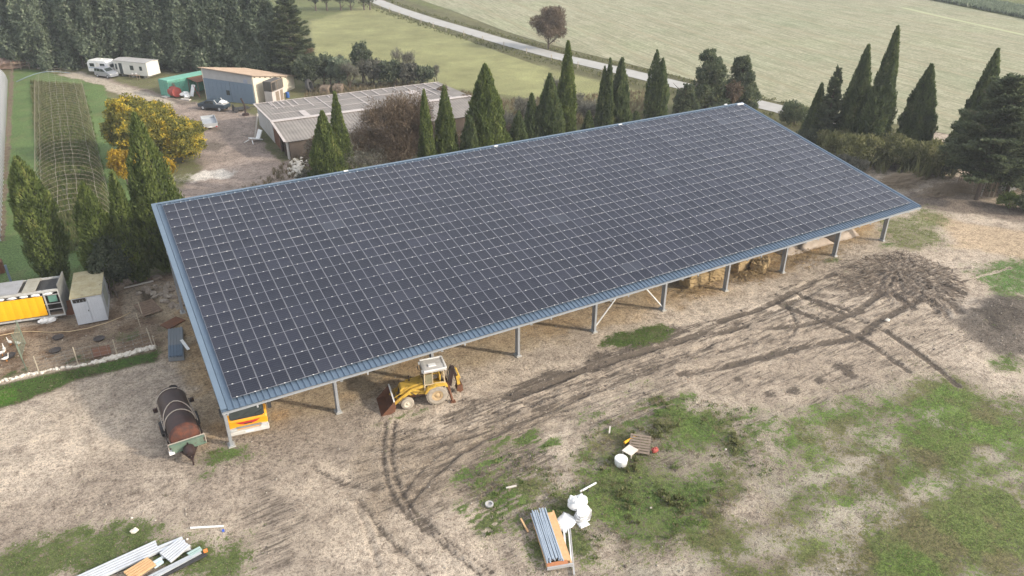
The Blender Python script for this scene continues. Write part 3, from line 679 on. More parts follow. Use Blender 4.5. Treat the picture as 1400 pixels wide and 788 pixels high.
for i in range(9):
    v = .1+i*2.82; p = rp(0, v, -.26)
    MB().box(((U0+U1)/2, p[1], p[2]), (U1-U0-.1, .07, .14)).build('purlin', M['galv'], hangar)
xa, xb = X0+4*DX, X0+5*DX; zt = under(1.38)-.1
for xx in (xa+.1, xb-.1):
    MB().tube([(xx, 1.38, .35), ((xa+xb)/2, 1.30, zt)], .055, 8).build('brace', M['white'], hangar)
MB().box(((xa+xb)/2, 1.3, zt), (.7, .03, .35)).build('gusset_plate', M['white'], hangar)
for xx in (X0-.02,):
    MB().box((xx-.16, 17.2, under(17.2)-.35), (.22, .30, .34)).build('bracket', M['galv'], hangar)
for (px, py) in ((678, 200.5), (473, 234.5), (848, 171), (992, 143.5)):
    d = ray(px, py); n_ = np.array((0, -sn, cs)); t_ = ((np.array(rp(0, 0, HS+.06))-CAM)@n_)/(d@n_); q = CAM+t_*d
    MB().box((0, 0, .05), (.40, .14, .07)).build('ridge_anchor', M['white'], hangar).location = q
o = MB().box((62.1, Lv+.14, .02), (.9, .26, .08)).build('junction_box', M['white'], hangar); onroof(o)
# ------------------------------------------------------------ buildings of the yard
def frame_axes(a, b):
    d = (b-a)/np.hypot(*(b-a)); return d, np.array((-d[1], d[0]))
# --- low barn with a fibre-cement roof. local x along the ridge from the near gable, y towards the back
M['fibre'] = mat('weathered_fibre_cement', (.25, .225, .20), .9, 0, (.165, .148, .135), .5, .5, .3, 9)
M['palefibre'] = mat('pale_cement_strip', (.50, .45, .42), .9, 0, (.36, .32, .30), .9, .5)
M['gable'] = mat('pale_render', (.50, .49, .47), .9, 0, (.38, .36, .33), .9, .6)
M['black_open'] = mat('opening_shade', (.02, .018, .016), .95, 0, (.03, .025, .02), 2, .5)  # near-black colour stands in for the shade inside openings
barn = thing('barn', 'low wide barn with a grey fibre cement roof crossed by pale lines', 'barn', (17.4, 54.3, 0), R(-1.5))
BL, BW = 28.2, 17.9; EZ, RZ, FZ, RY = 3.0, 3.35, 2.55, 6.6      # back eave, ridge, front eave height, ridge position
w = MB()
w.prism([(0, 0), (BW, 0), (BW, EZ-.1), (RY, RZ-.1), (0, FZ-.1)], 'x', BL-.2, BL)
MB().box((BL/2, .1, (FZ-.1)/2), (BL-.5, .2, FZ-.1)).build('front_wall', M['bark'], barn); w.box((BL/2, BW-.1, (EZ-.1)/2), (BL, .2, EZ-.1))
w.prism([(8.2, 0), (BW-.2, 0), (BW-.2, EZ-.1), (8.2, RZ-.12)], 'x', 0, .2)
w.prism([(.2, 0), (.9, 0), (.9, FZ), (.2, FZ-.04)], 'x', 0, .2)
w.prism([(2.2, 2.35), (8.2, 2.35), (8.2, RZ-.14), (RY, RZ-.1), (2.2, FZ+.15)], 'x', 0, .18)
w.build('wall', M['gable'], barn)
MB().prism([(4.3, 0), (8.1, 0), (8.1, 2.3), (4.3, 2.3)], 'x', .05, .12).build('sliding_door', M['rusty'], barn)
for yy in (4.2, 2.1): MB().box((.1, yy, 1.2), (.24, .16, 2.4)).build('door_post', M['bark'], barn)
MB().prism([(.9, 0), (2.1, 0), (2.1, 1.0), (.9, 1.0)], 'x', .3, .42).build('half_door', M['rusty'], barn)
MB().prism([(.9, 0), (4.2, 0), (4.2, 2.3), (.9, 2.3)], 'x', 1.6, 1.7).build('doorway_shade', M['black_open'], barn)  # near-black sheet puts the barn's inner shade behind the door gap
def corr(mb, x0, x1, y0, z0, y1, z1, pitch=.42, amp=.022, th=.03):
    xs = np.arange(x0, x1+pitch/4, pitch/4); k = len(xs); hh = amp*np.sin(np.arange(k)*math.pi/2)
    vs = [(x, y0, z0+h) for x, h in zip(xs, hh)]+[(x, y1, z1+h) for x, h in zip(xs, hh)]+[(x, y0, z0+h-th) for x, h in zip(xs, hh)]+[(x, y1, z1+h-th) for x, h in zip(xs, hh)]
    fs = [(i, i+1, k+i+1, k+i) for i in range(k-1)]+[(2*k+i+1, 2*k+i, 3*k+i, 3*k+i+1) for i in range(k-1)]+[(i+1, i, 2*k+i, 2*k+i+1) for i in range(k-1)]+[(k+i, k+i+1, 3*k+i+1, 3*k+i) for i in range(k-1)]
    fs += [(0, k, 3*k, 2*k), (k-1, 3*k-1, 4*k-1, 2*k-1)]
    return mb.add(vs, fs)
rm = MB(); corr(rm, -.35, BL+.3, RY, RZ, BW+.35, EZ-.03); corr(rm, -.35, BL+.3, -.4, FZ-.05, RY-.02, RZ); rf_ = rm.build('roof', M['fibre'], barn)
tr = MB(); tr.bar((-.38, RY, RZ+.06), (BL+.3, RY, RZ+.06), .95, .05)
def zback(y): return RZ+(EZ-RZ)*(y-RY)/(BW-RY)+.055
rgb = random.Random(3)
tr.bar((-.32, RY, RZ+.07), (-.32, BW+.3, zback(BW)), .22, .04); tr.bar((-.32, RY, RZ+.07), (-.32, -.4, FZ+.02), .3, .04)
for i in range(1, 17):
    x = i*1.72; y0 = RY+.4 if i in (5, 8, 13, 15) else BW-rgb.choice((1.3, 2.2, 3.6, 5.4)); tr.bar((x, y0, zback(y0)), (x, BW+.28, zback(BW)), .17, .03)
for x in (2.0, 2.9, 4.2): tr.bar((x, BW-4.6, zback(BW-4.6)), (x, BW+.2, zback(BW)), .14, .03)
for yy, xa, xb in ((BW-3.9, 1.2, 27.5), (RY+3.9, .5, 24)): tr.bar((xa, yy, zback(yy)+.01), (xb, yy, zback(yy)+.01), .12, .025)
tr.bar((BL-3.6, RY+3.2, zback(RY+3)), (BL-3.6, BW-2.2, zback(BW-2)), .2, .03); tr.bar((-.3, BW+.3, EZ+.04), (BL+.2, BW+.3, EZ+.04), .2, .04)
tr.bar((4.6, RY, RZ+.06), (4.6, RY+3.9, zback(RY+3.9)), .9, .03); tr.bar((22, BW-5.5, zback(BW-5.5)), (22, BW-3.4, zback(BW-3.4)), 1.6, .03)
tr.build('roof_strip', M['palefibre'], rf_)
g_ = MB()
for x in (6.5, 14, 21): g_.box((x, 3.2, (FZ+RZ)/2), (.5, .3, .06))
g_.build('roof_patch', M['black'], rf_)
# --- big shed: sloping roof, blue sliding doors under a cream band
A, B_ = np.array((13.8, 90.7)), np.array((20.15, 84.0)); d_, n_ = frame_axes(A, B_)
SLn = float(np.hypot(*(B_-A))); sdp = 11.4
shed = thing('workshop_shed', 'large shed with blue sliding doors, a cream side wall and a rusty roof', 'shed', (A[0], A[1], 0), math.atan2(d_[1], d_[0]))
M['cream'] = mat('cream_render', (.66, .60, .48), .85, 0, (.56, .50, .39), .8, .5)
M['bluedoor'] = mat('blue_grey_door', (.16, .215, .275), .6, 0, (.14, .185, .24), .6, .5)
M['rustroof'] = mat('faded_rusty_roof', (.40, .32, .25), .85, 0, (.30, .22, .16), .7, .6, .2, 12)
M['bandgrey'] = mat('faded_grey_band', (.42, .41, .40), .8, 0, (.33, .32, .31), .8, .5)
zA, zB, zD = 5.1, 4.45, 2.0
def zs(x, y): return zA+(zB-zA)*x/SLn+(zD-zB)*y/sdp
def quadwall(x0, y0, x1, y1, th, zt0, zt1):
    dx, dy = x1-x0, y1-y0; L = math.hypot(dx, dy); nx, ny = -dy/L*th, dx/L*th
    return MB().add([(x0, y0, 0), (x1, y1, 0), (x1+nx, y1+ny, 0), (x0+nx, y0+ny, 0), (x0, y0, zt0), (x1, y1, zt1), (x1+nx, y1+ny, zt1), (x0+nx, y0+ny, zt0)],
                    [(3, 2, 1, 0), (4, 5, 6, 7), (0, 1, 5, 4), (1, 2, 6, 5), (2, 3, 7, 6), (3, 0, 4, 7)])
quadwall(SLn, 0, SLn, sdp, .2, zs(SLn, 0)-.05, zs(SLn, sdp)-.05).build('side_wall', M['cream'], shed)
quadwall(SLn-.2, sdp, 0, sdp, .2, zs(SLn, sdp)-.05, zs(0, sdp)-.05).build('back_wall', M['cream'], shed)
quadwall(0, sdp-.2, 0, 0, .2, zs(0, sdp)-.05, zs(0, 0)-.05).build('side_wall', M['cream'], shed)
MB().add([(.2, 0, 3.55), (SLn-.2, 0, 3.1), (SLn-.2, .2, 3.1), (.2, .2, 3.55), (.2, 0, zA-.06), (SLn-.2, 0, zB-.06), (SLn-.2, .2, zB-.06), (.2, .2, zA-.06)],
         [(3, 2, 1, 0), (4, 5, 6, 7), (0, 1, 5, 4), (1, 2, 6, 5), (2, 3, 7, 6), (3, 0, 4, 7)]).build('door_header', M['bandgrey'], shed)
for i, (x0, x1) in enumerate(((.15, SLn*.53), (SLn*.53+.06, SLn-.2))):
    h0, h1 = 3.6-.45*x0/SLn, 3.6-.45*x1/SLn
    dr = MB().add([(x0, -.09, .05), (x1, -.09, .05), (x1, -.03, .05), (x0, -.03, .05), (x0, -.09, h0), (x1, -.09, h1), (x1, -.03, h1), (x0, -.03, h0)],
                  [(3, 2, 1, 0), (4, 5, 6, 7), (0, 1, 5, 4), (1, 2, 6, 5), (2, 3, 7, 6), (3, 0, 4, 7)])
    for q in range(1, 6): dr.box((x0+(x1-x0)*q/6, -.1, 1.6), (.04, .02, 3.0))
    do = dr.build('sliding_door', M['bluedoor'], shed)
    if i == 0: MB().box((x1-.5, -.115, 1.55), (.62, .04, .75)).build('window', M['glass'], do)
MB().box((SLn*.86, -.13, 3.55), (.7, .05, .62)).build('sign_plate', mat('pale_blue_plate', (.33, .36, .44), .6), shed)
ro = MB(); e = .35
cs_ = [(-e, -e), (SLn+e, -e), (SLn+e, sdp+e), (-e, sdp+e)]
ro.add([(x, y, zs(x, y)) for x, y in cs_]+[(x, y, zs(x, y)+.12) for x, y in cs_], [(3, 2, 1, 0), (4, 5, 6, 7), (0, 1, 5, 4), (1, 2, 6, 5), (2, 3, 7, 6), (3, 0, 4, 7)])
for i in range(30):
    x = -e+(SLn+2*e)*(i+.5)/30; ro.bar((x, -e, zs(x, -e)+.125), (x, sdp+e, zs(x, sdp+e)+.125), .06, .04)
ro.build('roof', M['rustroof'], shed)
ru = MB()
for i in range(7): y = .4+i*1.4; ru.box((SLn+.12, y, zs(SLn, y)-.16), (.28, .12, .14))
ru.build('rafter_end', M['wood'], shed)
# things against the shed
def local(root, x, y, z=0):
    a = root.rotation_euler[2]; return (root.location[0]+x*math.cos(a)-y*math.sin(a), root.location[1]+x*math.sin(a)+y*math.cos(a), z)
q = at(372, 141)
tb = thing('concrete_tank', 'dirty cream concrete tank standing against the cream shed wall', 'tank', (q[0]+.6, q[1]+.3, 0), math.atan2(n_[1], n_[0]))
MB().box((0, 0, 1.0), (3.2, 1.4, 2.0)).build('body', M['palefibre'], tb, bevel=.05)
MB().box((-.2, -.72, 1.0), (.9, .05, 1.6)).build('hatch', M['wood'], tb); MB().box((1.0, -.72, 1.0), (.7, .05, 1.6)).build('hatch', M['wood'], tb)
mb_ = thing('metal_hopper', 'dark grey metal hopper box set on top of the concrete tank', 'hopper', (tb.location[0], tb.location[1], 2.0), tb.rotation_euler[2])
MB().prism([(-1.5, 0), (1.5, 0), (1.6, .3), (1.6, 1.55), (-1.6, 1.55), (-1.6, .3)], 'y', -.75, .75).build('hopper_box', mat('dull_grey_metal', (.13, .12, .11), .7, .2, (.08, .07, .06), 1.5, .6), mb_, bevel=.04)
MB().box((-1.05, -.77, .75), (.95, .05, 1.15)).build('opening', M['black_open'], mb_)  # near-black panel painted as the shaded mouth of the hopper
mbr = MB()
for x in (-1.6, 0, 1.6): mbr.box((x, -.78, .8), (.08, .06, 1.5))
mbr.box((0, -.78, 1.5), (3.2, .06, .1)); mbr.build('rim', M['wood'], mb_)
q = at(393, 129.5, .5); 
tag(MB().lathe((q[0], q[1], 0), (0, 0, 1), [(0, .28), (.05, .3), (.85, .3), (.9, .27), (.9, 0)], 14).build('drum', mat('blue_plastic', (.03, .11, .35), .5)), 'small blue drum standing by the cream shed wall', 'drum')
q = at(424, 126)
def tyre(mb, c, axis, r, w, n=18): return mb.lathe(c, axis, [(-w/2, r*.55), (-w/2, r*.85), (-w*.38, r*.97), (0, r), (w*.38, r*.97), (w/2, r*.85), (w/2, r*.55), (-w/2, r*.55)], n)
tag(tyre(MB(), (q[0], q[1], 1.0), (.8, -.6, .25), 1.15, .55).build('tractor_tyre', M['black'], smooth=True), 'big black tractor tyre leaning behind the cream shed', 'tyre')
for i, (px, py) in enumerate(((445, 128), (463, 126))):
    q = at(px, py); b = MB(); rg = random.Random(i)
    for l in range(3):
        for j in range(3): b.box((rg.uniform(-.05, .05)+(j-1)*.5, rg.uniform(-.1, .1), .2+l*.4), (.42, 2.2, .34), rz=rg.uniform(-.03, .03))
    for j in range(2): b.box((0, -.7+1.4*j, .03), (1.6, .12, .1)); b.box((0, -.7+1.4*j, 1.25), (1.6, .1, .06))
    o = tag(b.build('timber_stack', M['wood']), ('grey timber stack behind the barn, nearer the tractor tyre', 'grey timber stack behind the barn, farther from the tractor tyre')[i], 'timber'); o.location = q; o.rotation_euler = (0, 0, -.5)
# --- green shipping container beside the shed
a, b_ = at(221.5, 130)[:2], at(236, 134)[:2]; d_, n_ = frame_axes(a, b_)
CW, CL, CH = 2.5, 7.6, 2.6
cont = thing('shipping_container', 'faded green shipping container with closed end doors', 'container', (a[0], a[1], 0), math.atan2(d_[1], d_[0]))
M['green'] = mat('faded_green_paint', (.10, .32, .235), .6, 0, (.14, .36, .28), .9, .6, 0, 20, (.13, .09, .06)); M['greenroof'] = mat('green_roof_paint', (.15, .37, .28), .6, 0, (.19, .42, .33), .9, .6)
def corr_side(mb, p0, p1, z0, z1, nrm, pitch=.28, amp=.04):
    L = math.hypot(p1[0]-p0[0], p1[1]-p0[1]); k = int(L/pitch*2)
    vs = []
    for i in range(k+1):
        t = i/k; h = amp*(i % 2); x = p0[0]+(p1[0]-p0[0])*t+nrm[0]*h; y = p0[1]+(p1[1]-p0[1])*t+nrm[1]*h; vs += [(x, y, z0), (x, y, z1)]
    return mb.add(vs, [(2*i, 2*i+2, 2*i+3, 2*i+1) for i in range(k)])
w = MB(); corr_side(w, (CW, .1), (CW, CL), .15, CH-.1, (-1, 0)); corr_side(w, (0, CL), (0, .1), .15, CH-.1, (1, 0)); corr_side(w, (CW, CL), (0, CL), .15, CH-.1, (0, -1)); w.build('wall', M['green'], cont)
fr_ = MB()
for x in (0, CW):
    for y in (0, CL): fr_.box((x, y, CH/2), (.16, .16, CH))
for z in (.08, CH-.08):
    for x in (0, CW): fr_.box((x, CL/2, z), (.14, CL, .16))
    for y in (0, CL): fr_.box((CW/2, y, z), (CW, .14, .16))
fr_.build('corner_frame', M['green'], cont)
MB().box((CW/2, CL/2, CH+.02), (CW-.1, CL-.1, .05)).build('roof', M['greenroof'], cont)
for s in (0, 1):
    do = MB().box((CW*(.25+.5*s), -.03, CH/2), (CW/2-.12, .06, CH-.35)).build('door', M['greenroof'], cont)
    lk = MB()
    for x in (.3, .7): lk.tube([(CW/2*s+CW/2*x, -.09, .25), (CW/2*s+CW/2*x, -.09, CH-.25)], .03, 6)
    lk.build('lock_bar', M['green'], do)
# junk between container and shed
def obj_at(mb, name, m, px, py, rz, label, cat, z=0, group=None, smooth=False):
    o = tag(mb.build(name, m, smooth=smooth), label, cat, group); q = at(px, py); o.location = (q[0], q[1], z); o.rotation_euler = (0, 0, rz); return o
M['red'] = mat('faded_red', (.36, .06, .045), .6, 0, (.25, .05, .04), 2, .5); M['plank'] = mat('pale_board', (.60, .56, .50), .8, 0, (.5, .45, .4), 2, .5)
ca = cont.rotation_euler[2]
o = obj_at(MB().lathe((0, 0, .9), (1, 0, 0), [(-.8, .3), (-.75, .8), (.75, .8), (.8, .3)], 16), 'rusty_tank', M['red'], 240, 133, ca, 'small rusty red tank lying beside the green container', 'tank', smooth=True)
ln = MB().prism([(0, 2.5), (3.3, 2.1), (3.3, 2.2), (0, 2.6)], 'x', .0, 4.2)
lt = thing('lean_to', 'rusty lean-to roof propped between the green container and the shed', 'lean-to', local(cont, CW+.05, 3.4), ca)
MB().add([(0, 0, 2.45), (3.0, 0, 2.15), (3.0, 3.4, 2.15), (0, 3.4, 2.45), (0, 0, 2.52), (3.0, 0, 2.22), (3.0, 3.4, 2.22), (0, 3.4, 2.52)], [(3, 2, 1, 0), (4, 5, 6, 7), (0, 1, 5, 4), (1, 2, 6, 5), (2, 3, 7, 6), (3, 0, 4, 7)]).build('roof', M['rusty'], lt)
for x in (.15, 2.85): MB().box((x, .1, 1.07), (.1, .1, 2.14)).build('post', M['wood'], lt)
MB().box((1.5, 3.2, 1.1), (2.9, .08, 2.0)).build('back_panel', M['green'], lt)
def board(px, py, h, w, lean, rz, m, label, cat, name='board'):
    o = MB().box((0, 0, h/2), (w, .06, h)).build(name, m); tag(o, label, cat); q = at(px, py); o.location = (q[0], q[1], .02); o.rotation_euler = (lean, 0, rz); return o
board(241, 131, 2.3, .55, -.25, ca+1.2, M['plank'], 'pale white board leaning on the green container side', 'board')
board(247, 132, 2.5, .35, -.45, ca+2.0, M['wood'], 'grey plank leaning steeply on the green container', 'plank', 'plank')
board(262, 132, 1.9, .7, -.5, ca+.3, M['white'], 'white door panel propped under the rusty lean-to', 'panel', 'door_panel')
board(274, 134, 2.2, .3, -.35, ca+2.6, M['red'], 'red steel beam leaning near the left shed door', 'beam', 'steel_beam')
for i, (px, py, rz) in enumerate(((253, 132, .4), (256, 135, 1.5))):
    obj_at(MB().blob((0, 0, .35), (.8, .5, .4), i, .25), 'scrap_bundle', M['white'], px, py, rz, ('white scrap bundle heaped against the red tank', 'white scrap bundle lying in front of the lean-to')[i], 'scrap')
obj_at(MB().box((0, 0, .06), (1.3, .8, .1)), 'board', M['plank'], 227, 133, ca, 'pale board lying flat before the green container doors', 'board')
obj_at(MB().box((0, 0, .1), (1.8, .5, .15)), 'board', M['plank'], 254, 137, ca+.3, 'pale board lying flat in front of the lean-to', 'board')
# --- mobile home, caravans
def openings(root, items, m=None):
    for nm, c, dim in items: MB().box(c, dim).build(nm, m or M['glass'], root)
M['offwhite'] = mat('aged_white_sheet', (.70, .68, .62), .6, 0, (.60, .57, .50), .8, .5)
a = at(156.5, 104)[:2]; b2 = at(204, 108.5)[:2]; d_, n_ = frame_axes(a, b2); ML = 7.4
mh = thing('mobile_home', 'long white mobile home with dark windows under the tall trees', 'mobile home', (b2[0]-d_[0]*ML, b2[1]-d_[1]*ML, 0), math.atan2(d_[1], d_[0]))
MB().prism([(0, .45), (3.0, .45), (3.0, 2.75), (1.5, 2.95), (0, 2.75)], 'x', 0, ML).build('body', M['offwhite'], mh, bevel=.04)
MB().prism([(-.1, 2.77), (1.5, 2.98), (3.1, 2.77), (3.1, 2.83), (1.5, 3.04), (-.1, 2.83)], 'x', -.1, ML+.1).build('roof', M['bandgrey'], mh)
openings(mh, [('door', (1.5, -.02, 1.45), (.7, .06, 1.9)), ('window', (4.0, -.02, 1.75), (.75, .06, .8)), ('window', (6.0, -.02, 1.75), (.55, .06, .7)), ('window', (.5, -.02, 1.75), (.4, .06, 1.0))])
MB().box((2.1, -.03, 1.45), (.06, .07, 1.9)).build('door_frame', M['white'], mh)
for x in (1.2, 3.6, 6.2):
    MB().box((x, 1.5, .22), (.4, 2.4, .45)).build('support', M['concrete'], mh)
bx_ = thing('outdoor_table', 'cluttered grey table standing along the mobile home wall', 'table', local(mh, 5.2, -1.0), mh.rotation_euler[2])
MB().box((0, 0, .78), (1.8, .8, .06)).build('tabletop', M['wood'], bx_)
for x in (-.8, .8):
    for y in (-.3, .3): MB().box((x, y, .38), (.07, .07, .75)).build('leg', M['wood'], bx_)
for i, (x, y, z, r) in enumerate(((-.4, 0, .95, .2), (.3, .1, .98, .22))): tag(MB().blob(local(bx_, x, y, z), (r, r*.8, r*.8), i).build('bundle', M['bandgrey']), ('grey bundle on the left of the outdoor table', 'grey bundle on the right of the outdoor table')[i], 'bundle')
def caravan(px, py, rz, L, label, stripe=None, dull=False):
    q = at(px, py); r = thing('caravan', label, 'caravan', q, rz)
    body = [(-L/2, .55), (L/2-.25, .55), (L/2, 1.0), (L/2-.2, 2.1), (L/2-.7, 2.55), (-L/2+.5, 2.6), (-L/2, 2.1)]
    bo = MB().prism(body, 'y', -1.1, 1.1).build('body', M['bandgrey'] if dull else M['white'], r, bevel=.08)
    for s in (-1, 1):
        for x in (-L*.28, L*.2): MB().box((x, s*1.11, 1.75), (.95, .03, .6)).build('window', M['glass'], r)
        MB().box((-L*.02, s*1.11, 1.4), (.6, .025, 1.6)).build('door' if s < 0 else 'panel', M['offwhite'], r)
        tyre(MB(), (-.1, s*.95, .33), (0, 1, 0), .33, .2).build('wheel', M['black'], r)
        if stripe: MB().box((0, s*1.115, 1.25), (L*.9, .012, .14)).build('stripe', stripe, r)
    MB().box((L/2-.03, 0, 1.65), (.05, 1.5, .55)).build('window', M['glass'], r)
    MB().bar((L/2-.3, 0, .5), (L/2+1.1, 0, .45), .1, .1).build('drawbar', M['galv'], r); MB().box((0, 0, 2.66), (.5, .5, .14)).build('roof_vent', M['offwhite'], r)
    return r
caravan(143, 101, mh.rotation_euler[2]+.1, 4.6, 'white caravan with a pale blue stripe at the end of the mobile home', mat('pale_blue_stripe', (.30, .42, .52), .5))
caravan(66, 88.5, -.15, 5.8, 'dull grey caravan standing alone by the wood edge', None, True)
# --- covered polytunnel along the left edge and the bare hoops beside it
def polytunnel_axis(p0, p1): d, n = frame_axes(p0, p1); return d, n
M['film'] = mat('greyish_tunnel_film', (.22, .23, .245), .45, 0, (.17, .18, .19), .5, .5)
e0, e1 = np.array((-13.75, 44.0)), np.array((-14.35, 122.0)); d_, n_ = frame_axes(e0, e1); TL = float(np.hypot(*(e1-e0)))
pt = thing('polytunnel', 'long polytunnel under ribbed grey plastic film at the left edge', 'polytunnel', (e0[0], e0[1], 0), math.atan2(d_[1], d_[0]))
TW, TH = 8.0, 3.3; fm = MB(); nseg = int(TL/1.5); na = 14; vs = []; fs = []
for i in range(nseg*4+1):
    x = i*TL/(nseg*4); sg = -.14*abs(math.sin(math.pi*(i % 4)/4))
    for j in range(na+1):
        t = math.pi*j/na; vs.append((x, TW/2-math.cos(t)*(TW/2+sg), (math.sin(t)**.75)*(TH+sg)))
for i in range(nseg*4):
    for j in range(na): fs.append((i*(na+1)+j, (i+1)*(na+1)+j, (i+1)*(na+1)+j+1, i*(na+1)+j+1))
fm.add(vs, fs); fo = fm.build('film', M['film'], pt, smooth=True); so = fo.modifiers.new('thick', 'SOLIDIFY'); so.thickness = .02
for x in (0, TL): MB().prism([(TW/2-math.cos(math.pi*j/na)*(TW/2-.03), (math.sin(math.pi*j/na)**.75)*(TH-.03)) for j in range(na+1)], 'x', x-.02, x+.02).build('end_wall', M['film'], pt)
def arch(W_, H_, r, n=14): return MB().tube([(0, W_/2-math.cos(math.pi*j/n)*W_/2, (max(0, math.sin(math.pi*j/n))**.75)*H_) for j in range(n+1)], r, 5, cap=False)
hm = arch(TW+.06, TH+.03, .04).mesh('hoop', M['galv'])
for i in range(nseg+1): link('hoop', hm, pt, (i*TL/nseg, 0, 0))
# bare hoops
e0, e1 = np.array((-3.55, 40.5)), np.array((-3.0, 112.0)); d_, n_ = frame_axes(e0, e1); HL = float(np.hypot(*(e1-e0))); HW, HH = 7.2, 3.2
hf = thing('tunnel_frame', 'uncovered polytunnel skeleton of thin metal hoops over a weedy bed', 'tunnel frame', (e0[0], e0[1], 0), math.atan2(d_[1], d_[0]))
M['hoopsteel'] = mat('dull_hoop_steel', (.40, .36, .30), .7, .2, (.28, .23, .18), 2, .6)
hm = arch(HW, HH, .011).mesh('hoop', M['hoopsteel'])
for i in range(45): link('hoop', hm, hf, (i*HL/44, 0, 0), (0, R(random.Random(i).uniform(-2, 2)), 0))
for t in (.25, .42, .5, .58, .75):
    MB().tube([(x, HW/2-math.cos(math.pi*t)*HW/2+.05*math.sin(x*.7+t*9), (math.sin(math.pi*t)**.75)*HH-.04+.05*math.sin(x*.5)) for x in np.linspace(0, HL, 60)], .012, 4).build('purlin_wire', M['hoopsteel'], hf)
# ------------------------------------------------------------ truck under the front left corner of the hangar (front faces -y)
M['orange'] = mat('orange_yellow_paint', (.80, .36, .012), .35, 0, (.72, .30, .012), 1.2, .3)
M['emblem'] = mat('red_emblem', (.50, .035, .04), .4)
M['bumper'] = mat('grey_white_plastic', (.60, .58, .54), .55, 0, (.5, .47, .42), 3, .5)
M['chrome'] = mat('lamp_glass', (.72, .74, .74), .15, .3)
M['dash'] = mat('dashboard', (.10, .12, .10), .8)
a, b2 = at(314, 597, .3), at(369, 585, .3); dx = (b2-a)[:2]; tw = float(np.hypot(*dx)); rz = math.atan2(dx[1], dx[0])
c = (a+b2)/2+np.array((.03, .08, 0))
tk = thing('truck', 'yellow truck with a red emblem on its nose parked under the hangar corner', 'truck', (c[0], c[1], 0), rz)
w2 = 1.17
cab = MB()
side = [(.0, .55), (.0, 1.22), (.08, 1.36), (.42, 2.62), (.60, 2.85), (1.95, 2.9), (2.0, .55)]       # (y depth, z)
cab.prism(side, 'x', -w2, w2); cab.build('cab', M['orange'], tk, bevel=.06)
def slant(t): return (.06+t*.36, 1.38+t*1.24)
def cabquad(mb, x0, x1, t0, t1, off=.025):
    (ya, za), (yb, zb) = slant(t0), slant(t1); return mb.add([(x0, ya-off, za), (x1, ya-off, za), (x1, yb-off, zb), (x0, yb-off, zb), (x0, ya+.02, za), (x1, ya+.02, za), (x1, yb+.02, zb), (x0, yb+.02, zb)], [(0, 1, 2, 3), (7, 6, 5, 4), (0, 4, 5, 1), (1, 5, 6, 2), (2, 6, 7, 3), (3, 7, 4, 0)])
ws = cabquad(MB(), -1.04, 1.04, .03, .90).build('windscreen', M['glass'], tk)
wp = MB()
for x in (-.5, .35): wp.bar((x, .02, 1.43), (x+.62, .10, 1.72), .025, .02)
wp.build('wiper', M['black'], ws); MB().box((0, .05, 1.40), (1.9, .1, .05)).build('seal', M['black'], tk)
em = [(-.72, 1.22), (-.3, 1.10), (.3, 1.10), (.72, 1.22), (.55, 1.34), (.25, 1.30), (-.25, 1.30), (-.55, 1.34)]
MB().prism([(-.72, 1.17), (-.5, 1.02), (-.2, .94), (.2, .94), (.5, 1.02), (.72, 1.17), (.35, 1.14), (-.35, 1.14)], 'y', -.035, .0).build('emblem', M['emblem'], tk)
MB().box((0, -.04, 1.0), (.5, .03, .06)).build('emblem_grille', M['black'], tk)
MB().box((0, -.03, .76), (1.5, .06, .14)).build('grille', mat('grey_grille', (.28, .28, .27), .6), tk)
MB().prism([(-w2-.02, .30), (w2+.02, .30), (w2+.02, .52), (.75, .60), (-.75, .60), (-w2-.02, .52)], 'y', -.16, .35).build('bumper', M['bumper'], tk, bevel=.04)
MB().box((0, -.17, .48), (.52, .03, .11)).build('number_plate', M['white'], tk)
for s in (-1, 1):
    MB().prism([(s*.70, .60), (s*1.16, .56), (s*1.17, .76), (s*.78, .80)], 'y', -.06, .1).build('headlight', M['chrome'], tk)
    MB().box((s*1.19, .92, 2.15), (.03, .9, .75)).build('window', M['glass'], tk)
    mi = MB().bar((s*1.17, .25, 2.55), (s*1.42, .05, 2.45), .05, .05).box((s*1.42, .02, 2.1), (.24, .12, .62)); mi.build('mirror', M['black'], tk)
    MB().box((s*1.19, 1.0, 1.55), (.025, .18, .05)).build('door_handle', M['black'], tk)
    for y in (1.25, 5.6):
        wh = tyre(MB(), (s*1.0, y, .48), (1, 0, 0), .48, .28).build('wheel', M['black'], tk, smooth=True); MB().lathe((s*1.1, y, .48), (s, 0, 0), [(0, .26), (.05, .22), (.03, .1), (.06, 0)], 14).build('rim', M['bumper'], wh)
MB().box((0, 4.9, 2.05), (2.3, 5.4, 2.1)).build('cargo_box', M['white'], tk, bevel=.03)
MB().box((0, 4.4, .85), (.9, 7.2, .22)).build('chassis', M['black'], tk)

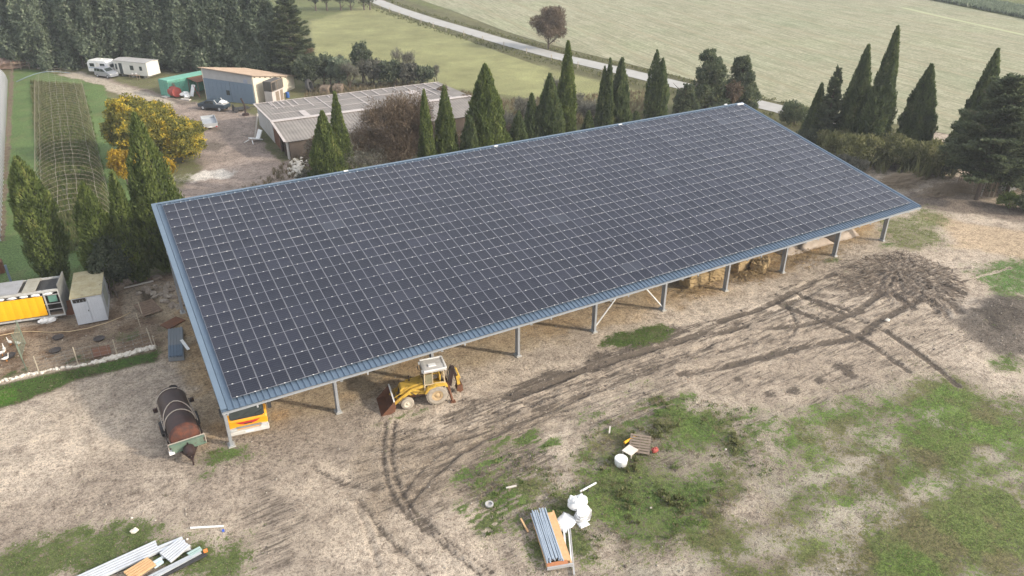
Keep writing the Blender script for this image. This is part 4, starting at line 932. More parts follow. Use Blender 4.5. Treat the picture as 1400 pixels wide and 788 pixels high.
# ------------------------------------------------------------ loader backhoe. local x = forward, y = left (towards the camera)
r0, f0 = at(598, 551), at(559.5, 558.5); fwd = (f0-r0)[:2]; rz = math.atan2(fwd[1], fwd[0])
base = r0[:2]-np.array((-math.sin(rz), math.cos(rz)))*.72
bh = thing('backhoe_loader', 'old yellow backhoe loader with a white cab roof and its front bucket on the gravel', 'backhoe loader', (base[0], base[1], 0), rz)
Yl = M['yellow']; ch = MB
for s in (-1, 1):
    wv = tyre(MB(), (0, s*.74, .74), (0, 1, 0), .74, .42, 24)
    for i in range(22):
        an = 2*math.pi*i/22
        for e in (-1, 1):
            wv.box((math.cos(an+e*.06)*.73, s*.74+e*.1, .74+math.sin(an+e*.06)*.73), (.09, .2, .05), tilt=Matrix.Rotation(-an+math.pi/2, 3, 'Y'))
    wh = wv.build('rear_wheel', M['dusty_tyre'], bh); MB().lathe((0, s*.80, .74), (0, s, 0), [(0, .42), (.13, .40), (.10, .24), (.06, .22), (.12, .1), (.14, 0)], 18).build('rim', mat('rusty_cream_rim', (.48, .36, .20), .8, 0, (.32, .2, .11), 4, .6), wh)
    wh = tyre(MB(), (2.02, s*.72, .45), (0, 1, 0), .45, .27, 20).build('front_wheel', M['dusty_tyre'], bh, smooth=True); MB().lathe((2.02, s*.78, .45), (0, s, 0), [(0, .26), (.07, .25), (.04, .12), (.08, .06), (.1, 0)], 16).build('rim', mat('cream_rim', (.60, .55, .44), .7, 0, (.45, .38, .28), 4, .5), wh)
    fe = MB().prism([(-.75, 1.35), (-.55, 1.55), (.1, 1.6), (.62, 1.45), (.85, 1.05), (.75, 1.05), (.5, 1.35), (0, 1.5), (-.5, 1.45), (-.68, 1.3)], 'y', s*.52, s*.96); fe.build('fender', Yl, bh)
MB().box((1.15, 0, .72), (2.6, .55, .4)).box((2.02, 0, .45), (.16, 1.3, .16)).box((0, 0, .74), (.3, 1.3, .3)).build('chassis', M['rusty'], bh)
hd = MB().prism([(.78, .92), (2.38, .92), (2.42, 1.28), (2.3, 1.46), (.78, 1.62)], 'y', -.40, .40).build('bonnet', Yl, bh, bevel=.05)
gl = MB()
for i in range(5): gl.box((2.43, 0, .98+i*.07), (.02, .62, .03))
gl.build('grille', M['black'], hd); MB().tube([(1.65, -.22, 1.45), (1.65, -.22, 1.95)], .045, 8).build('exhaust', M['darkrust'], hd)
MB().tube([(1.0, -.46, 1.5), (1.9, -.46, 1.42)], .11, 10).build('air_tank', Yl, bh)
cabm = MB()
CX0, CX1, CZ0, CZ1, CWd = -.62, .78, 1.0, 2.52, .66
for x in (CX0, CX1):
    for s in (-1, 1): cabm.bar((x, s*CWd, CZ0), (x*.92+.02, s*CWd*.92, CZ1), .07, .07)
for s in (-1, 1): cabm.bar((.22, s*CWd, CZ0), (.22, s*CWd*.93, CZ1), .06, .06); cabm.bar((CX0, s*CWd, 1.58), (CX1, s*CWd, 1.58), .05, .07); cabm.bar((.2, s*CWd, CZ0), (CX1, s*CWd, CZ0), .06, .08)
for z in (1.58,): cabm.bar((CX1, -CWd, z), (CX1, CWd, z), .06, .08); cabm.bar((CX0, -CWd, z), (CX0, CWd, z), .06, .08)
cabm.build('cab_frame', mat('dirty_cream_paint', (.58, .50, .34), .6, 0, (.4, .28, .15), 2, .6), bh)
rfm = mat('dirty_white_roof', (.62, .61, .58), .7, 0, (.36, .33, .30), 1.4, .8, 0, 12)
cr = MB().prism([(-.78, 2.52), (.84, 2.52), (.80, 2.64), (.6, 2.68), (-.6, 2.68), (-.76, 2.62)], 'y', -.74, .74).build('cab_roof', rfm, bh, bevel=.04)
rr = MB()
for s in (-1, 1): rr.bar((-.74, s*.70, 2.72), (.76, s*.70, 2.70), .07, .07)
rr.bar((-.74, -.7, 2.72), (-.74, .7, 2.72), .07, .07); rr.box((.1, .1, 2.71), (.5, .3, .06)); rr.build('roof_rail', M['white'], cr)
MB().bar((.80, -.58, 2.05), (.80, .58, 2.05), .02, .82).build('windscreen', M['glass'], bh)
for s in (-1, 1):
    MB().box((.48, s*.655, 2.02), (.42, .02, .72)).build('side_window', mat('dusty_glass', (.30, .27, .16), .3, 0, (.16, .15, .1), 2, .6), bh)
    MB().box((.48, s*.67, 1.28), (.40, .025, .45)).build('door_panel', M['black'], bh)
st = MB().box((-.1, 0, 1.25), (.5, .55, .16)).box((-.36, 0, 1.6), (.12, .52, .6)); st.build('seat', M['yellow'], bh, bevel=.04)
MB().tube([(.6, 0, 1.35), (.38, 0, 1.72)], .03, 6).lathe((.38, 0, 1.72), (-.6, 0, .8), [(-.02, .2), (.02, .2)], 14).build('steering_wheel', M['black'], bh)
for s in (-1, 1):
    arm = MB().bar((.72, s*.56, 1.50), (1.65, s*.56, 1.34), .10, .20).bar((1.60, s*.56, 1.36), (2.95, s*.56, .42), .10, .22).bar((.80, s*.56, .92), (1.75, s*.56, 1.02), .09, .14).bar((1.7, s*.56, .98), (1.95, s*.56, 1.2), .09, .14)
    ao = arm.build('loader_arm', Yl, bh)
    MB().tube([(.85, s*.56, 1.05), (1.7, s*.56, 1.28)], .05, 8).build('lift_cylinder', Yl, ao)
    MB().tube([(1.75, s*.44, 1.5), (2.45, s*.44, 1.08)], .055, 8).tube([(2.45, s*.44, 1.08), (2.9, s*.44, .82)], .03, 8).build('tilt_cylinder', M['yellow'], ao)
MB().tube([(2.62, -.6, .66), (2.62, .6, .66)], .06, 8).tube([(1.65, -.6, 1.36), (1.65, .6, 1.36)], .05, 8).build('arm_crossbar', Yl, bh)
bk = MB(); pf = [(2.95, .95), (2.85, .55), (2.95, .18), (3.25, .04), (3.85, .02)]; tq = .05; HBW = 1.02
for (x0, z0), (x1, z1) in zip(pf[:-1], pf[1:]): bk.bar((x0, 0, z0), (x1, 0, z1), 2*HBW, tq)
for s in (-1, 1): bk.prism([(2.95, .95), (2.85, .55), (2.95, .18), (3.25, .04), (3.85, .02), (3.45, .42)], 'y', s*HBW-.02, s*HBW+.02)
bk.build('bucket', M['rusty'], bh)
MB().bar((2.93, -HBW, 1.0), (2.93, HBW, 1.0), .09, .09).build('bucket_bar', M['white'], bh)
bo = MB().bar((-1.05, 0, .75), (-1.28, 0, 2.25), .22, .26).bar((-1.28, 0, 2.2), (-1.62, 0, .95), .18, .2).build('backhoe_boom', M['darkrust'], bh)
MB().bar((-1.6, .0, 1.45), (-1.70, .0, .62), .2, .2).tube([(-1.5, 0, 2.1), (-1.78, 0, 1.2)], .06, 8).build('dipper_stick', Yl, bh)
MB().prism([(-1.9, .75), (-1.55, .7), (-1.5, .35), (-1.75, .15), (-1.95, .3)], 'y', -.25, .25).build('digging_bucket', M['rusty'], bh)
for s in (-1, 1): MB().bar((-.85, s*.7, .95), (-1.0, s*.95, .12), .12, .14).box((-1.02, s*.97, .06), (.35, .3, .06)).build('stabiliser', M['rusty'], bh)
MB().box((-.85, 0, .85), (.18, 1.5, .5)).build('rear_frame', M['rusty'], bh)
for s in (-.12, .12): MB().tube([(-.9, s, 1.0), (-1.0, s*1.6, 1.7), (-1.2, s*1.4, 2.3), (-1.45, s, 2.0)], .025, 6).build('hydraulic_hose', M['black'], bh)
MB().tube([(1.0, .5, 1.05), (1.4, .68, .9), (1.75, .6, 1.2)], .025, 6).build('hydraulic_hose', M['black'], bh)
for s in (-1, 1): MB().box((.86, s*.52, 2.58), (.1, .2, .14)).build('work_lamp', M['chrome'], bh); MB().tube([(.82, s*.68, 1.9), (.9, s*.86, 2.0)], .02, 5).box((.9, s*.92, 2.0), (.04, .16, .24)).build('mirror', M['black'], bh)

# ------------------------------------------------------------ rusty tanker trailer, local x towards the drawbar
p0, p1 = at(233, 541, 1.35), at(253, 596, 1.35); ax = (p1-p0)[:2]; TLn = float(np.hypot(*ax)); rz = math.atan2(ax[1], ax[0])
tn = thing('tanker_trailer', 'rusty dark slurry tanker trailer with pale hoops and a green front step', 'tanker trailer', (p0[0], p0[1], 0), rz)
rt_ = .88; zc = 1.22
MB().lathe((0, 0, zc), (1, 0, 0), [(-.22, 0), (-.2, .35), (-.12, .66), (.05, .84), (.2, rt_), (TLn-.2, rt_), (TLn-.02, .82), (TLn+.12, .5), (TLn+.16, 0)], 28).build('tank', M['darkrust'], tn, smooth=True)
M['rustorange'] = mat('bright_rust', (.16, .05, .024), .8, .1, (.045, .026, .024), 2.6, .7, .2, 20)
MB().lathe((0, 0, zc), (1, 0, 0), [(TLn-.3, rt_+.006), (TLn-.2, rt_+.006), (TLn, .825), (TLn+.13, .5), (TLn+.17, 0)], 28).build('front_dish', M['rustorange'], tn, smooth=True)
def hoop(x, x2=None, r=.035):
    pts = []
    for i in range(13):
        an = math.pi*i/12; pts.append((x+(0 if x2 is None else (abs(i-6)/6)**1.5*x2), math.cos(an)*(rt_+.03), zc+math.sin(an)*(rt_+.03)))
    return MB().tube(pts, r, 6)
M['hoop'] = mat('pale_strap', (.48, .44, .38), .7, .1, (.33, .26, .2), 3, .6)
for x, x2 in ((.35, None), (TLn*.40, 1.1), (TLn*.62, .25)): hoop(x, x2).build('strap', M['hoop'], tn)
MB().lathe((.22, .25, zc+.70), (0, .25, 1), [(0, .26), (.16, .26), (.17, .24), (.05, .22), (.05, 0)], 16).build('filler_opening', M['black'], tn)
fm_ = MB()
for s in (-1, 1): fm_.bar((-.1, s*.55, .62), (TLn+.4, s*.45, .60), .12, .16); fm_.bar((TLn+.3, s*.45, .6), (TLn+1.35, 0, .5), .1, .12); fm_.bar((.3, s*.98, .95), (TLn-.3, s*1.0, .95), .05, .06); fm_.bar((TLn-.5, s*.9, .5), (TLn-.4, s*1.0, 1.05), .06, .06)
fm_.build('chassis', M['darkrust'], tn)
for s in (-1, 1):
    wh = tyre(MB(), (TLn*.45, s*1.0, .5), (0, 1, 0), .5, .34).build('wheel', M['black'], tn, smooth=True); MB().lathe((TLn*.45, s*1.12, .5), (0, s, 0), [(0, .3), (.06, .28), (.03, .1), (.08, 0)], 14).build('rim', M['rusty'], wh)
    MB().box((.9, s*1.12, 1.15), (.12, .25, .3)).build('lamp_bracket', M['darkrust'], tn)
    MB().bar((TLn*.2, s*.98, 1.0), (TLn*.75, s*.98, 1.35), .04, .05).build('side_rail', M['hoop'], tn)
M['gstep'] = mat('dull_green_paint', (.10, .16, .115), .6, 0, (.16, .21, .16), 2, .5, 0, 20, (.10, .06, .04))
sp_ = MB()
for s in (-1, 1): sp_.box((TLn+.42, s*.48, .98), (.05, .86, .52))
sp_.box((TLn+.36, 0, 1.22), (.3, 2.0, .05)).box((TLn+.36, 0, .70), (.2, 2.1, .08)); sp_.build('front_step', M['gstep'], tn)
MB().tube([(TLn+.30, -1.05, 1.28), (TLn+.30, 1.05, 1.28)], .03, 6).tube([(TLn+.3, 1.05, 1.28), (TLn+.3, 1.05, .6)], .03, 6).tube([(TLn+.3, -1.05, 1.28), (TLn+.3, -1.05, .6)], .03, 6).build('step_rail', M['hoop'], tn)
MB().lathe((TLn+.55, 0, .75), (1, 0, 0), [(0, .34), (.3, .36), (.55, .2), (.6, 0)], 14).build('pump', M['darkrust'], tn, smooth=True)
MB().box((TLn+.35, -.95, .72), (.3, .3, .16)).build('tail_light', M['white'], tn); MB().tube([(TLn+1.3, 0, .45), (TLn+1.3, 0, .03)], .045, 8).build('parking_leg', M['darkrust'], tn)

M['hutw'] = mat('dirty_white_frame', (.50, .50, .48), .7, 0, (.34, .33, .30), 2, .6)
# ------------------------------------------------------------ lorry body with a yellow tarpaulin
a, b2 = at(0, 449.5)[:2], at(92, 436)[:2]; d_, n_ = frame_axes(a, b2); LL = 9.5
yt = thing('lorry_trailer', 'old lorry trailer with a yellow side curtain and an open dark end bay', 'trailer', (b2[0], b2[1], 0), math.atan2(d_[1], d_[0]))   # local x<0 to the left, y back
LB, LH = 2.45, 2.75
fm_ = MB().box((-LL/2, .06, .42), (LL, .12, .14)).box((-LL/2, LB-.06, .42), (LL, .12, .14)).box((-LL/2, .05, LH-.10), (LL, .10, .20)).box((-LL/2, LB-.05, LH-.1), (LL, .1, .2))
for x in (-.05, -1.1, -3.2, -LL+.05): fm_.box((x, .05, (LH+.4)/2), (.09, .09, LH-.4)); fm_.box((x, LB-.05, (LH+.4)/2), (.09, .09, LH-.4))
fm_.build('body_frame', M['hutw'], yt)
mo_ = mat('stained_roof_sheet', (.36, .34, .28), .9, 0, (.24, .22, .17), 2, .6)
rp_ = mat('dusty_grey_roof', (.33, .325, .335), .8, 0, (.22, .22, .21), .8, .7, 0, 10)
MB().box((-LL/2-1.4, LB/2, LH+.03), (LL-2.8, LB-.04, .05)).build('roof', rp_, yt); MB().box((-2.05, LB/2, LH+.03), (.95, LB-.04, .05)).build('roof_patch', mo_, yt); MB().box((-.82, LB/2, LH-.18), (1.5, LB-.1, .05)).build('roof_patch', M['black'], yt)
MB().box((0.02, LB/2, (LH+.55)/2+.2), (.06, LB, LH-.2)).build('end_board', mat('grey_end_board', (.20, .20, .185), .8, 0, (.13, .13, .12), 1.2, .6), yt)
MB().box((-LL/2, LB-.03, 1.55), (LL-.1, .04, 2.1)).build('side_wall', M['bandgrey'], yt); MB().box((-LL/2, LB/2, .52), (LL-.1, LB-.1, .08)).build('floor', M['wood'], yt)
cu = MB(); nq = 60; xs = np.linspace(-LL+.1, -1.2, nq); vs = []
for i, x in enumerate(xs):
    yy = -.03-.025*abs(math.sin(i*.8)); vs += [(x, yy-.05, .62), (x, yy-.07, 1.4), (x, yy-.05, 2.32)]
cu.add(vs, [(3*i+j, 3*i+3+j, 3*i+4+j, 3*i+1+j) for i in range(nq-1) for j in (0, 1)]); co = cu.build('side_curtain', mat('yellow_tarpaulin', (.86, .43, .008), .45, 0, (.80, .38, .008), .8, .3), yt); so = co.modifiers.new('thick', 'SOLIDIFY'); so.thickness = .01
for i, x in enumerate(np.arange(-LL+.5, -.3, .82)): MB().blob((x, .0, 2.43), (.36, .09, .09), i, .25, 8, 5).build('rolled_sheet', M['white'], yt)
MB().box((-.55, .02, 1.95), (.6, .04, .55)).build('window', mat('green_glass', (.12, .25, .20), .3), yt); 
ib = MB()
for z in (1.0, 1.5, 2.28): ib.box((-.85, .06, z), (1.5, .05, .05))
ib.build('inner_rail', M['bandgrey'], yt); MB().box((-.8, .5, 1.5), (1.5, .06, 1.9)).build('bay_shade_sheet', M['black_open'], yt)  # near-black sheet added to darken the end bay, in place of shade
for x in (-LL+2, -LL+3.2):
    for y in (.3, LB-.3): tyre(MB(), (x, y, .42), (0, 1, 0), .42, .25).build('wheel', M['black'], yt)
for yy in (.4, LB-.4): MB().box((-.9, yy, .2), (.3, .3, .4)).build('support', M['concrete'], yt)
for i, (x, y, r) in enumerate(((-1.75, -.14, .2), (-1.45, -.16, .26), (-1.05, -.15, .22), (-1.2, -.2, .16))):
    q = (b2[0]+d_[0]*x+n_[0]*y, b2[1]+d_[1]*x+n_[1]*y)
    tag(MB().blob((0, 0, r*.7), (r*1.3, r*.9, r), i, .3).build('rubble_bag', M['white']), 'white rubble bag lying along the foot of the yellow trailer', 'bag', 'white bags at the foot of the yellow trailer').location = (q[0], q[1], .02)
# ------------------------------------------------------------ white site hut
a, b2 = at(107.5, 446.5)[:2], at(148.5, 439)[:2]; d_, n_ = frame_axes(a, b2); HWd, HLn = float(np.hypot(*(b2-a))), 4.7
ht = thing('site_hut', 'narrow white site hut with a mossy flat roof and a dark gap over the door', 'hut', (a[0], a[1], 0), math.atan2(d_[1], d_[0]))
HT = 2.45; M['hutwhite'] = mat('grey_white_panel', (.52, .545, .58), .6, 0, (.44, .46, .49), .8, .5)
MB().prism([(.0, .1), (HWd, .1), (HWd, HT), (0, HT)], 'y', .04, HLn).build('body', M['hutwhite'], ht)
mo = mat('mossy_roof', (.44, .40, .27), .95, 0, (.32, .27, .15), 1.4, .8, .4, 14, (.20, .17, .11))
MB().box((HWd/2, HLn/2, HT+.04), (HWd+.12, HLn+.12, .08)).build('roof', mo, ht)
dr = MB().box((HWd*.25+.03, .0, 1.08), (HWd/2-.08, .05, 1.9)).build('door', M['hutwhite'], ht); MB().box((HWd*.47, -.04, 1.25), (.05, .05, .12)).build('handle', M['black'], dr)
MB().box((HWd*.76, .0, 1.25), (HWd/2-.06, .05, 2.2)).build('door', M['hutwhite'], ht)
MB().box((HWd*.26, .0, 2.2), (HWd/2-.16, .06, .28)).build('opening', M['black_open'], ht)  # near-black panel painted as the shade in the gap over the door
sl_ = MB()
for i in range(9): sl_.box((HWd*(i+.5)/9, -.03, 1.2), (.02, .02, 2.1))
sl_.build('cladding_batten', M['hutwhite'], ht); MB().box((HWd+.02, HLn*.45, 1.4), (.03, 1.9, 1.5)).build('side_panel', mat('grey_green_panel', (.33, .35, .31), .7, 0, (.25, .27, .23), 2, .5), ht)
for y in (.4, HLn-.4): MB().box((HWd/2, y, .05), (HWd-.1, .2, .12)).build('support', M['concrete'], ht)
# rusty board between trailer and hut
q = at(97, 433); o = tag(MB().box((0, 0, .6), (.95, .06, 1.2)).build('steel_sheet', M['rusty']), 'rusty steel sheet standing between the yellow trailer and the white hut', 'sheet'); o.location = (q[0], q[1]+.3, 0); o.rotation_euler = (-.3, 0, -.1)
# ------------------------------------------------------------ poultry pen: wire fence, white stones, hose, geese
M['post'] = mat('pale_fence_post', (.46, .40, .30), .9, 0, (.34, .29, .22), 4, .5)
M['wire'] = mat('wire', (.33, .36, .34), .5, .4)
def wire_mesh(mb, a, b2, h, st=.5, r=.006):
    a = np.array(a); b2 = np.array(b2); L = np.hypot(*(b2-a)); n = max(2, int(L/st))
    for i in range(n+1):
        p = a+(b2-a)*i/n; mb.tube([(p[0], p[1], .03), (p[0], p[1], h)], r, 3, cap=False)
    for z in np.linspace(.1, h, 5): mb.tube([(a[0], a[1], z), (b2[0], b2[1], z)], r, 3, cap=False)
pf_ = thing('wire_fence', 'low wire fence on thin pale posts behind the row of white stones', 'fence', (*at(54, 510)[:2], 0))
L0 = np.array(pf_.location[:2]); pl = [at(px, py)[:2]-L0 for px, py in ((54, 511), (107, 498.5), (161, 488), (209, 474))]
for i, p in enumerate(pl): MB().tube([(p[0], p[1], 0), (p[0]-.1*(i == 3), p[1]+.35*(i == 3), 1.5)], .04, 7).build('fence_post', M['post'], pf_)
wm = MB()
for p, q in zip(pl[:-1], pl[1:]): wire_mesh(wm, p, q, 1.3)
wm.build('wire_mesh', M['wire'], pf_)
gf = thing('netting_fence', 'tall bundle of green wire netting standing in the poultry pen near the trailer', 'fence', (*at(37, 505)[:2], 0))
L0 = np.array(gf.location[:2]); pl = [at(px, py)[:2]-L0 for px, py in ((37, 507), (30, 490), (35, 470))]
M['gnet'] = mat('green_netting', (.13, .17, .12), .7, 0, (.2, .22, .17), 3, .5)
wm = MB()
for p, q in zip(pl[:-1], pl[1:]):
    wire_mesh(wm, p, q, 2.0, .16, .011)
wm.build('netting', M['gnet'], gf)
for p in pl: MB().tube([(p[0], p[1], 0), (p[0]-.1, p[1], 2.1)], .04, 6).build('fence_post', M['gnet'], gf)
ff = thing('corner_fence', 'thin pale stakes between the pallet and the white stones', 'fence', (*at(192, 432)[:2], 0)); L0 = np.array(ff.location[:2])
for px, py in ((192, 447), (195, 432), (214, 478)):
    p = at(px, py)[:2]-L0; MB().tube([(p[0], p[1], 0), (p[0]-.05, p[1], 1.25)], .035, 6).build('fence_post', M['post'], ff)
rg = random.Random(2); M['stone'] = mat('white_limestone', (.66, .62, .54), .9, 0, (.52, .47, .40), 5, .5, .3, 25)
sm = [MB().blob((0, 0, .06), (.17, .13, .12), i, .28, 8, 5).mesh('stone', M['stone']) for i in range(5)]
A_, B2_ = at(-2, 523)[:2], at(213, 475.5)[:2]; nst = 64
for i in range(nst):
    t = (i+.5)/nst; q = A_+(B2_-A_)*t; bend = .12*math.sin(t*7)+.25*math.sin(t*3.1)*0
    o = tag(link('stone', rg.choice(sm), None, (q[0]+rg.uniform(-.06, .06), q[1]+bend+rg.uniform(-.12, .12)-.5*t*(1-t), -.01), (rg.uniform(-.3, .3), 0, rg.uniform(0, 6))), 'white limestone lump in the row edging the poultry pen', 'stone', 'white stones edging the poultry pen')
    s = rg.uniform(.7, 1.25)*(1.25 if t > .6 else .8); o.scale = (s, s, s)
hz = [at(px, py)[:2] for px, py in ((-30, 466), (0, 460), (20, 456), (40, 454), (70, 455.5), (95, 454.5), (120, 450), (145, 443), (165, 435), (185, 425))]
pts = []
for i in range(len(hz)-1):
    for t in np.linspace(0, 1, 4)[:-1]:
        q = hz[i]*(1-t)+hz[i+1]*t; pts.append((q[0], q[1], .06))
tag(MB().tube(pts, .035, 6).build('hose', mat('pale_hose', (.52, .40, .24), .6)), 'long pale hose curving past the white hut and the yellow trailer', 'hose')
gw = mat('white_feathers', (.80, .78, .72), .8, 0, (.66, .62, .55), 6, .5); go = mat('orange_beak', (.75, .28, .04), .5)
def goose_meshes():
    b = MB().blob((0, 0, .42), (.34, .17, .18), 1, .04, 10, 8); b.tube([(-.25, 0, .44), (-.48, 0, .52)], [.09, .02], 8)
    b.tube([(.22, 0, .48), (.34, 0, .62), (.37, 0, .80), (.38, 0, .9)], [.09, .055, .045, .05], 8); b.blob((.41, 0, .93), (.075, .05, .05), 2, .02, 8, 6)
    k = MB().tube([(.46, 0, .92), (.56, 0, .90)], [.03, .012], 6)
    l = MB()
    for s in (-1, 1): l.tube([(0, s*.07, .28), (.02, s*.07, .02)], .018, 5); l.box((.05, s*.07, .015), (.12, .08, .02))
    return b.mesh('goose', gw, True), k.mesh('beak', go), l.mesh('leg_pair', go)
gm, km, lm = goose_meshes()
for i, (px, py, rz_) in enumerate(((15, 471.5, 2.2), (25.5, 473, 2.5), (7, 481, 1.7), (4, 486, -2.8), (9, 494, .3))):
    q = at(px, py); o = tag(link('goose', gm, None, (q[0], q[1], 0), (0, 0, rz_)), 'white goose standing in the brown pen by the yellow trailer', 'goose', 'geese in the pen'); link('beak', km, o); link('legs', lm, o); o.scale = (.62, .62, .62)
for i, (px, py, lb) in enumerate(((80, 463, 'dark rubber feed tub lying in the pen nearest the white hut'), (76, 481, 'dark rubber feed tub lying in the middle of the pen'), (136, 465, 'dark flat feed tub lying right of the white hut'), (14, 488, 'dark feed tub beside the geese'))):
    q = at(px, py); o = tag(MB().lathe((0, 0, 0), (0, 0, 1), [(0, .3), (.16, .42), (.16, .38), (.04, .28), (.04, 0)], 16).build('feed_tub', mat('dull_black_tub', (.07, .06, .055), .9), smooth=True), lb, 'tub'); o.location = (q[0], q[1], .01)
# sheets, pallet, plates by the gable
def flat(name, px, m, label, cat, th=.06, z=.05, n=None, extra=None):
    P = [at(*p)[:2] for p in px]; c = sum(P)/len(P); k = len(P)
    mb = MB().add([(p[0]-c[0], p[1]-c[1], 0) for p in P]+[(p[0]-c[0], p[1]-c[1], th) for p in P], [tuple(range(k))[::-1], tuple(range(k, 2*k))]+[(i, (i+1) % k, k+(i+1) % k, k+i) for i in range(k)])
    if n:
        for i in range(n):
            t = (i+.5)/n; a = P[0]*(1-t)+P[1]*t-c; b = P[3]*(1-t)+P[2]*t-c; mb.bar((a[0], a[1], th+.02), (b[0], b[1], th+.02), .10, .05)
    o = tag(mb.build(name, m), label, cat); o.location = (c[0], c[1], z); return o
flat('steel_plate', ((219, 446), (231, 451.5), (254, 439), (241, 434)), M['rusty'], 'dark rusty steel plate lying flat beside the grey sheets', 'plate', .05)
flat('steel_plate', ((126, 478), (150, 473), (153, 485), (129, 490)), M['rusty'], 'dark brown steel plate lying flat inside the pen near the white stones', 'plate', .04)
q = flat('roofing_sheets', ((231, 495), (252.5, 493), (250.5, 452), (230.5, 455)), mat('grey_blue_sheets', (.21, .225, .235), .5, .2, (.17, .20, .23), .6, .5), 'stack of grey ribbed roofing sheets lying beside the hangar gable', 'sheets', .28, .02, 5)
flat('roofing_sheet', ((232, 494), (251.5, 492), (251, 477), (231.5, 479)), M['roofsheet'], 'dark blue sheet end lying on the grey roofing sheets', 'sheet', .03, .36, 5)
MB_ = MB().bar((0, 0, 0), (.25, -1.7, 0), .22, .03); o = tag(MB_.build('metal_strip', M['white']), 'white metal strip lying on top of the grey roofing sheets', 'strip'); q = at(248, 465, .42); o.location = (q[0], q[1], .43)
def pallet(name, label, loc, rz, tilt=0, m=None, L=1.2, Wd=1.0, nb=6):
    r = thing(name, label, 'pallet', loc, rz); mb = MB()
    for i in range(nb): mb.box((0, -Wd/2+Wd*(i+.5)/nb, .13), (L, Wd/nb*.72, .022))
    mb.build('deck', m or M['wood'], r)
    st_ = MB()
    for x in (-L/2+.06, 0, L/2-.06):
        st_.box((x, 0, .108), (.1, Wd, .02)); st_.box((x, 0, .012), (.1, Wd, .02))
        for y in (-Wd/2+.06, 0, Wd/2-.06): st_.box((x, y, .06), (.1, .1, .075))
    st_.build('blocks', m or M['wood'], r); r.rotation_euler = (tilt, 0, rz); return r
q = at(203, 424); pallet('pallet', 'weathered brown pallet lying crooked beside the muddy puddle in the pen', (q[0], q[1], .12), .25, .12, mat('brown_pallet_wood', (.22, .15, .10), .9, 0, (.13, .09, .065), 4, .5), 1.5, 2.1, 7)
q = at(190, 391); tag(MB().bar((-1.2, 0, .1), (1.2, .15, .1), .16, .08).build('plank', M['plank']), 'pale plank lying on the rubble behind the hut', 'plank').location = q
q = at(162, 397); tag(MB().blob((0, 0, .3), (.5, .4, .35), 3, .2).build('boulder', mat('brown_stone', (.27, .22, .17), .95, 0, (.2, .16, .12), 3, .5, .4, 15)), 'brown stone block at the foot of the dark bush', 'stone').location = q
rg = random.Random(11); bm_ = [MB().blob((0, 0, .1), (.32, .24, .22), i+20, .3, 9, 6).mesh('rubble', mat('grey_brown_rubble_%s' % 'abc'[i], ((.33, .28, .23), (.27, .22, .175), (.38, .33, .27))[i], .95, 0, (.2, .16, .12), 3, .5, .4, 15)) for i in range(3)]
for i in range(46):
    px, py = rg.choice(((222, 400, 16, 14), (245, 415, 12, 16), (236, 395, 18, 8), (200, 395, 20, 5)))[:2]; q = at(px+rg.gauss(0, 11), py+rg.gauss(0, 8))
    o = tag(link('rubble_stone', rg.choice(bm_), None, (q[0], q[1], 0), (rg.uniform(-.5, .5), rg.uniform(-.5, .5), rg.uniform(0, 6))), 'grey brown rubble stone on the heap beside the left gable column', 'stone', 'rubble beside the gable'); s = rg.uniform(.4, 1.3); o.scale = (s, s, s*.7)
# white stones at the barn corner and by the yard
rg = random.Random(12)
for i in range(60):
    q = at(407+rg.gauss(0, 7), 232+rg.gauss(0, 6)); o = tag(link('stone', rg.choice(sm), None, (q[0], q[1], rg.uniform(0, .25)), (rg.uniform(-.5, .5), rg.uniform(-.5, .5), rg.uniform(0, 6))), 'white block in the rubble heap at the corner of the barn', 'stone', 'white rubble at the barn corner'); s = rg.uniform(.8, 2.2); o.scale = (s, s, s)
for i in range(16):
    q = at(505+rg.gauss(0, 16), 222+rg.gauss(0, 3)); o = tag(link('stone', rg.choice(sm), None, (q[0], q[1], 0), (0, 0, rg.uniform(0, 6))), 'pale boulder in the line behind the roof by the bare brown tree', 'stone', 'pale boulders by the bare tree'); s = rg.uniform(2, 4); o.scale = (s, s, s)
for px, py, rz_, lb in ((350, 193, .4, 'white chair lying overturned at the barn gable'),):
    q = at(px, py); o = tag(MB().box((0, 0, .2), (1.1, .5, .08), tilt=Matrix.Rotation(.3, 3, 'Y')).box((.4, 0, .5), (.08, .5, .8), tilt=Matrix.Rotation(.5, 3, 'Y')).bar((-.5, -.2, .2), (-.7, -.6, 0), .06, .06).bar((-.5, .2, .2), (-.9, .4, 0), .06, .06).build('chair', M['white']), lb, 'chair'); o.location = q; o.rotation_euler = (0, 0, rz_); o.scale = (1.6, 1.6, 1.6)
q = at(349, 189); la = thing('ladder', 'pale ladder leaning against the barn gable', 'ladder', (q[0], q[1], 0), 0)
for s in (0, .45): MB().bar((0, s, 0), (.9, s+.1, 3.2), .06, .08).build('rail', M['plank'], la)
for i in range(9): MB().bar((.9*(i+1)/10, .1*(i+1)/10, 3.2*(i+1)/10), (.9*(i+1)/10, .45+.1*(i+1)/10, 3.2*(i+1)/10), .04, .04).build('rung', M['plank'], la)
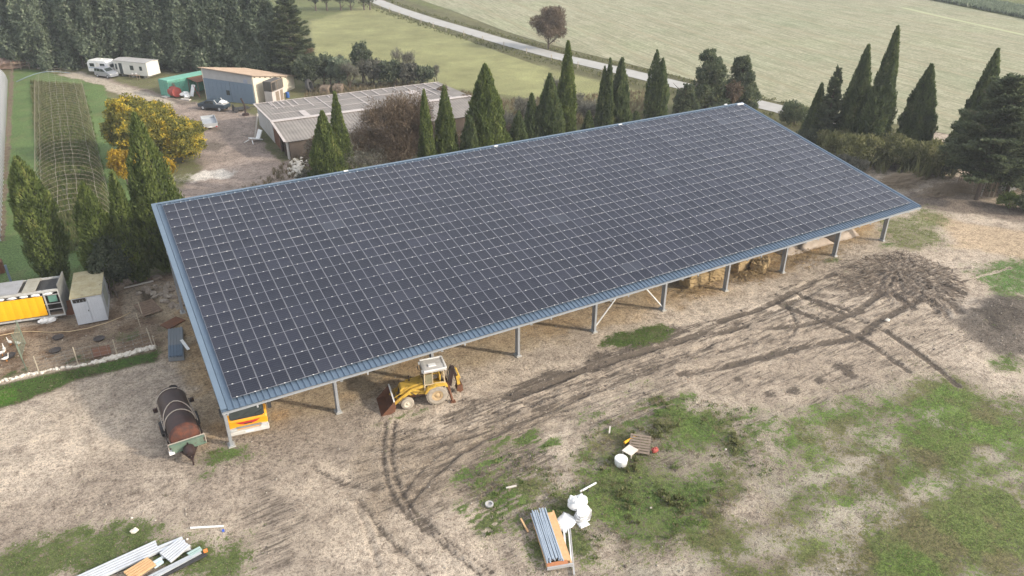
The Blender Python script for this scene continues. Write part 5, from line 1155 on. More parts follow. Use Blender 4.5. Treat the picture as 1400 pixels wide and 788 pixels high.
# ------------------------------------------------------------ cars of the yard
def car(px, py, rz, prof, win, wheels, body, label, W_=1.75, name='parked_car', cat='car', extra=None):
    q = at(px, py); r = thing(name, label, cat, (q[0], q[1], 0), rz)
    MB().prism(prof, 'y', -W_/2, W_/2).build('body', body, r, bevel=.07)
    for s in (-1, 1):
        for poly in win: MB().prism(poly, 'y', s*W_/2-.01, s*W_/2+.012).build('window', M['glass'], r)
        for x, rr in wheels:
            wh = tyre(MB(), (x, s*(W_/2-.09), rr), (0, 1, 0), rr, .2).build('wheel', M['black'], r, smooth=True); MB().lathe((x, s*(W_/2+.0), rr), (0, s, 0), [(0, rr*.6), (.03, rr*.5), (.02, 0)], 12).build('rim', M['galv'], wh)
    return r
sil = mat('silver_paint', (.40, .42, .46), .3, .5, (.34, .36, .40), 1, .3); dkb = mat('dark_blue_paint', (.035, .055, .075), .3, .2, (.045, .06, .075), 1, .3)
d_ = at(155, 108)[:2]-at(137, 104)[:2]; rz = math.atan2(d_[1], d_[0])
c = car(146.5, 105.5, rz+.12, [(-2.1, .3), (2.1, .3), (2.12, .8), (1.75, 1.0), (1.15, 1.2), (.5, 1.66), (-1.7, 1.72), (-2.05, 1.1)], [[(.95, 1.15), (.42, 1.56), (-.25, 1.58), (-.25, 1.12)], [(-.35, 1.12), (-.35, 1.58), (-1.2, 1.6), (-1.2, 1.12)], [(-1.3, 1.12), (-1.3, 1.58), (-1.7, 1.56), (-1.85, 1.12)]], [(-1.35, .33), (1.35, .33)], sil, 'silver people carrier parked before the white mobile home')
MB().add([(1.17, -.72, 1.22), (1.17, .72, 1.22), (.54, .64, 1.65), (.54, -.64, 1.65), (1.1, -.72, 1.2), (1.1, .72, 1.2), (.48, .64, 1.6), (.48, -.64, 1.6)], [(0, 1, 2, 3), (7, 6, 5, 4), (0, 4, 5, 1), (1, 5, 6, 2), (2, 6, 7, 3), (3, 7, 4, 0)]).build('windscreen', M['glass'], c)
for s in (-1, 1): MB().box((2.08, s*.62, .78), (.08, .36, .16)).build('headlight', M['chrome'], c)
MB().box((2.13, 0, .45), (.1, 1.6, .2)).build('bumper', sil, c)
d_ = at(279, 152)[:2]-at(305, 154.5)[:2]; rz = math.atan2(d_[1], d_[0])
c = car(294, 150, rz, [(-2.35, .45), (2.4, .45), (2.42, .95), (1.3, 1.08), (.75, 1.62), (-.55, 1.65), (-.72, 1.05), (-2.4, 1.02)], [[(1.1, 1.1), (.7, 1.54), (.2, 1.55), (.2, 1.1)], [(.1, 1.1), (.1, 1.55), (-.48, 1.55), (-.6, 1.1)]], [(-1.5, .38), (1.5, .38)], dkb, 'dark blue pickup car parked before the blue shed doors', 1.75, 'pickup', 'pickup')
MB().box((-1.55, 0, 1.08), (1.4, 1.4, .1)).build('load_bed', M['bandgrey'], c); MB().bar((-.75, -.8, 1.7), (-1.2, -.8, 1.15), .06, .06).bar((-.75, .8, 1.7), (-1.2, .8, 1.15), .06, .06).build('roll_bar', M['white'], c)
q = at(306, 149); tag(MB().blob((0, 0, 1.3), (.6, .5, .25), 5, .3).build('sack_pile', M['white']), 'white sack lying on the bed of the dark pickup', 'sack').location = (local(c, -1.6, 0, 0))
tag(MB().box((0, 0, .45), (2.4, 1.3, .12)).bar((1.2, 0, .45), (2.3, 0, .4), .1, .1).box((-.9, -.7, .3), (.55, .18, .55)).box((-.9, .7, .3), (.55, .18, .55)).box((-1.1, 0, .8), (.08, 1.3, .6)).build('flat_cart', M['black']), 'dark flat cart standing between the pickup and the barn', 'cart').location = (*at(330, 152)[:2], 0)
for px, py, h, lb in ((336, 158, 2.6, 'dark bent steel post standing near the barn'),):
    o = tag(MB().tube([(0, 0, 0), (.05, 0, h*.6), (-.3, .1, h)], .12, 7).box((0, 0, .15), (.9, .6, .3)).build('steel_post', M['darkrust']), lb, 'post'); o.location = (*at(px, py)[:2], 0)
q0, q1 = at(289.5, 178.5)[:2], at(284, 165)[:2]; d_ = (q1-q0)/np.hypot(*(q1-q0)); rz = math.atan2(d_[1], d_[0])
tl = thing('car_trailer', 'small silver box trailer standing alone in the dirt yard', 'trailer', (q0[0], q0[1], 0), rz); TLg = 4.4; sg = mat('silver_sheet', (.50, .52, .53), .4, .4, (.44, .46, .47), 1, .3)
t = MB().box((TLg/2, 0, .6), (TLg, 1.9, .06))
for s in (-1, 1): t.box((TLg/2, s*.95, .82), (TLg, .05, .45))
t.box((0, 0, .72), (.06, 1.9, .55)).box((TLg, 0, .82), (.05, 1.9, .45)); t.build('tub', sg, tl); MB().box((TLg*.55, 0, .66), (TLg*.7, 1.7, .06)).build('cover', mat('grey_cover', (.36, .375, .39), .7), tl)
MB().box((-.04, .1, .5), (.03, .5, .12)).build('number_plate', M['white'], tl)
for s in (-1, 1): MB().box((-.04, s*.75, .5), (.03, .25, .12)).build('tail_light', M['emblem'], tl); tyre(MB(), (TLg*.45, s*.86, .3), (0, 1, 0), .3, .18).build('wheel', M['black'], tl)
MB().bar((TLg, 0, .5), (TLg+1.1, 0, .42), .09, .09).build('drawbar', M['galv'], tl)
# clutter at the far left corner
rg = random.Random(6)
M['pinkbrown'] = mat('pinkish_rust', (.33, .22, .17), .9, 0, (.25, .17, .13), 1, .5)
wl = thing('stone_wall', 'low grey wall running along the foot of the wood at the far left', 'wall', (*at(45, 74)[:2], 0), -.12)
MB().box((0, 0, .8), (16, .4, 1.6)).build('wall', M['gable'], wl, bevel=.05)
for i, (px, py, sx, sy, sz, m_, nm, lb) in enumerate(((14, 93, 2.6, 2.0, 1.9, 'pinkbrown', 'hay_bale_heap', 'tan round-topped heap among the junk at the far left'), (3, 88, 2.2, 1.6, 2.4, 'rusty', 'rusty_machine', 'tall rusty machine at the far left edge'), (25, 84, 1.5, 1.2, 1.2, 'wood', 'wood_heap', 'grey wood heap left of the dull caravan'), (38, 86, 1.2, 1.0, 1.0, 'bandgrey', 'rubble_heap', 'grey rubble heap beside the dull caravan'))):
    q = at(px, py); tag(MB().blob((0, 0, sz*.45), (sx, sy, sz*.6), i+3, .2).build(nm, M[m_]), lb, 'heap').location = (q[0], q[1], 0)
fe = thing('wooden_fence', 'broken wooden rail fence in front of the junk heap at the far left', 'fence', (*at(17, 97)[:2], 0), .1)
for i in range(4): MB().bar((i*1.4, 0, 0), (i*1.4+.1, 0, 1.7), .12, .12).build('fence_post', M['wood'], fe)
for z in (.6, 1.2): MB().bar((0, 0, z), (4.3, 0, z+.1), .06, .12).build('rail', M['wood'], fe)
o = tag(MB().tube([(x, .6*math.sin(x*.35), .9*math.sin(math.pi*(x+4.5)/9)) for x in np.linspace(-4.5, 4.5, 14)], .05, 6).build('bent_pipe', M['bluedoor']), 'bent blue-grey pipe arching over the drive by the hoops', 'pipe'); o.location = at(60, 106); o.rotation_euler = (0, 0, .2)
q = at(108, 89); tag(MB().bar((-7, 0, .12), (7, 0, .12), .35, .12).build('steel_beams', M['plank']), 'long pale beams lying on the grass left of the white caravan', 'beams').location = q
q = at(14, 388); tag(MB().box((0, 0, .9), (.18, .1, 1.8)).build('blue_post', M['bluedoor']), 'blue-grey steel post behind the yellow trailer', 'post').location = (q[0]+.1, q[1], 0)
q = at(2, 372); tag(MB().box((0, 0, .55), (2.2, .9, 1.1)).build('rusty_bin', M['rusty'], bevel=.05), 'rusty bin at the left edge behind the yellow trailer', 'bin').location = (q[0]-.8, q[1], 0)
# ------------------------------------------------------------ under the hangar: straw bales, straw heap, tarpaulins
M['strawm'] = mat('straw', (.40, .29, .14), .95, 0, (.22, .155, .08), 3, .8, .9, 12)
def lumpy(d, seed, n=7):
    rs = np.random.default_rng(seed); bm = bmesh.new(); bmesh.ops.create_cube(bm, size=1.0); bmesh.ops.subdivide_edges(bm, edges=bm.edges, cuts=n, use_grid_fill=True)
    for v in bm.verts:
        c = v.co; f = 1-.10*max(0, (abs(c.x*2)**4+abs(c.y*2)**4+abs(c.z*2)**4)-1)/2
        v.co = Vector((c.x*d[0]*f, c.y*d[1]*f, c.z*d[2]*f))+Vector(rs.normal(0, .035, 3)); v.co.z += d[2]/2
    me = bpy.data.meshes.new('bale'); bm.to_mesh(me); bm.free(); me.materials.append(M['strawm']); return me
def bale(px, py, rz, n, label, d=(2.2, 1.1, .95)):
    q = at(px, py)
    for k in range(n):
        o = tag(link('straw_bale', lumpy(d, int(px)+k)), label[k], 'straw bale'); o.location = (q[0]+.06*k, q[1]+.05*k, .02+k*d[2]); o.rotation_euler = (0, 0, rz+.04*k)
bale(948, 388, .1, 2, ['straw bale at ground level left of the dark gap', 'straw bale on top of the stack left of the dark gap'], (2.6, 1.3, 1.0))
bale(976, 380, -.1, 2, ['straw bale at ground level behind the seventh front column', 'straw bale on top behind the seventh front column'], (2.0, 1.4, 1.1))
bale(1012, 366, .2, 2, ['straw bale deep in the shade under the roof, lower one', 'straw bale deep in the shade under the roof, upper one'], (3.0, 1.4, 1.1))
bale(1038, 368, .5, 1, ['loose broken straw bale beside the eighth front column'], (2.2, 1.3, .9))
sb = MB(); rs = np.random.default_rng(3)
for (px, py, sx, sy, h, n) in ((1030, 376, 2.6, 1.2, .5, 420), (1100, 352, 3.5, 2.0, .35, 300), (950, 398, 2.5, 1.0, .25, 220)):
    q = at(px, py)
    for i in range(n):
        x, y = rs.normal(0, sx*.5), rs.normal(0, sy*.5); z = h*math.exp(-(x/sx)**2-(y/sy)**2)*rs.uniform(.2, 1); a = rs.uniform(0, 6.3); L = rs.uniform(.15, .35)
        sb.bar((q[0]+x, q[1]+y, z), (q[0]+x+math.cos(a)*L, q[1]+y+math.sin(a)*L, z+rs.uniform(-.05, .1)), .035, .03)
tag(sb.build('loose_straw', M['strawm']), kind='stuff', label='loose yellow straw strewn under the right half of the hangar', cat='straw')
def tarp(px, py, sx, sy, h, seed, m, label, rz=0):
    n = 16; vs = []; rx = np.random.default_rng(seed)
    gx_, gy_ = np.meshgrid(np.linspace(-1, 1, n), np.linspace(-1, 1, n)); zz = h*(1-np.maximum(abs(gx_), abs(gy_))**2)*(.55+.7*fbm(gx_*2.2+seed, gy_*2.2, 3, seed))
    wob = fbm(gx_*1.5+seed*3, gy_*1.5, 3, seed+5)-.5
    vs = np.stack([gx_*sx*(1+.3*wob), gy_*sy*(1-.3*wob), zz+.02], -1).reshape(-1, 3)
    o = tag(MB().add(vs, [(i*n+j, i*n+j+1, (i+1)*n+j+1, (i+1)*n+j) for i in range(n-1) for j in range(n-1)]).build('tarpaulin', m, smooth=True), label, 'tarpaulin'); q = at(px, py); o.location = (q[0], q[1], .02); o.rotation_euler = (0, 0, rz); md = o.modifiers.new('thick', 'SOLIDIFY'); md.thickness = .02; return o
M['tarp'] = mat('dusty_white_tarpaulin', (.46, .39, .32), .8, 0, (.32, .25, .19), 1, .6)
tarp(1078, 344, 1.3, .9, .5, 1, M['tarp'], 'small beige tarpaulin right of the eighth front column')
tarp(1106, 334, 2.3, 1.1, 1.0, 2, M['tarp'], 'crumpled white tarpaulin left of the ninth front column')
tarp(1146, 322, 1.8, 1.2, 1.2, 3, M['tarp'], 'white tarpaulin heaped right of the ninth front column')
q = at(1112, 338); tag(MB().box((0, 0, .45), (1.2, .8, .9)).build('crate', M['wood'], bevel=.03), 'grey crate between the crumpled tarpaulins', 'crate').location = (q[0], q[1]+.6, 0)
# ------------------------------------------------------------ foreground: pipes, bags, pallet, sheets
a, b2 = at(738, 703), at(762, 776.5); d_ = (b2-a)[:2]; PL = float(np.hypot(*d_)); rz = math.atan2(d_[1], d_[0]); mid = (at(737, 705)+at(757, 704)+at(772, 775)+at(745, 778))/4
M['zinc'] = mat('zinc_tube', (.44, .50, .56), .35, .5, (.36, .42, .48), 3, .3)
cr_ = thing('stillage', 'raw wood stillage holding the bundle of zinc tubes on the grass', 'stillage', (mid[0], mid[1], 0), rz); SW = 1.35
fl_ = MB()
for x in (-PL/2+.2, 0, PL/2-.2): fl_.box((x, 0, .1), (.12, SW, .12))
for y in (-SW/2+.05, SW/2-.05): fl_.box((0, y, .19), (PL*.98, .10, .06))
fl_.build('frame', M['rawwood'], cr_)
MB().box((0, .42, .25), (PL*.9, .34, .05)).build('side_board', M['rawwood'], cr_); MB().box((PL/2-.1, -.1, .26), (.25, SW*.8, .05)).build('end_board', mat('orange_wood', (.48, .19, .08), .8), cr_); MB().box((PL/2+.06, 0, .2), (.1, SW, .16)).build('end_bar', M['bandgrey'], cr_)
rg = random.Random(5); tm = {}
for i in range(19):
    y = -.62+(i % 10)*.093+(.045 if i >= 10 else 0)+rg.uniform(-.015, .015); z = .275+(.09 if i >= 10 else 0); L = PL*rg.uniform(.86, .96)
    o = tag(MB().tube([(-L/2, 0, 0), (L/2, 0, 0)], .045, 8).build('zinc_tube', M['zinc']), 'zinc tube in the bundle lying on the wooden stillage', 'tube', 'zinc tubes on the stillage'); p = local(cr_, -.12+rg.uniform(-.12, .1), y, z); o.location = p; o.rotation_euler = (0, 0, rz+rg.uniform(-.015, .015))
for i, (pa, pb, m_, nm, lb) in enumerate((((777, 717), (782, 777), 'white', 'white_bar', 'white bar on the grass right of the tube stillage, nearer it'), ((779, 725), (785, 788), 'bandgrey', 'grey_bar', 'pale bar with dark marks farthest right of the tube stillage'), ((770, 715), (775, 776), 'white', 'white_bar', 'white bar along the right edge of the tube stillage'),
                                      ((712, 711), (722, 729), 'rawwood', 'wood_lath', 'short pale wood lath lying left of the tube stillage'), ((730, 712), (731, 725), 'rawwood', 'wood_lath', 'short orange wood lath against the left side of the stillage'), ((793, 674), (815, 662), 'white', 'white_bar', 'white bar behind the white big bags'), ((692, 669), (706, 666), 'plank', 'white_bar', 'short pale stick lying behind the tube stillage'), ((833, 594), (834, 585), 'plank', 'stake', 'short white stake in the grass behind the pallet'))):
    a, b2 = at(*pa), at(*pb); tag(MB().bar((a[0], a[1], .09), (b2[0], b2[1], .09), .09, .07).build(nm, M[m_]), lb, 'bar')
M['bagw'] = mat('white_woven_bag', (.82, .82, .80), .6, 0, (.66, .66, .65), 2, .5, .4, 10)
def bag(px, py, r, seed, label, name='big_bag'):
    q = at(px, py); n, k = 44, 24; ph = np.repeat(np.linspace(0.001, .999, k+1), n); a = np.tile(np.arange(n)*2*math.pi/n, k+1)
    dx, dy, dz = np.cos(a)*np.sin(ph*math.pi), np.sin(a)*np.sin(ph*math.pi), -np.cos(ph*math.pi)
    rid = 1-2*np.abs(fbm(dx*1.6+seed, dy*1.6+dz*1.3, 4, seed)-.5)*2.2; wr = fbm(dx*3+seed, dy*3+dz*2, 3, seed+4)-.5
    f = .95+.07*rid+.10*wr; rr = np.sin(ph*math.pi)**.5
    V = np.stack([np.cos(a)*rr*r[0]*f, np.sin(a)*rr*r[1]*f, (dz*.5+.5)*r[2]*(.7+.35*rid+.25*wr)], 1)
    mb = MB().add(V, [(i*n+j, i*n+(j+1) % n, (i+1)*n+(j+1) % n, (i+1)*n+j) for i in range(k) for j in range(n)])
    o = tag(mb.build(name, M['bagw'], smooth=True), label, 'bag'); o.location = (q[0], q[1], .05); return o
bag(789, 694, (.60, .50, .75), 3, 'large crumpled white bag on top of the netted stack')
ss_ = MB(); rg = random.Random(15)
for k in range(7):
    w_ = .66-.03*k; ss_.prism([(w_*math.cos(a_)*(1+rg.uniform(-.12, .12)), w_*.66*math.sin(a_)*(1+rg.uniform(-.12, .12))) for a_ in np.linspace(0, 2*math.pi, 12)[:-1]], 'z', .02+.06*k, .065+.06*k, k % 2)
o = tag(ss_.build('sheet_stack', [M['bagw'], M['bandgrey']]), 'stack of folded white sheets under the large bag', 'sheets'); q = at(797, 706); o.location = (q[0], q[1], 0); o.rotation_euler = (0, 0, .5)
tarp(772, 715, .62, .5, .22, 7, M['bagw'], 'thin white plastic film lying between the bag and the stillage', .4); tarp(797, 717, .3, .25, .1, 9, M['bagw'], 'small white plastic scrap in front of the big bag')
q = at(871, 617); pl_ = pallet('pallet', 'grey slatted pallet tilted on the grass beside the white drum', (q[0]+.35, q[1]+.2, .18), -.75, .2, M['wood'], 1.3, 1.5, 7)
tag(MB().tube([(-.55, 0, .25), (.5, .12, .32)], .09, 8).build('yellow_tube', mat('yellow_plastic', (.85, .42, .01), .45)), 'bright yellow tube behind the grey pallet', 'tube').location = (*at(863, 606)[:2], 0)
tag(MB().blob((0, 0, .2), (.22, .16, .18), 2, .25).build('red_canister', M['red']), 'red canister at the right corner of the grey pallet', 'canister').location = (*at(895, 619)[:2], 0)
o = tag(MB().box((0, 0, .3), (.75, .7, .04)).bar((-.3, -.3, 0), (-.3, -.3, .3), .05, .05).bar((.3, .3, 0), (.3, .3, .3), .05, .05).bar((-.3, .3, 0), (-.3, .3, .3), .05, .05).bar((.3, -.3, 0), (.3, -.3, .3), .05, .05).build('small_table', mat('cream_plastic', (.72, .64, .55), .6)), 'cream square stool between the white drum and the pallet', 'stool'); q = at(861, 621); o.location = (q[0], q[1], 0); o.rotation_euler = (0, 0, .3)
tag(MB().lathe((0, 0, 0), (0, 0, 1), [(0, .34), (.05, .38), (.45, .40), (.50, .36), (.53, .1), (.53, 0)], 20).build('white_drum', mat('bright_white_plastic', (.86, .86, .85), .4), smooth=True), 'bright white plastic drum on the grass', 'drum').location = (*at(848.5, 635)[:2], 0)
q = at(669, 691); rg_ = MB(); rg_.lathe((0, 0, .08), (0, 0, 1), [(-.05, .16), (-.05, .24), (.05, .24), (.05, .16), (-.05, .16)], 16); tag(rg_.build('coil', M['bandgrey']), 'small white coil lying on the bare soil', 'coil').location = q
for i, (px, py, s, lb) in enumerate(((184, 727, .19, 'largest white stone on the bare edge of the grass at the lower left'), (256, 738, .08, 'small white stone behind the white roofing sheets'), (180, 709, .07, 'small pale stone on the gravel above the big white stone'), (890, 695, .07, 'white scrap in the weeds right of the big bags'), (992, 615, .07, 'white stone in the weeds right of the pallet'), (1213, 439, .2, 'pale boulder on the mud left of the dark heap'))):
    q = at(px, py); o = tag(link('stone', sm[i % 5], None, (q[0], q[1], 0)), lb, 'stone'); o.scale = (s*6.2,)*3
# sheets in the lower left corner
M['ribwhite'] = mat('pale_metal_sheet', (.66, .68, .70), .4, .3, (.52, .54, .56), 1.5, .4)
def ribsheet(name, px, n, m, label, z, cat='sheet', axis_=0, th=.02, rib=.05, base_m=None):
    P = [at(*p, z)[:2] for p in px]; c = sum(P)/4; mb = MB(); k = 4
    mb.add([(p[0]-c[0], p[1]-c[1], 0) for p in P]+[(p[0]-c[0], p[1]-c[1], th) for p in P], [(3, 2, 1, 0), (4, 5, 6, 7), (0, 1, 5, 4), (1, 2, 6, 5), (2, 3, 7, 6), (3, 0, 4, 7)])
    for i in range(n):
        t = (i+.5)/n
        a, b = (P[0]*(1-t)+P[3]*t, P[1]*(1-t)+P[2]*t); mb.bar((a[0]-c[0], a[1]-c[1], th+rib*.45), (b[0]-c[0], b[1]-c[1], th+rib*.45), np.hypot(*(P[3]-P[0]))/n*(.72 if name == 'timber_bundle' else .62), rib, 1)
    o = tag(mb.build(name, [base_m or m, m]), label, cat); o.location = (c[0], c[1], z); return o
ribsheet('steel_profile', ((88, 798), (213, 741), (219, 757), (110, 806)), 5, M['ribwhite'], 'long pale steel profiles lying in the grass at the lower left', .06, 'profiles', th=.03, rib=.12, base_m=M['black'])
ribsheet('ribbed_sheet', ((214, 748), (248, 734), (262, 752), (222, 765)), 4, M['ribwhite'], 'ribbed white sheet under the crossed sheet, farther one', .12, base_m=M['bandgrey'])
ribsheet('ribbed_sheet', ((218, 757), (244, 738), (261, 747), (234, 770)), 6, M['ribwhite'], 'ribbed white sheet lying crosswise on top of the metal pile', .2, base_m=M['bandgrey'])
ribsheet('dark_profile', ((205, 790), (278, 756), (284, 760), (215, 795)), 3, M['black'], 'dark steel profile with an orange end along the metal pile', .08, 'profile')
ribsheet('grey_profile', ((195, 792), (272, 754), (276, 757), (204, 796)), 2, M['galv'], 'grey steel profile lying against the dark profile', .16, 'profile')
ribsheet('green_sheet', ((255, 757), (273, 748), (277, 753), (262, 762)), 2, mat('pale_green_sheet', (.38, .50, .47), .5), 'pale green sheet end at the right of the metal pile', .18)
ribsheet('blue_sheet', ((206, 770), (220, 762), (224, 770), (212, 778)), 2, mat('pale_blue_sheet', (.55, .66, .70), .5), 'pale blue sheet lying beside the timber bundle', .14)
ribsheet('timber_bundle', ((169, 784), (202, 764), (214, 774), (182, 796)), 5, M['rawwood'], 'bundle of fresh orange timber battens on the metal pile', .22, 'timber', th=.05, rib=.08, base_m=M['wood'])
tag(MB().box((0, 0, .12), (.2, .15, .12)).build('orange_cap', mat('orange_plastic', (.85, .25, .06), .5)), 'orange cap on the end of the dark profile', 'cap').location = (*at(282, 757)[:2], .08)
a, b2 = at(261, 723.5), at(306, 721); tag(MB().tube([(a[0], a[1], .08), (b2[0], b2[1], .08)], .06, 8).build('white_pipe', M['white']), 'single white pipe lying on the grass at the lower left', 'pipe')
tag(MB().box((0, 0, .07), (.12, .09, .14)).build('blue_can', mat('blue_can', (.03, .10, .5), .5)), 'tiny blue can near the end of the white pipe', 'can').location = (*at(305.5, 727)[:2], 0)
# field fence along the track
fp = thing('field_fence', 'thin post and wire fence between the hay meadow and the pale track', 'fence', (0, 0, 0)); lp = [at(*p)[:2] for p in ((520, 12), (560, 27), (610, 43), (660, 57), (720, 74), (790, 93), (860, 112))]
pm = MB().bar((0, 0, 0), (0, 0, 1.2), .10, .10).mesh('fence_post', M['post'])
for a, b2 in zip(lp[:-1], lp[1:]):
    n = max(1, int(np.hypot(*(b2-a))/6))
    for i in range(n): q = a+(b2-a)*i/n; link('fence_post', pm, fp, (q[0], q[1], 0))
wm = MB()
for z in (.5, 1.0): wm.tube([(p[0], p[1], z) for p in lp], .012, 3, cap=False)
wm.build('wire', M['wire'], fp)
HAZE = 0.0004
# ------------------------------------------------------------ plants
M['cyp'] = leafmat('cypress_leaf', (0.083, 0.116, 0.031), (0.182, 0.226, 0.064), (0.286, 0.286, 0.099))
M['cypd'] = leafmat('dark_cypress_leaf', (0.075, 0.106, 0.044), (0.161, 0.201, 0.076), (0.253, 0.253, 0.115), trans=.5)
M['con'] = leafmat('conifer_leaf', (0.078, 0.103, 0.058), (0.168, 0.199, 0.099), (0.269, 0.235, 0.134), trans=.5)
M['ever'] = leafmat('evergreen_leaf', (0.122, 0.156, 0.107), (0.256, 0.305, 0.195), (0.390, 0.403, 0.293), trans=.5)
M['aut'] = leafmat('autumn_leaf', (.13, .14, .035), (.36, .32, .06), (.68, .48, .05), mid=.55)
M['auto'] = leafmat('orange_autumn_leaf', (.26, .19, .025), (.58, .38, .035), (.72, .50, .05))
M['olive'] = leafmat('olive_leaf', (.13, .14, .055), (.27, .265, .12), (.38, .35, .20))
M['grey'] = leafmat('greyish_leaf', (.10, .105, .08), (.21, .20, .155), (.34, .32, .27))
M['brown'] = leafmat('brown_leaf', (.115, .085, .055), (.23, .17, .115), (.35, .27, .19))
M['bush'] = leafmat('dark_bush_leaf', (.065, .085, .05), (.135, .16, .095), (.24, .25, .17), trans=.5)
M['weed'] = leafmat('weed_leaf', (.09, .13, .035), (.16, .215, .06), (.27, .28, .11))
M['dry'] = leafmat('dry_weed', (.19, .155, .09), (.31, .26, .17), (.42, .36, .25))
def leaves(name, P, U, Nn, L, Wd, tint, m):
    "one leaf-shaped folded quad per point"
    U = U/np.linalg.norm(U, axis=1, keepdims=True); S = np.cross(U, Nn); S = S/(np.linalg.norm(S, axis=1, keepdims=True)+1e-9); Nn = np.cross(S, U)
    L = np.broadcast_to(np.asarray(L, float).reshape(-1, 1), (len(P), 1)); Wd = np.broadcast_to(np.asarray(Wd, float).reshape(-1, 1), (len(P), 1))
    V = np.stack([P-U*L*.5, P+S*Wd*.5+Nn*Wd*.18-U*L*.08, P+U*L*.5, P-S*Wd*.5+Nn*Wd*.18-U*L*.08], 1).reshape(-1, 3)
    F = np.arange(len(V)).reshape(-1, 4)
    return fast_mesh(name, V, F, m, {'tint': ('FLOAT', 'POINT', np.repeat(np.clip(tint, 0, 1), 4))})
def rv(rs, n): v = rs.normal(size=(n, 3)); return v/np.linalg.norm(v, axis=1, keepdims=True)
def trunk_mb(h, r, rs, lean=.03, limbs=5, spread=1.0, top=.3):
    mb = MB(); pts = [(0, 0, -.15)]; x = y = 0
    for i in range(1, 6): x += rs.normal()*lean*h*.2; y += rs.normal()*lean*h*.2; pts.append((x, y, h*i/5))
    mb.tube(pts, [r*(1.25-.95*(i/5)) for i in range(6)], 7)
    for i in range(limbs):
        k = 1+int(rs.integers(0, 4)); p = pts[k]; a = rs.uniform(0, 6.28); L = spread*rs.uniform(.6, 1.1)
        mb.tube([p, (p[0]+math.cos(a)*L*.5, p[1]+math.sin(a)*L*.5, p[2]+L*.35), (p[0]+math.cos(a)*L, p[1]+math.sin(a)*L, p[2]+L*.8)], [r*.45, r*.3, r*.1], 5)
    return mb
def cypress(loc, H, Rr, label, m='cyp', seed=0, shape=1.0, low=.30, tips=1, bare=.03, group=None, name='cypress_tree'):
    rs = np.random.default_rng(seed+100); root = thing(name, label, 'tree', (loc[0], loc[1], 0), rs.uniform(0, 6.28) if tips == 1 else 0, group)
    trunk_mb(H*.5, .10+Rr*.07, rs, .01, 3, .5).build('trunk', M['bark'], root)
    area = math.pi*Rr*H*1.1; n = int(min(area*190, 15000)); z0 = bare*H
    t = rs.uniform(0, 1, n*2)
    def prof(t):
        return np.where(t < low, .52+.48*np.sin(np.clip(t/low, 0, 1)*math.pi/2), np.clip(1-((t-low)/(1-low))**(1.15*shape), 0, 1)**.92)
    keep = rs.uniform(0, 1, len(t)) < .12+.88*prof(t); t = t[keep][:n]; n = len(t); th = rs.uniform(0, 6.283, n)
    ln = vnoise(np.cos(th)*1.7+seed, np.sin(th)*1.7+7, t*H/1.5)-.5; ln2 = vnoise(np.cos(th)*4+seed, np.sin(th)*4, t*H/.75)-.5
    rad = Rr*prof(t)*(1+.38*ln+.42*ln2)*(.64+.44*rs.uniform(0, 1, n)**.55)+.05+.10*rs.uniform(0, 1, n)**4
    cx = np.zeros(n); cy = np.zeros(n); hz = np.ones(n)
    if tips > 1:
        k = rs.integers(0, tips, n); of = np.array([(math.cos(2.1*i+seed)*Rr*.42, math.sin(2.1*i+seed)*Rr*.25) for i in range(tips)]); sc = np.array([1-.09*i for i in range(tips)])
        cx, cy, hz = of[k, 0], of[k, 1], sc[k]; rad = rad*.66
    P = np.stack([cx+np.cos(th)*rad, cy+np.sin(th)*rad, z0+t*(H-z0)*hz], 1)
    out = np.stack([np.cos(th), np.sin(th), np.zeros(n)], 1)
    U = out*.42+np.array((0, 0, 1))*1.0+rs.normal(0, .28, (n, 3)); Nn = out+rs.normal(0, .42, (n, 3))+np.array((0, 0, .5))
    tint = .34+.95*(vnoise(np.cos(th)*3+seed, np.sin(th)*3, t*H/.9, seed)-.5)+rs.normal(0, .13, n)+.35*ln
    L = rs.uniform(.20, .44, n)*(.75+.12*Rr)*(1.25 if loc[0] > 30 else 1); me = leaves('crown', P, U, Nn, L, L*.42, tint, M[m])
    # stray shoots at the top
    link('crown', me, root)
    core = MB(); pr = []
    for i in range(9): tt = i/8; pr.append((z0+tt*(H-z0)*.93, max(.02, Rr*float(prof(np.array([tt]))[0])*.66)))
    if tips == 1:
        k = MB().lathe((0, 0, 0), (0, 0, 1), pr, 12); o = k.build('shade_core', M['core'], root)
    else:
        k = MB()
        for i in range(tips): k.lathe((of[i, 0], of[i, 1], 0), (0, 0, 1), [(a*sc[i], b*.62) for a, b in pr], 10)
        k.build('shade_core', M['core'], root)
    return root
M['core'] = mat('core_shade', (.06, .075, .032), .95, 0, (.045, .06, .026), 2, .6, .6, 6)  # solid filler; the crown's inner shade is put into this darker colour
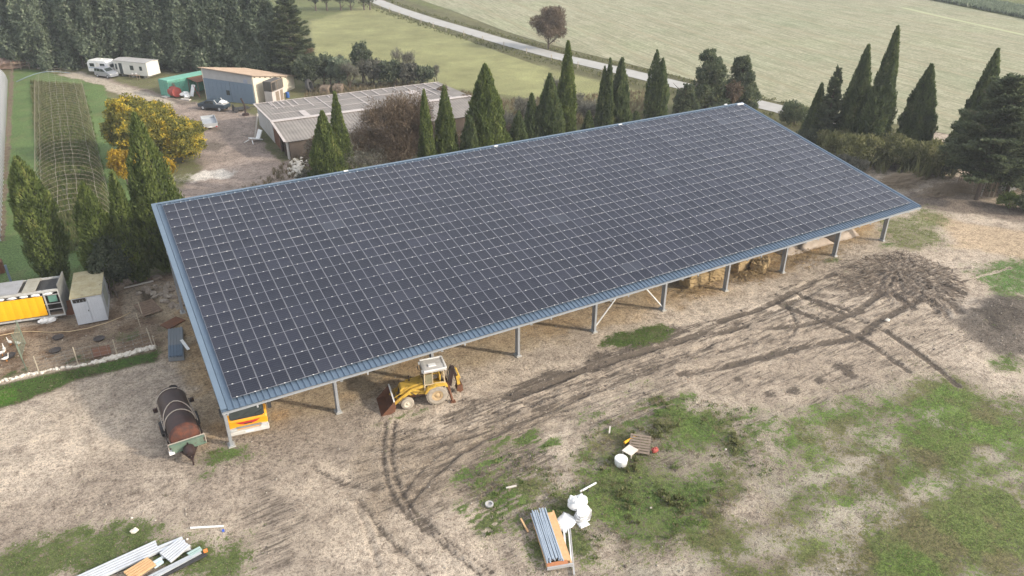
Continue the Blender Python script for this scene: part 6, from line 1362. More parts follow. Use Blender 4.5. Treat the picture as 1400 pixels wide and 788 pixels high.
def lobes_tree(name, loc, label, blobs, m, leaf=.25, dens=60, seed=0, trunk=(2.5, .15), cat='tree', group=None, droop=0.0, up=.3, fill=.75, limbs=6, spread=1.5, trunks=1, narrow=.55):
    "blobs: (x, y, z, rx, ry, rz)"
    rs = np.random.default_rng(seed+500); root = thing(name, label, cat, (loc[0], loc[1], 0), 0, group); Ps, Ns, Ts = [], [], []
    for b in blobs:
        b = np.array(b, float); ar = 4*math.pi*((b[3]*b[4])**1.6/3+2*(b[3]*b[5])**1.6/3)**(1/1.6); n = int(ar*dens); d = rv(rs, n)
        q = .78+.5*(vnoise(d[:, 0]*2.3+seed+b[0], d[:, 1]*2.3+b[1], d[:, 2]*2.3)-.5)+.42*(vnoise(d[:, 0]*5+seed, d[:, 1]*5, d[:, 2]*5+b[0])-.5)
        r = q*(fill+(1.12-fill)*rs.uniform(0, 1, n)**.7); P = b[:3]+d*b[3:]*r[:, None]
        k = P[:, 2] > .05; Ps.append(P[k]); Ns.append(d[k]); Ts.append((.35+.9*(vnoise(P[:, 0]*1.4+seed, P[:, 1]*1.4, P[:, 2]*1.4, seed)-.5)+rs.normal(0, .17, n)+.25*(q-.78))[k])
    P = np.vstack(Ps); D = np.vstack(Ns); n = len(P); L = leaf*rs.uniform(.6, 1.35, n)
    U = D*.6+rs.normal(0, .55, (n, 3))+np.array((0, 0, up-droop)); Nn = D+rs.normal(0, .55, (n, 3))+np.array((0, 0, .75))
    if trunk:
        for i in range(trunks):
            t_ = trunk_mb(trunk[0], trunk[1], rs, .12 if trunks > 1 else .05, limbs, spread); o = t_.build('trunk', M['bark'], root)
            if trunks > 1: o.location = (rs.normal()*.5, rs.normal()*.4, 0)
    link('crown', leaves('crown', P, U, Nn, L, L*narrow, np.concatenate(Ts), M[m]), root); return root
def round_blobs(H, W_, rs, n=9, z0=.25, flat=.8):
    out = [(0, 0, H*(z0+(1-z0)*.5), W_*.40, W_*.38, H*(1-z0)*.46)]
    for i in range(n):
        a = rs.uniform(0, 6.28); e = rs.uniform(-.35, 1); r = W_*.30*math.sqrt(max(0, 1-max(0, e)**2*.8)); s = W_*rs.uniform(.15, .27)
        out.append((math.cos(a)*r, math.sin(a)*r, H*(z0+(1-z0)*(.5+.36*e)), s, s, s*flat))
    return out
def bare_tree(name, loc, label, H, W_, seed, m='twig', leafm=None, nl=0, stems=3, cat='tree', group=None, levels=5, twig=.035, fine=1):
    rs = np.random.default_rng(seed+900); root = thing(name, label, cat, (loc[0], loc[1], 0), 0, group); mb = MB(); tips = []
    def grow(p, d, L, r, lv):
        q = p+d*L; mid = p+d*L*.5+rs.normal(0, L*.05, 3); mb.tube([p, mid, q], [r, r*.8, r*.62], 4 if lv > 2 else 3, cap=False)
        if lv <= 1: tips.append((q, d, L))
        if lv == 0: return
        for i in range(2 if lv > 3 else 3):
            nd = d+rs.normal(0, .42, 3)*np.array((W_/H*1.15, W_/H*1.15, .6))+np.array((0, 0, .12)); nd /= np.linalg.norm(nd); grow(p+d*L*rs.uniform(.6, 1.0), nd, L*rs.uniform(.62, .85), r*.58, lv-1)
    for s in range(stems):
        d = np.array((rs.normal(0, .35)*W_/H*1.4, rs.normal(0, .35)*W_/H*1.4, 1.0)); d /= np.linalg.norm(d); grow(np.array((rs.normal()*.3, rs.normal()*.3, -.1)), d, H*.26, .05+H*.011, levels)
    mb.build('branches', M['bark'], root)
    T = np.array([t[0] for t in tips]); D = np.array([t[1] for t in tips]); k = max(1, int(14*fine)); P = np.repeat(T, k, 0); DD = np.repeat(D, k, 0); n = len(P); P = P+rs.normal(0, H*.035, (n, 3)); U = DD+rs.normal(0, .5, (n, 3))
    L = rs.uniform(.35, .9, n)*H/9
    link('twigs', leaves('twigs', P, U, rv(rs, n), L, np.full(n, twig), rs.uniform(.1, 1, n), M['brown'] if m == 'twig' else M[m]), root)
    if nl:
        i = rs.integers(0, len(T), nl); P = T[i]+rs.normal(0, H*.05, (nl, 3)); L = rs.uniform(.12, .26, nl); link('foliage', leaves('leaves', P, rv(rs, nl), rv(rs, nl), L, L*.6, rs.uniform(0, 1, nl), M[leafm or 'brown']), root)
    return root
def conifer(loc, H, W_, label, seed, m='con', name='conifer_tree', z0=.06, pw=.8, group=None, dens=1.0, droop=-.12):
    rs = np.random.default_rng(seed+1300); root = thing(name, label, 'tree', (loc[0], loc[1], 0), 0, group); mb = MB()
    mb.tube([(0, 0, -.1), (rs.normal()*.1, rs.normal()*.1, H*.5), (0, 0, H*.98)], [.09+H*.013, .06+H*.008, .02], 7); Ps, Us, Ns, Ts = [], [], [], []
    nb = int(11*H*dens)
    for i in range(nb):
        t = z0+(1-z0)*(i+.5)/nb; a = i*2.4+rs.normal(0, .4); Lb = W_/2*(max(.03, 1-t)**pw)*rs.uniform(.62, 1.18)*(1.0 if t > .18 else .75+t)+.12; dz = droop+.35*t+rs.normal(0, .1); p = np.array((0, 0, H*t)); d = np.array((math.cos(a), math.sin(a), dz)); e = p+d*Lb
        if i % 2 == 0: mb.tube([p, p+d*Lb*.6, e+np.array((0, 0, .08*Lb))], [.05, .03, .012], 4)
        n = int(95*Lb*(.6+.4*dens)); s = rs.uniform(.22, 1, n)**.75; w = .40*Lb*(1.15-s)**.6+.10
        lat = rs.normal(0, 1, n)*w*.5; side = np.array((-math.sin(a), math.cos(a), 0)); up = np.array((0, 0, 1.0))
        P = p+d*(Lb*s)[:, None]+side*lat[:, None]+up*(rs.normal(0, .12, n)+.10*Lb*s**2)[:, None]
        Ps.append(P); Us.append(d*.8+side*np.sign(lat)[:, None]*.5+rs.normal(0, .35, (n, 3))+up*.25); Ns.append(up*.9+d*.35+rs.normal(0, .45, (n, 3))); Ts.append(np.full(n, rs.normal(.34, .14))+rs.normal(0, .14, n)+.25*(s-.6))
    P = np.vstack(Ps); n = len(P); L = rs.uniform(.26, .58, n)
    mb.build('trunk', M['bark'], root); link('crown', leaves('crown', P, np.vstack(Us), np.vstack(Ns), L, L*.40, np.concatenate(Ts), M[m]), root); return root

def by_tip(px, py, base=None, Y=None):
    "foot and height of an upright tree from its tip, and from its foot or its distance"
    if Y is None: Y = at(*base)[1]
    q = up_at(px, py, Y); return (q[0], Y), q[2]
# ---- left group
for (tip, base, Rr, m, sh, lowt, nm, lb, sd) in (
    ((22, 214), (75, 392), 1.48, 'cyp', 1.9, .45, 'cypress_tree', 'broad green cypress standing alone behind the yellow trailer', 1),
    ((112, 249), (143, 395), 1.45, 'cyp', 1.5, .35, 'cypress_tree', 'blunt green cypress behind the white site hut', 2),
    ((152, 234), (178, 388), 1.25, 'cyp', 1.1, .30, 'cypress_tree', 'yellowish slim cypress behind the dark ivy bush', 3),
    ((183, 155), (222, 372), 2.15, 'cyp', 1.25, .28, 'cypress_tree', 'tallest cypress, in front of the yellow autumn tree', 4)):
    q, H = by_tip(*tip, base); cypress(q, H, Rr, lb, m, sd, sh, lowt)
rs = np.random.default_rng(1); q = at(158, 402)
lobes_tree('ivy_bush', (q[0], q[1]), 'dark grey-green bush on bare stems behind the white hut', [(0, .3, 3.0, 1.6, 1.3, 1.9), (-.9, 0, 2.2, .9, .9, 1.1), (.8, .1, 2.3, 1.0, .9, 1.2), (.2, .4, 4.3, 1.0, .9, 1.2), (1.5, .6, 3.2, .8, .8, 1.4)], 'bush', .26, 85, 3, (1.8, .07), 'bush', trunks=5, limbs=2, spread=.7, droop=.3)
q = at(196, 215); bl = round_blobs(7.4, 10.2, np.random.default_rng(5), 20, .06)
lobes_tree('autumn_tree', (q[0]+.5, q[1]-2), 'round autumn tree with green and yellow leaves beside the yard', bl, 'aut', .27, 90, 6, (3.2, .22), limbs=9, spread=2.4, fill=.7)
q = at(158, 240); lobes_tree('autumn_shrub', (q[0]+1.0, q[1]-4), 'bright orange-yellow shrub left of the tallest cypress', round_blobs(4.2, 3.8, np.random.default_rng(7), 6, .15), 'auto', .28, 60, 7, (1.5, .1), 'shrub', fill=.7)
q = at(232, 245); lobes_tree('autumn_shrub', (q[0], q[1]-1), 'small orange shrub between the tallest cypress and the roof corner', round_blobs(3.0, 2.6, np.random.default_rng(8), 5, .15), 'auto', .24, 55, 8, (1.2, .08), 'shrub', fill=.65)
q = at(255, 222); lobes_tree('autumn_tree', (q[0]-.4, q[1]), 'lower autumn tree with yellow leaves at the edge of the dirt yard', round_blobs(5.0, 7.4, np.random.default_rng(9), 14, .05), 'aut', .25, 80, 9, (1.8, .14), fill=.6)
# ---- row behind the hangar (tip, distance, radius, shape, tips)
for i, (px, py, Y, Rr, sh, lowt, m, tips, lb) in enumerate((
    (457, 125, 37.5, 1.15, 1.0, .3, 'cyp', 1, 'slim pointed cypress behind the roof, right of the dense cypress at the barn corner'), (440, 152, 36, 1.95, 1.15, .25, 'cyp', 1, 'dense cone-shaped cypress at the corner of the barn'),
    (579, 122, 35, 1.05, .95, .2, 'cyp', 1, 'slim cypress with a thin tip just right of the bare brown tree'), (607, 118, 35.5, 1.35, 1.05, .25, 'cyp', 1, 'medium cypress beside the slim one, left of the broad green cypress'),
    (663, 88, 36, 2.15, 1.5, .3, 'cyp', 1, 'broad sunlit green cypress, widest in the row behind the roof'), (642, 158, 34.5, 1.25, 1.3, .3, 'cypd', 1, 'low dark cypress at the left foot of the broad green cypress'),
    (709, 152, 36, 1.15, 1.3, .3, 'cypd', 1, 'low dark cypress left of the broad dark cypress'), (727, 128, 38, 1.15, 1.2, .3, 'cypd', 1, 'dark cypress half hidden left of the broad dark cypress'), (752, 101, 37.5, 1.85, 1.25, .3, 'cypd', 1, 'broad dark cypress beside the tall thin cypress'),
    (777, 56, 38, 1.15, 1.3, .3, 'cyp', 1, 'tall thin cypress reaching up to the pale track'), (805, 152, 37, .95, 1.2, .3, 'cypd', 1, 'small dark cypress between the tall thin one and the two-tipped one'),
    (830, 80, 39, 1.15, 1.3, .3, 'cypd', 2, 'dark cypress with a double tip, left of its twin'), (851, 79, 39, 1.35, 1.2, .3, 'cypd', 1, 'dark cypress with a single tip, right of its twin'), (870, 152, 38.5, .95, 1.3, .3, 'cypd', 1, 'small dark cypress between the twins and the blunt cypress'),
    (905, 68, 40, 1.6, 1.7, .35, 'cypd', 3, 'blunt dark cypress with three close tips'))):
    q, H = by_tip(px, py, Y=Y); cypress(q, H, Rr, lb, m, 20+i, sh, lowt, tips)
def full_conifer(q, H, W_, label, seed, m='con', n=52):
    rs = np.random.default_rng(seed); bl = [(0, 0, H*.42, W_*.30, W_*.30, H*.40)]
    for k in range(n):
        t = rs.uniform(.06, .97); a = rs.uniform(0, 6.28); r_ = W_*.40*(1-t)**.55*rs.uniform(.55, 1.05); s_ = W_*(.06+.075*(1-t))*rs.uniform(.8, 1.25)
        bl.append((math.cos(a)*r_, math.sin(a)*r_, H*t, s_*1.15, s_*1.15, s_*.95))
    return lobes_tree('conifer_tree', q, label, bl, m, .36, 48, seed, (H*.9, .2), 'tree', fill=.55, up=.55, narrow=.42, limbs=6, spread=2)
for i, (px, py, Y, W_, m, lb) in enumerate(((975, 66, 44, 9.0, 'con', 'broad dark conifer behind the far right corner of the roof'), (1018, 76, 43, 7.4, 'con', 'ragged brownish conifer right of the broad dark one'), (942, 112, 42, 5.6, 'con', 'lower conifer left of the broad dark one'))):
    q, H = by_tip(px, py, Y=Y); full_conifer(q, H, W_, lb, 40+i, m)
q, H = by_tip(1008, 108, Y=41.5); lobes_tree('brown_bush', q, 'dead reddish brown bush in front of the ragged conifer', round_blobs(H, 3.2, np.random.default_rng(3), 5, .3), 'brown', .25, 50, 44, (2, .08), 'bush', fill=.6)
# ---- right group along the track
for i, (tip, base, Rr, sh, m, lb, tps) in enumerate((((1124, 114), (1120, 196), 1.15, 1.0, 'cypd', 'small pointed cypress, leftmost of the group beyond the roof end', 1), ((1188, 61), (1178, 200), 1.85, 1.0, 'cypd', 'dense cypress between the open conifer and the tallest right cypress', 1), ((1228, 36), (1205, 212), 1.75, 1.0, 'cypd', 'tallest cypress beyond the right end of the roof', 1), ((1274, 88), (1250, 212), 1.9, 1.25, 'cypd', 'cypress with a ragged top standing alone by the track', 1), ((1365, 67), (1335, 222), 2.0, .95, 'cypd', 'tall pointed cypress behind the spreading conifer at the right edge', 1))):
    q, H = by_tip(*tip, base); cypress(q, H, Rr, lb, m, 60+i, sh, .25, tps)
q, H = by_tip(1147, 94, (1143, 200)); conifer(q, H, 4.4, 'open dark conifer between the two left cypresses beyond the roof', 70, pw=.75)
q, H = by_tip(1386, 108, (1372, 262)); conifer(q, H, 11.5, 'spreading dark conifer above the cane fence at the right edge', 71, pw=.5, z0=.24, dens=1.35)
q, H = by_tip(1420, 130, (1420, 250)); conifer(q, H, 9, 'dark conifer cut by the right edge of the view', 72, pw=.55, z0=.1, dens=1.2)
# ---- shrubs by the right end
rs = np.random.default_rng(17)
for i, (px, py, w, h, m, lb) in enumerate(((1078, 172, 3.4, 2.4, 'con', 'dark conifer sapling behind the roof edge at the track'), (1112, 200, 3.6, 2.6, 'bush', 'dark green shrub at the foot of the small pointed cypress'), (1140, 215, 4.0, 2.6, 'olive', 'olive shrub beside the roof end, left of the tall canes'), (1175, 228, 4.4, 3.0, 'olive', 'olive-green shrub in the middle of the thicket beyond the roof'),
    (1205, 222, 4.2, 3.3, 'olive', 'light olive shrub below the tallest right cypress'), (1235, 232, 4.4, 3.0, 'olive', 'yellowish feathery shrub above the brushwood heap'), (1265, 238, 4.2, 3.2, 'olive', 'olive shrub left of the cane fence'), (1292, 240, 3.0, 2.6, 'bush', 'green shrub touching the cane fence'), (1160, 240, 3.4, 1.8, 'grey', 'greyish low shrub at the edge of the brushwood'))):
    q = at(px, py); lobes_tree('shrub', (q[0], q[1]), lb, round_blobs(h*1.25, w*1.5, np.random.default_rng(100+i), 9, .03), m, .34, 48, 110+i, (h*.5, .06), 'shrub', fill=.6, up=.7, narrow=.34, trunks=2, limbs=3)
for i, (px, py, w, h, m, lb) in enumerate(((1398, 262, 4.5, 3.4, 'weed', 'bright green shrub at the right edge by the cane fence'), (1378, 285, 3.0, 1.6, 'weed', 'low green tufted shrub in front of the cane fence'), (1410, 292, 4.0, 1.8, 'bush', 'low dark shrub at the right edge below the bright shrub'))):
    q = at(px, py); lobes_tree('shrub', (q[0], q[1]), lb, round_blobs(h, w, np.random.default_rng(140+i), 6, .05), m, .28, 55, 150+i, (h*.5, .06), 'shrub', fill=.6, up=.7, narrow=.3)
# brushwood heaps and cane fence
M['canes'] = mat('dry_canes', (.30, .235, .16), .9, 0, (.2, .15, .10), 3, .5)
rg = random.Random(9)
for i, (px, py, sx, sy, h, n, lb) in enumerate(((1228, 253, 3.4, 1.4, 1.3, 520, 'heap of long brown brushwood beside the roof end'), (1292, 263, 3.0, 1.0, .9, 380, 'low brown brushwood heap in front of the cane fence'), (1168, 240, 2.4, 1.1, .9, 260, 'brown brushwood under the olive shrubs by the roof edge'))):
    q = at(px, py); mb = MB()
    for k in range(n):
        x, y = rg.gauss(0, sx*.5), rg.gauss(0, sy*.5); z = h*math.exp(-(x/sx)**2-(y/sy)**2)*rg.random(); a = rg.gauss(-.45, .5); L = rg.uniform(.8, 2.4); up_ = rg.uniform(-.2, .5)
        mb.tube([(x-math.cos(a)*L/2, y-math.sin(a)*L/2, z), (x+math.cos(a)*L/2, y+math.sin(a)*L/2, z+up_)], [.025, .012], 3, cap=False)
    tag(mb.build('brushwood_heap', M['canes']), lb, 'brushwood').location = (q[0], q[1], .03)
a, b2 = at(1306, 263)[:2], at(1362, 271)[:2]; cf = thing('cane_fence', 'grey dry cane fence below the spreading conifer', 'fence', (a[0], a[1], 0)); d_ = b2-a; L = float(np.hypot(*d_)); mb = MB()
for i in range(int(L/.07)):
    t = i*.07/L; x, y = d_[0]*t, d_[1]*t; mb.tube([(x, y, 0), (x+rg.gauss(0, .06), y+rg.gauss(0, .06), rg.uniform(1.7, 2.3))], .028, 4)
mb.build('canes', M['canes'], cf)
for z in (.6, 1.5): MB().bar((0, 0, z), (d_[0], d_[1], z), .05, .05).build('rail', M['wood'], cf)
for t, m_ in ((.62, 'plank'), (.80, 'post'), (.9, 'post')): MB().bar((d_[0]*t, d_[1]*t-.08, 0), (d_[0]*t+.1, d_[1]*t-.08, 2.1), .12, .08).build('fence_post', M[m_], cf)
q = at(1378, 262); tag(MB().box((0, 0, .5), (1.6, .9, 1.0)).build('white_tank', M['white'], bevel=.1), 'white tank half hidden by the shrub at the right edge', 'tank').location = (q[0]+.4, q[1]+.2, 0)
# ---- big bare tree and hedge behind the hangar
q, H = by_tip(530, 128, Y=40); lobes_tree('bare_tree', q, 'wide bare brown tree in front of the barn roof', round_blobs(H*1.08, H*1.05, np.random.default_rng(14), 14, .06), 'brown', .34, 48, 34, (H*.5, .16), limbs=12, spread=2.6, fill=.4, narrow=.15, up=.7, trunks=3)
q, H = by_tip(480, 170, Y=38); bare_tree('bare_shrub', q, 'greyish bare shrub left of the wide bare tree', H*1.3, H*1.0, 2, m='grey', leafm='grey', nl=300, stems=4, levels=4, cat='shrub')
q = at(750, 67); lobes_tree('bare_tree', (q[0], q[1]), 'round bare reddish tree standing at the edge of the field', round_blobs(8.6, 8.2, np.random.default_rng(12), 12, .08), 'brown', .42, 38, 33, (4.5, .2), limbs=10, spread=2.4, fill=.45, narrow=.22, up=.5)
for i, (px, py, Y, w, m, nl, lb) in enumerate(((628, 120, 62, 3.6, 'grey', 300, 'pale bare shrub behind the barn end'), (690, 140, 50, 4.2, 'grey', 420, 'grey bare shrub between the broad green cypress and the dark row'), (715, 118, 52, 3.6, 'grey', 400, 'taller grey bare shrub behind the low dark cypresses'), (785, 118, 52, 3.6, 'grey', 350, 'grey bare shrub behind the tall thin cypress'), (812, 122, 48, 4.0, 'grey', 380, 'pale bare shrub between the tall thin cypress and the twins'), (618, 160, 44, 3.0, 'brown', 200, 'brown bare shrub between the medium and the broad cypress'), (760, 92, 54, 2.4, 'grey', 160, 'thin bare sapling behind the broad dark cypress'), (880, 150, 46, 2.4, 'olive', 250, 'olive shrub in the gap left of the blunt cypress'))):
    q, H = by_tip(px, py, Y=Y); bare_tree('bare_shrub', q, lb, max(H, 2.4), w*1.1, 30+i, m=m, leafm='olive' if m == 'olive' else 'grey', nl=nl, stems=5, levels=4, cat='shrub', twig=.05)
q, H = by_tip(606, 112, Y=66); lobes_tree('brown_bush', q, 'reddish brown bush at the far corner of the barn', round_blobs(max(H, 3), 2.6, np.random.default_rng(31), 5, .1), 'brown', .28, 45, 31, None, 'bush', fill=.6)
for i, (px, py, Y, w, m, lb) in enumerate(((428, 182, 46, 4.4, 'brown', 'brown twiggy shrub against the lower barn roof at its corner'), (505, 178, 45, 4.6, 'grey', 'grey twiggy shrub against the barn roof left of the wide bare tree'), (634, 132, 60, 4.5, 'brown', 'brown twiggy shrub at the far right end of the barn'), (588, 165, 46, 3.6, 'grey', 'grey twiggy shrub against the barn roof between two cypresses'), (412, 232, 44, 2.2, 'grey', 'pale shrub among the white rubble at the barn corner'), (360, 262, 30, 2.2, 'olive', 'low olive shrub peeping over the roof edge by the yard'), (655, 130, 58, 4.5, 'bush', 'dark shrub behind the broad green cypress'), (690, 165, 42, 3.2, 'brown', 'rusty brown shrub right of the broad green cypress'), (815, 160, 40, 3, 'grey', 'grey shrub low behind the small dark cypress'))):
    q, H = by_tip(px, py, Y=Y); lobes_tree('shrub', q, lb, round_blobs(max(H, 1.8), w, np.random.default_rng(170+i), 6, .05), m, .26, 48, 180+i, (1, .05), 'shrub', fill=.55, narrow=.35)
# ---- hedge of trees between the shed, the barn and the meadow
hd_ = [(418, 78, 90, 6.0, 'bush'), (440, 70, 90, 5.5, 'bush'), (462, 74, 88, 5.0, 'ever'), (490, 52, 90, 5.0, 'bush'), (512, 78, 86, 4.6, 'grey'), (532, 82, 84, 4.4, 'bush'), (556, 84, 83, 4.2, 'grey'), (578, 88, 82, 4.4, 'bush')]
hl = ['dark shrubby tree directly right of the cream shed', 'dark tree behind the big tractor tyre', 'greyish green tree behind the timber stacks', 'tallest ivy-clad tree in the hedge behind the barn', 'grey leafy tree in the hedge, right of the ivy-clad one', 'dark leafy tree in the middle of the hedge behind the barn', 'pale grey tree in the hedge near its right end', 'last dark tree at the right end of the hedge behind the barn']
for i, (px, py, Y, w, m) in enumerate(hd_):
    q, H = by_tip(px, py, Y=Y); lobes_tree('hedge_tree', q, hl[i], round_blobs(H, w, np.random.default_rng(200+i), 8, .12), m, .42, 26, 210+i, (H*.7, .12), limbs=6, spread=1.4, fill=.6, trunks=2)
for i, (px, py, Y, lb) in enumerate(((455, 62, 91, 'bare leaning stem rising from the hedge near the tyre'), (548, 52, 85, 'thin bare tree standing above the middle of the hedge'), (594, 82, 82, 'wiry bare tree at the right end of the hedge'), (500, 66, 87, 'bare forked tree in front of the ivy-clad one'), (470, 66, 86, 'bare grey tree behind the timber stacks'))):
    q, H = by_tip(px, py, Y=Y); bare_tree('bare_tree', q, lb, H, H*.55, 50+i, m='grey', leafm='olive', nl=120, stems=2, levels=4, twig=.06)
# ---- tall evergreen wood at the top left, each tree of it
wood = [(-14, -30, 140, 9), (22, -34, 136, 9), (52, -28, 139, 8.5), (80, -40, 134, 9), (112, -36, 131, 9), (146, -44, 129, 9), (176, -38, 127, 9), (206, -44, 124, 8.5), (236, -38, 121, 8.5), (264, -46, 119, 9), (294, -40, 116, 8.5), (322, -34, 114, 8.5), (350, -22, 111, 8)]
masters = []
for i, (px, py, Y, w) in enumerate(wood):
    q, H = by_tip(px, py, Y=Y-6)
    lab = 'tall grey-green evergreen in the dense wood behind the caravans and the shed'
    if len(masters) < 4:
        rs = np.random.default_rng(300+i); bl = []
        for k in range(26):
            t = rs.uniform(.05, 1); rr = w*.36*(1.05-t)**.5*rs.uniform(.4, 1); a = rs.uniform(0, 6.28); s = w*rs.uniform(.12, .22)*(1.15-.6*t); bl.append((math.cos(a)*rr, math.sin(a)*rr, H*(.04+.90*t), s, s, s*1.5))
        bl.append((0, 0, H*.45, w*.34, w*.34, H*.42))
        tr_ = lobes_tree('evergreen_tree', q, lab, bl, 'ever', .52, 17, 310+i, (H*.8, .28), limbs=6, spread=2, fill=.65, group='evergreens of the wood', droop=.15); masters.append((tr_, H))
    else:
        src, h0 = masters[i % 4]; tr_ = copy_tree(src); tr_.location = (q[0], q[1], 0); tr_.rotation_euler = (0, 0, i*1.3); s = H/h0; tr_.scale = (s, s, s)
q, H = by_tip(388, -8, Y=101); conifer(q, H, 9.5, 'yellow-green conifer at the right end of the wood, beside the meadow', 80, 'olivecon' if 'olivecon' in M else 'con', pw=.55)
q, H = by_tip(414, 48, Y=103); bare_tree('bare_tree', q, 'bare reddish tree hanging at the right end of the wood', H, H*.8, 60, leafm='brown', nl=500, stems=4, levels=5, twig=.06)
for i, px in enumerate((432, 447, 466, 480, 498, 506)):
    q = at(px, 15-.25*i); w = 5.5
    lobes_tree('orchard_tree', (q[0], q[1]), ['dark round tree farthest left in the row beyond the meadow', 'second dark round tree from the left beyond the meadow', 'third dark round tree beyond the meadow, before the gap', 'first dark round tree after the gap beyond the meadow', 'dark round tree next to the last beyond the meadow', 'last dark round tree beyond the meadow beside the track'][i], round_blobs(6.5, w, np.random.default_rng(400+i), 6, .25), 'bush', .6, 10, 410+i, (3, .2), fill=.6)
# ---- faint haze over the whole place
hz = MB().box((0, 1500, 15.5), (7400, 7400, 38)); hm = bpy.data.materials.new('haze_air'); hm.use_nodes = True; ht_ = hm.node_tree; ht_.nodes.clear()
pv = ht_.nodes.new('ShaderNodeVolumePrincipled'); pv.inputs['Color'].default_value = (.86, .90, .95, 1); pv.inputs['Density'].default_value = HAZE; pv.inputs['Anisotropy'].default_value = .1
oo = ht_.nodes.new('ShaderNodeOutputMaterial'); ht_.links.new(pv.outputs[0], oo.inputs['Volume'])
if HAZE > 0: tag(hz.build('haze', hm), kind='stuff')
# ---- low cover of the wood edge, verges and hoop bed: nobody could count it
def tufts(name, pts, h, w, m, tint0=.35, lean=.5, seed=0, per=5, label=None):
    rs = np.random.default_rng(seed+40); n = len(pts)*per; P = np.repeat(np.asarray(pts, float), per, 0); a = rs.uniform(0, 6.28, n); ln = rs.uniform(.1, 1, n)*lean; hh = np.repeat(np.broadcast_to(h, len(pts)), per)*rs.uniform(.5, 1.2, n)
    D = np.stack([np.cos(a)*ln, np.sin(a)*ln, np.ones(n)], 1); D /= np.linalg.norm(D, axis=1, keepdims=True)
    P = P+np.stack([rs.normal(0, .08, n), rs.normal(0, .08, n), np.zeros(n)], 1)+D*(hh*.45)[:, None]
    me = leaves(name, P, D, np.stack([np.cos(a+1.5)*.5, np.sin(a+1.5)*.5, np.full(n, 1.2)], 1), hh, hh*w, np.repeat(rs.normal(tint0, .18, len(pts)), per)+rs.normal(0, .1, n), M[m])
    return tag(link(name, me), label, None, None, 'stuff')
def scatter(px_poly, n, seed, rag=0.0):
    rs = np.random.default_rng(seed); P = np.array([at(*p)[:2] for p in px_poly]); lo, hi = P.min(0), P.max(0); out = []
    while len(out) < n:
        c = rs.uniform(lo, hi, (4000, 2)); ins = np.zeros(4000, bool)
        for i in range(len(P)):
            a, b = P[i], P[(i+1) % len(P)]
            if a[1] != b[1]: ins ^= ((a[1] > c[:, 1]) != (b[1] > c[:, 1])) & (c[:, 0] < (b[0]-a[0])*(c[:, 1]-a[1])/(b[1]-a[1])+a[0])
        out += list(c[ins])
    return np.array(out[:n])
def z0(p): return np.hstack([p, np.zeros((len(p), 1))])
# grass tufts where the ground is green
rs = np.random.default_rng(77); c = np.stack([rs.uniform(-16, 75, 330000), rs.uniform(-31, 34, 330000)], 1); g = gsample(c[:, 0], c[:, 1], 3); nz = fbm(c[:, 0]*1.3, c[:, 1]*1.3, 3, 9)
k = (rs.uniform(0, 1, len(c)) < np.clip(g*1.1-.35+(nz-.5)*1.6, 0, .55)); c = c[k]; gz = gsample(c[:, 0], c[:, 1], 2); gg = gsample(c[:, 0], c[:, 1], 3); P = np.hstack([c, gz[:, None]]); rr = rs.uniform(0, 1, len(P))
a_ = P[(rr < .62)]; b_ = P[rr >= .62]
tufts('short_grass', a_, .11, .30, 'weed', .42, 1.3, 1, 3); tufts('dry_grass', b_, .13, .26, 'dry', .30, 1.2, 2, 3)
pw_ = scatter([(640, 640), (780, 600), (900, 540), (1030, 560), (1060, 640), (960, 740), (800, 770), (640, 730)], 900, 5); nzz = fbm(pw_[:, 0]*.6, pw_[:, 1]*.6, 3, 4); pw_ = pw_[nzz > .50]; tufts('tall_weeds', z0(pw_), np.random.default_rng(3).uniform(.08, .2, len(pw_)), .4, 'weed', .38, 1.3, 3, 9)
pw_ = scatter([(640, 640), (780, 600), (900, 540), (1030, 560), (1060, 640), (960, 740), (800, 770), (640, 730)], 900, 15); nzz = fbm(pw_[:, 0]*.6+9, pw_[:, 1]*.6, 3, 4); pw_ = pw_[nzz > .48]; tufts('dead_weeds', z0(pw_), np.random.default_rng(4).uniform(.1, .28, len(pw_)), .16, 'dry', .30, 1.3, 4, 9)
pw_ = scatter([(820, 640), (900, 560), (1000, 560), (1010, 620), (950, 710), (860, 720)], 420, 25); nzz = fbm(pw_[:, 0]*.5+4, pw_[:, 1]*.5, 3, 8); pw_ = pw_[nzz > .52]; tufts('leafy_weeds', z0(pw_), np.random.default_rng(9).uniform(.16, .36, len(pw_)), .5, 'olive', .12, 1.1, 13, 12)
tufts('bed_weeds', z0(scatter([(42, 112), (113, 117), (155, 310), (90, 350), (62, 328)], 5200, 6)), np.random.default_rng(5).uniform(.3, .8, 5200), .13, 'olive', .10, .7, 6, 6)
tufts('bed_greens', z0(scatter([(50, 130), (118, 130), (160, 310), (90, 355), (70, 320)], 1800, 16)), .5, .2, 'weed', .3, .7, 7, 6)
tufts('hedge_foot', z0(scatter([(330, 262), (420, 240), (640, 200), (905, 150), (900, 125), (700, 138), (600, 122), (560, 112), (420, 120), (405, 215)], 6500, 7)), np.random.default_rng(6).uniform(.3, .9, 6500), .16, 'dry', .2, .7, 8, 6)
tufts('wood_edge', z0(scatter([(-20, 80), (60, 82), (220, 96), (290, 95), (420, 110), (420, 84), (200, 80), (-20, 66)], 2600, 8)), np.random.default_rng(7).uniform(.5, 1.6, 2600), .2, 'bush', .3, .6, 9, 6)
tufts('cane_thicket', z0(scatter([(1090, 190), (1180, 212), (1290, 222), (1305, 246), (1240, 248), (1150, 234), (1110, 210)], 230, 19)), np.random.default_rng(11).uniform(.6, 2.9, 230), .07, 'olive', .45, .45, 21, 9)
vg = []
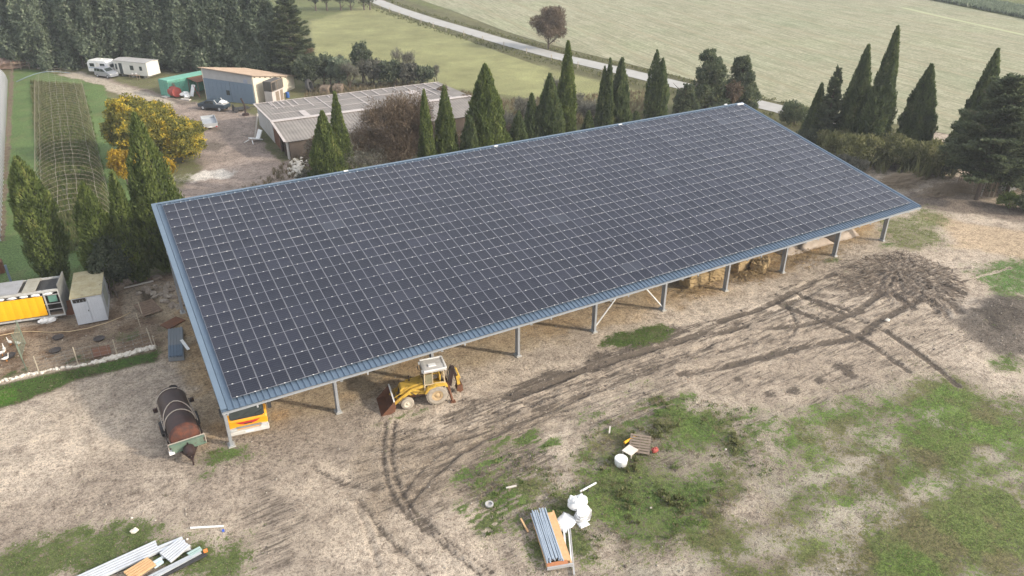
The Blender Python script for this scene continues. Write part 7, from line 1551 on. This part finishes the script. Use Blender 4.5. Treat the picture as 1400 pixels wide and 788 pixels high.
for a, b2 in zip(road_line[2:-3], road_line[3:-2]):
    d = b2-a; L = float(np.hypot(*d)); n_ = np.array((d[1], -d[0]))/L
    for s0, s1, dn in ((2.9, 6.6, 5.5), (-4.6, -2.9, 4)):
        for i in range(int(L*dn)): vg.append(a+d*rg.random()+n_*(rg.uniform(s0, s1)))
vg = np.array(vg); tufts('verge_grass', z0(vg), np.random.default_rng(8).uniform(.25, .7, len(vg)), .25, 'olive', .15, .9, 10, 6)
tufts('far_verge', z0(scatter([(1262, -2), (1400, 26), (1440, 36), (1440, 22), (1400, 12), (1310, -4)], 2600, 9)), 1.3, .25, 'ever', .35, .6, 11, 6)
# loose stones scattered on the bare ground
rs = np.random.default_rng(31); n = 13000; c = np.stack([rs.uniform(-15, 66, n), rs.uniform(-28, 22, n)], 1); g = gsample(c[:, 0], c[:, 1], 3); c = c[g < .5]; V, F = [], []
cube = np.array([(x, y, z) for z in (-.4, .6) for x, y in ((-1, -1), (1, -1), (1, 1), (-1, 1))], float)*.5; cf_ = np.array([(3, 2, 1, 0), (4, 5, 6, 7), (0, 1, 5, 4), (1, 2, 6, 5), (2, 3, 7, 6), (3, 0, 4, 7)])
for i, (x, y) in enumerate(c):
    s = .025+.07*rs.uniform()**4; a = rs.uniform(0, 6.28); q = cube*s*rs.uniform(.6, 1.3, (8, 3)); V.append(np.stack([x+q[:, 0]*math.cos(a)-q[:, 1]*math.sin(a), y+q[:, 0]*math.sin(a)+q[:, 1]*math.cos(a), q[:, 2]+gsample(x, y, 2)+s*.2], 1)); F.append(cf_+8*i)
tag(link('loose_stones', fast_mesh('loose_stones', np.vstack(V), np.vstack(F), mat('loose_stone', (.50, .44, .36), .95, 0, (.26, .22, .18), 1.2, .6))), kind='stuff')

# dung strands and clods of churned mud
M['dung'] = leafmat('dung_straw', (.105, .08, .060), (.205, .158, .115), (.34, .275, .20), trans=.0)
pd = scatter([(1140, 380), (1185, 350), (1240, 343), (1300, 367), (1324, 396), (1316, 416), (1290, 430), (1264, 412), (1240, 420), (1196, 406), (1150, 398)], 1900, 61); rs = np.random.default_rng(62)
cc = at(1225, 372)[:2]; dv = pd-cc; th = np.arctan2(dv[:, 1], dv[:, 0])+rs.normal(0, .55, len(pd)); n = len(pd)
pz = np.array([gsample(x, y, 2) for x, y in pd])
U = np.stack([np.cos(th), np.sin(th), rs.normal(.02, .07, n)], 1); L = rs.uniform(.25, 1.0, n)
tag(link('dung_straw', leaves('dung_straw', np.hstack([pd, (pz+rs.uniform(.0, .05, n))[:, None]]), U, np.tile((0, 0, 1.0), (n, 1))+rs.normal(0, .35, (n, 3)), L, rs.uniform(.04, .10, n), rs.uniform(0, .8, n), M['dung'])), kind='stuff')
rs = np.random.default_rng(63); c = np.stack([rs.uniform(-5, 66, 60000), rs.uniform(-24, 14, 60000)], 1); g = gsample(c[:, 0], c[:, 1], 5); c = c[rs.uniform(0, 1, len(c)) < np.clip(g-.3, 0, .5)*.55]; V, F = [], []
for i, (x, y) in enumerate(c):
    s = .05+.10*rs.uniform()**3; a = rs.uniform(0, 6.28); q = cube*s*rs.uniform(.5, 1.3, (8, 3)); V.append(np.stack([x+q[:, 0]*math.cos(a)-q[:, 1]*math.sin(a), y+q[:, 0]*math.sin(a)+q[:, 1]*math.cos(a), q[:, 2]*.8+gsample(x, y, 2)+s*.12], 1)); F.append(cf_+8*i)
tag(link('mud_clods', fast_mesh('mud_clods', np.vstack(V), np.vstack(F), mat('mud_clod', (.13, .105, .085), .95, 0, (.075, .06, .05), 1.5, .6))), kind='stuff')
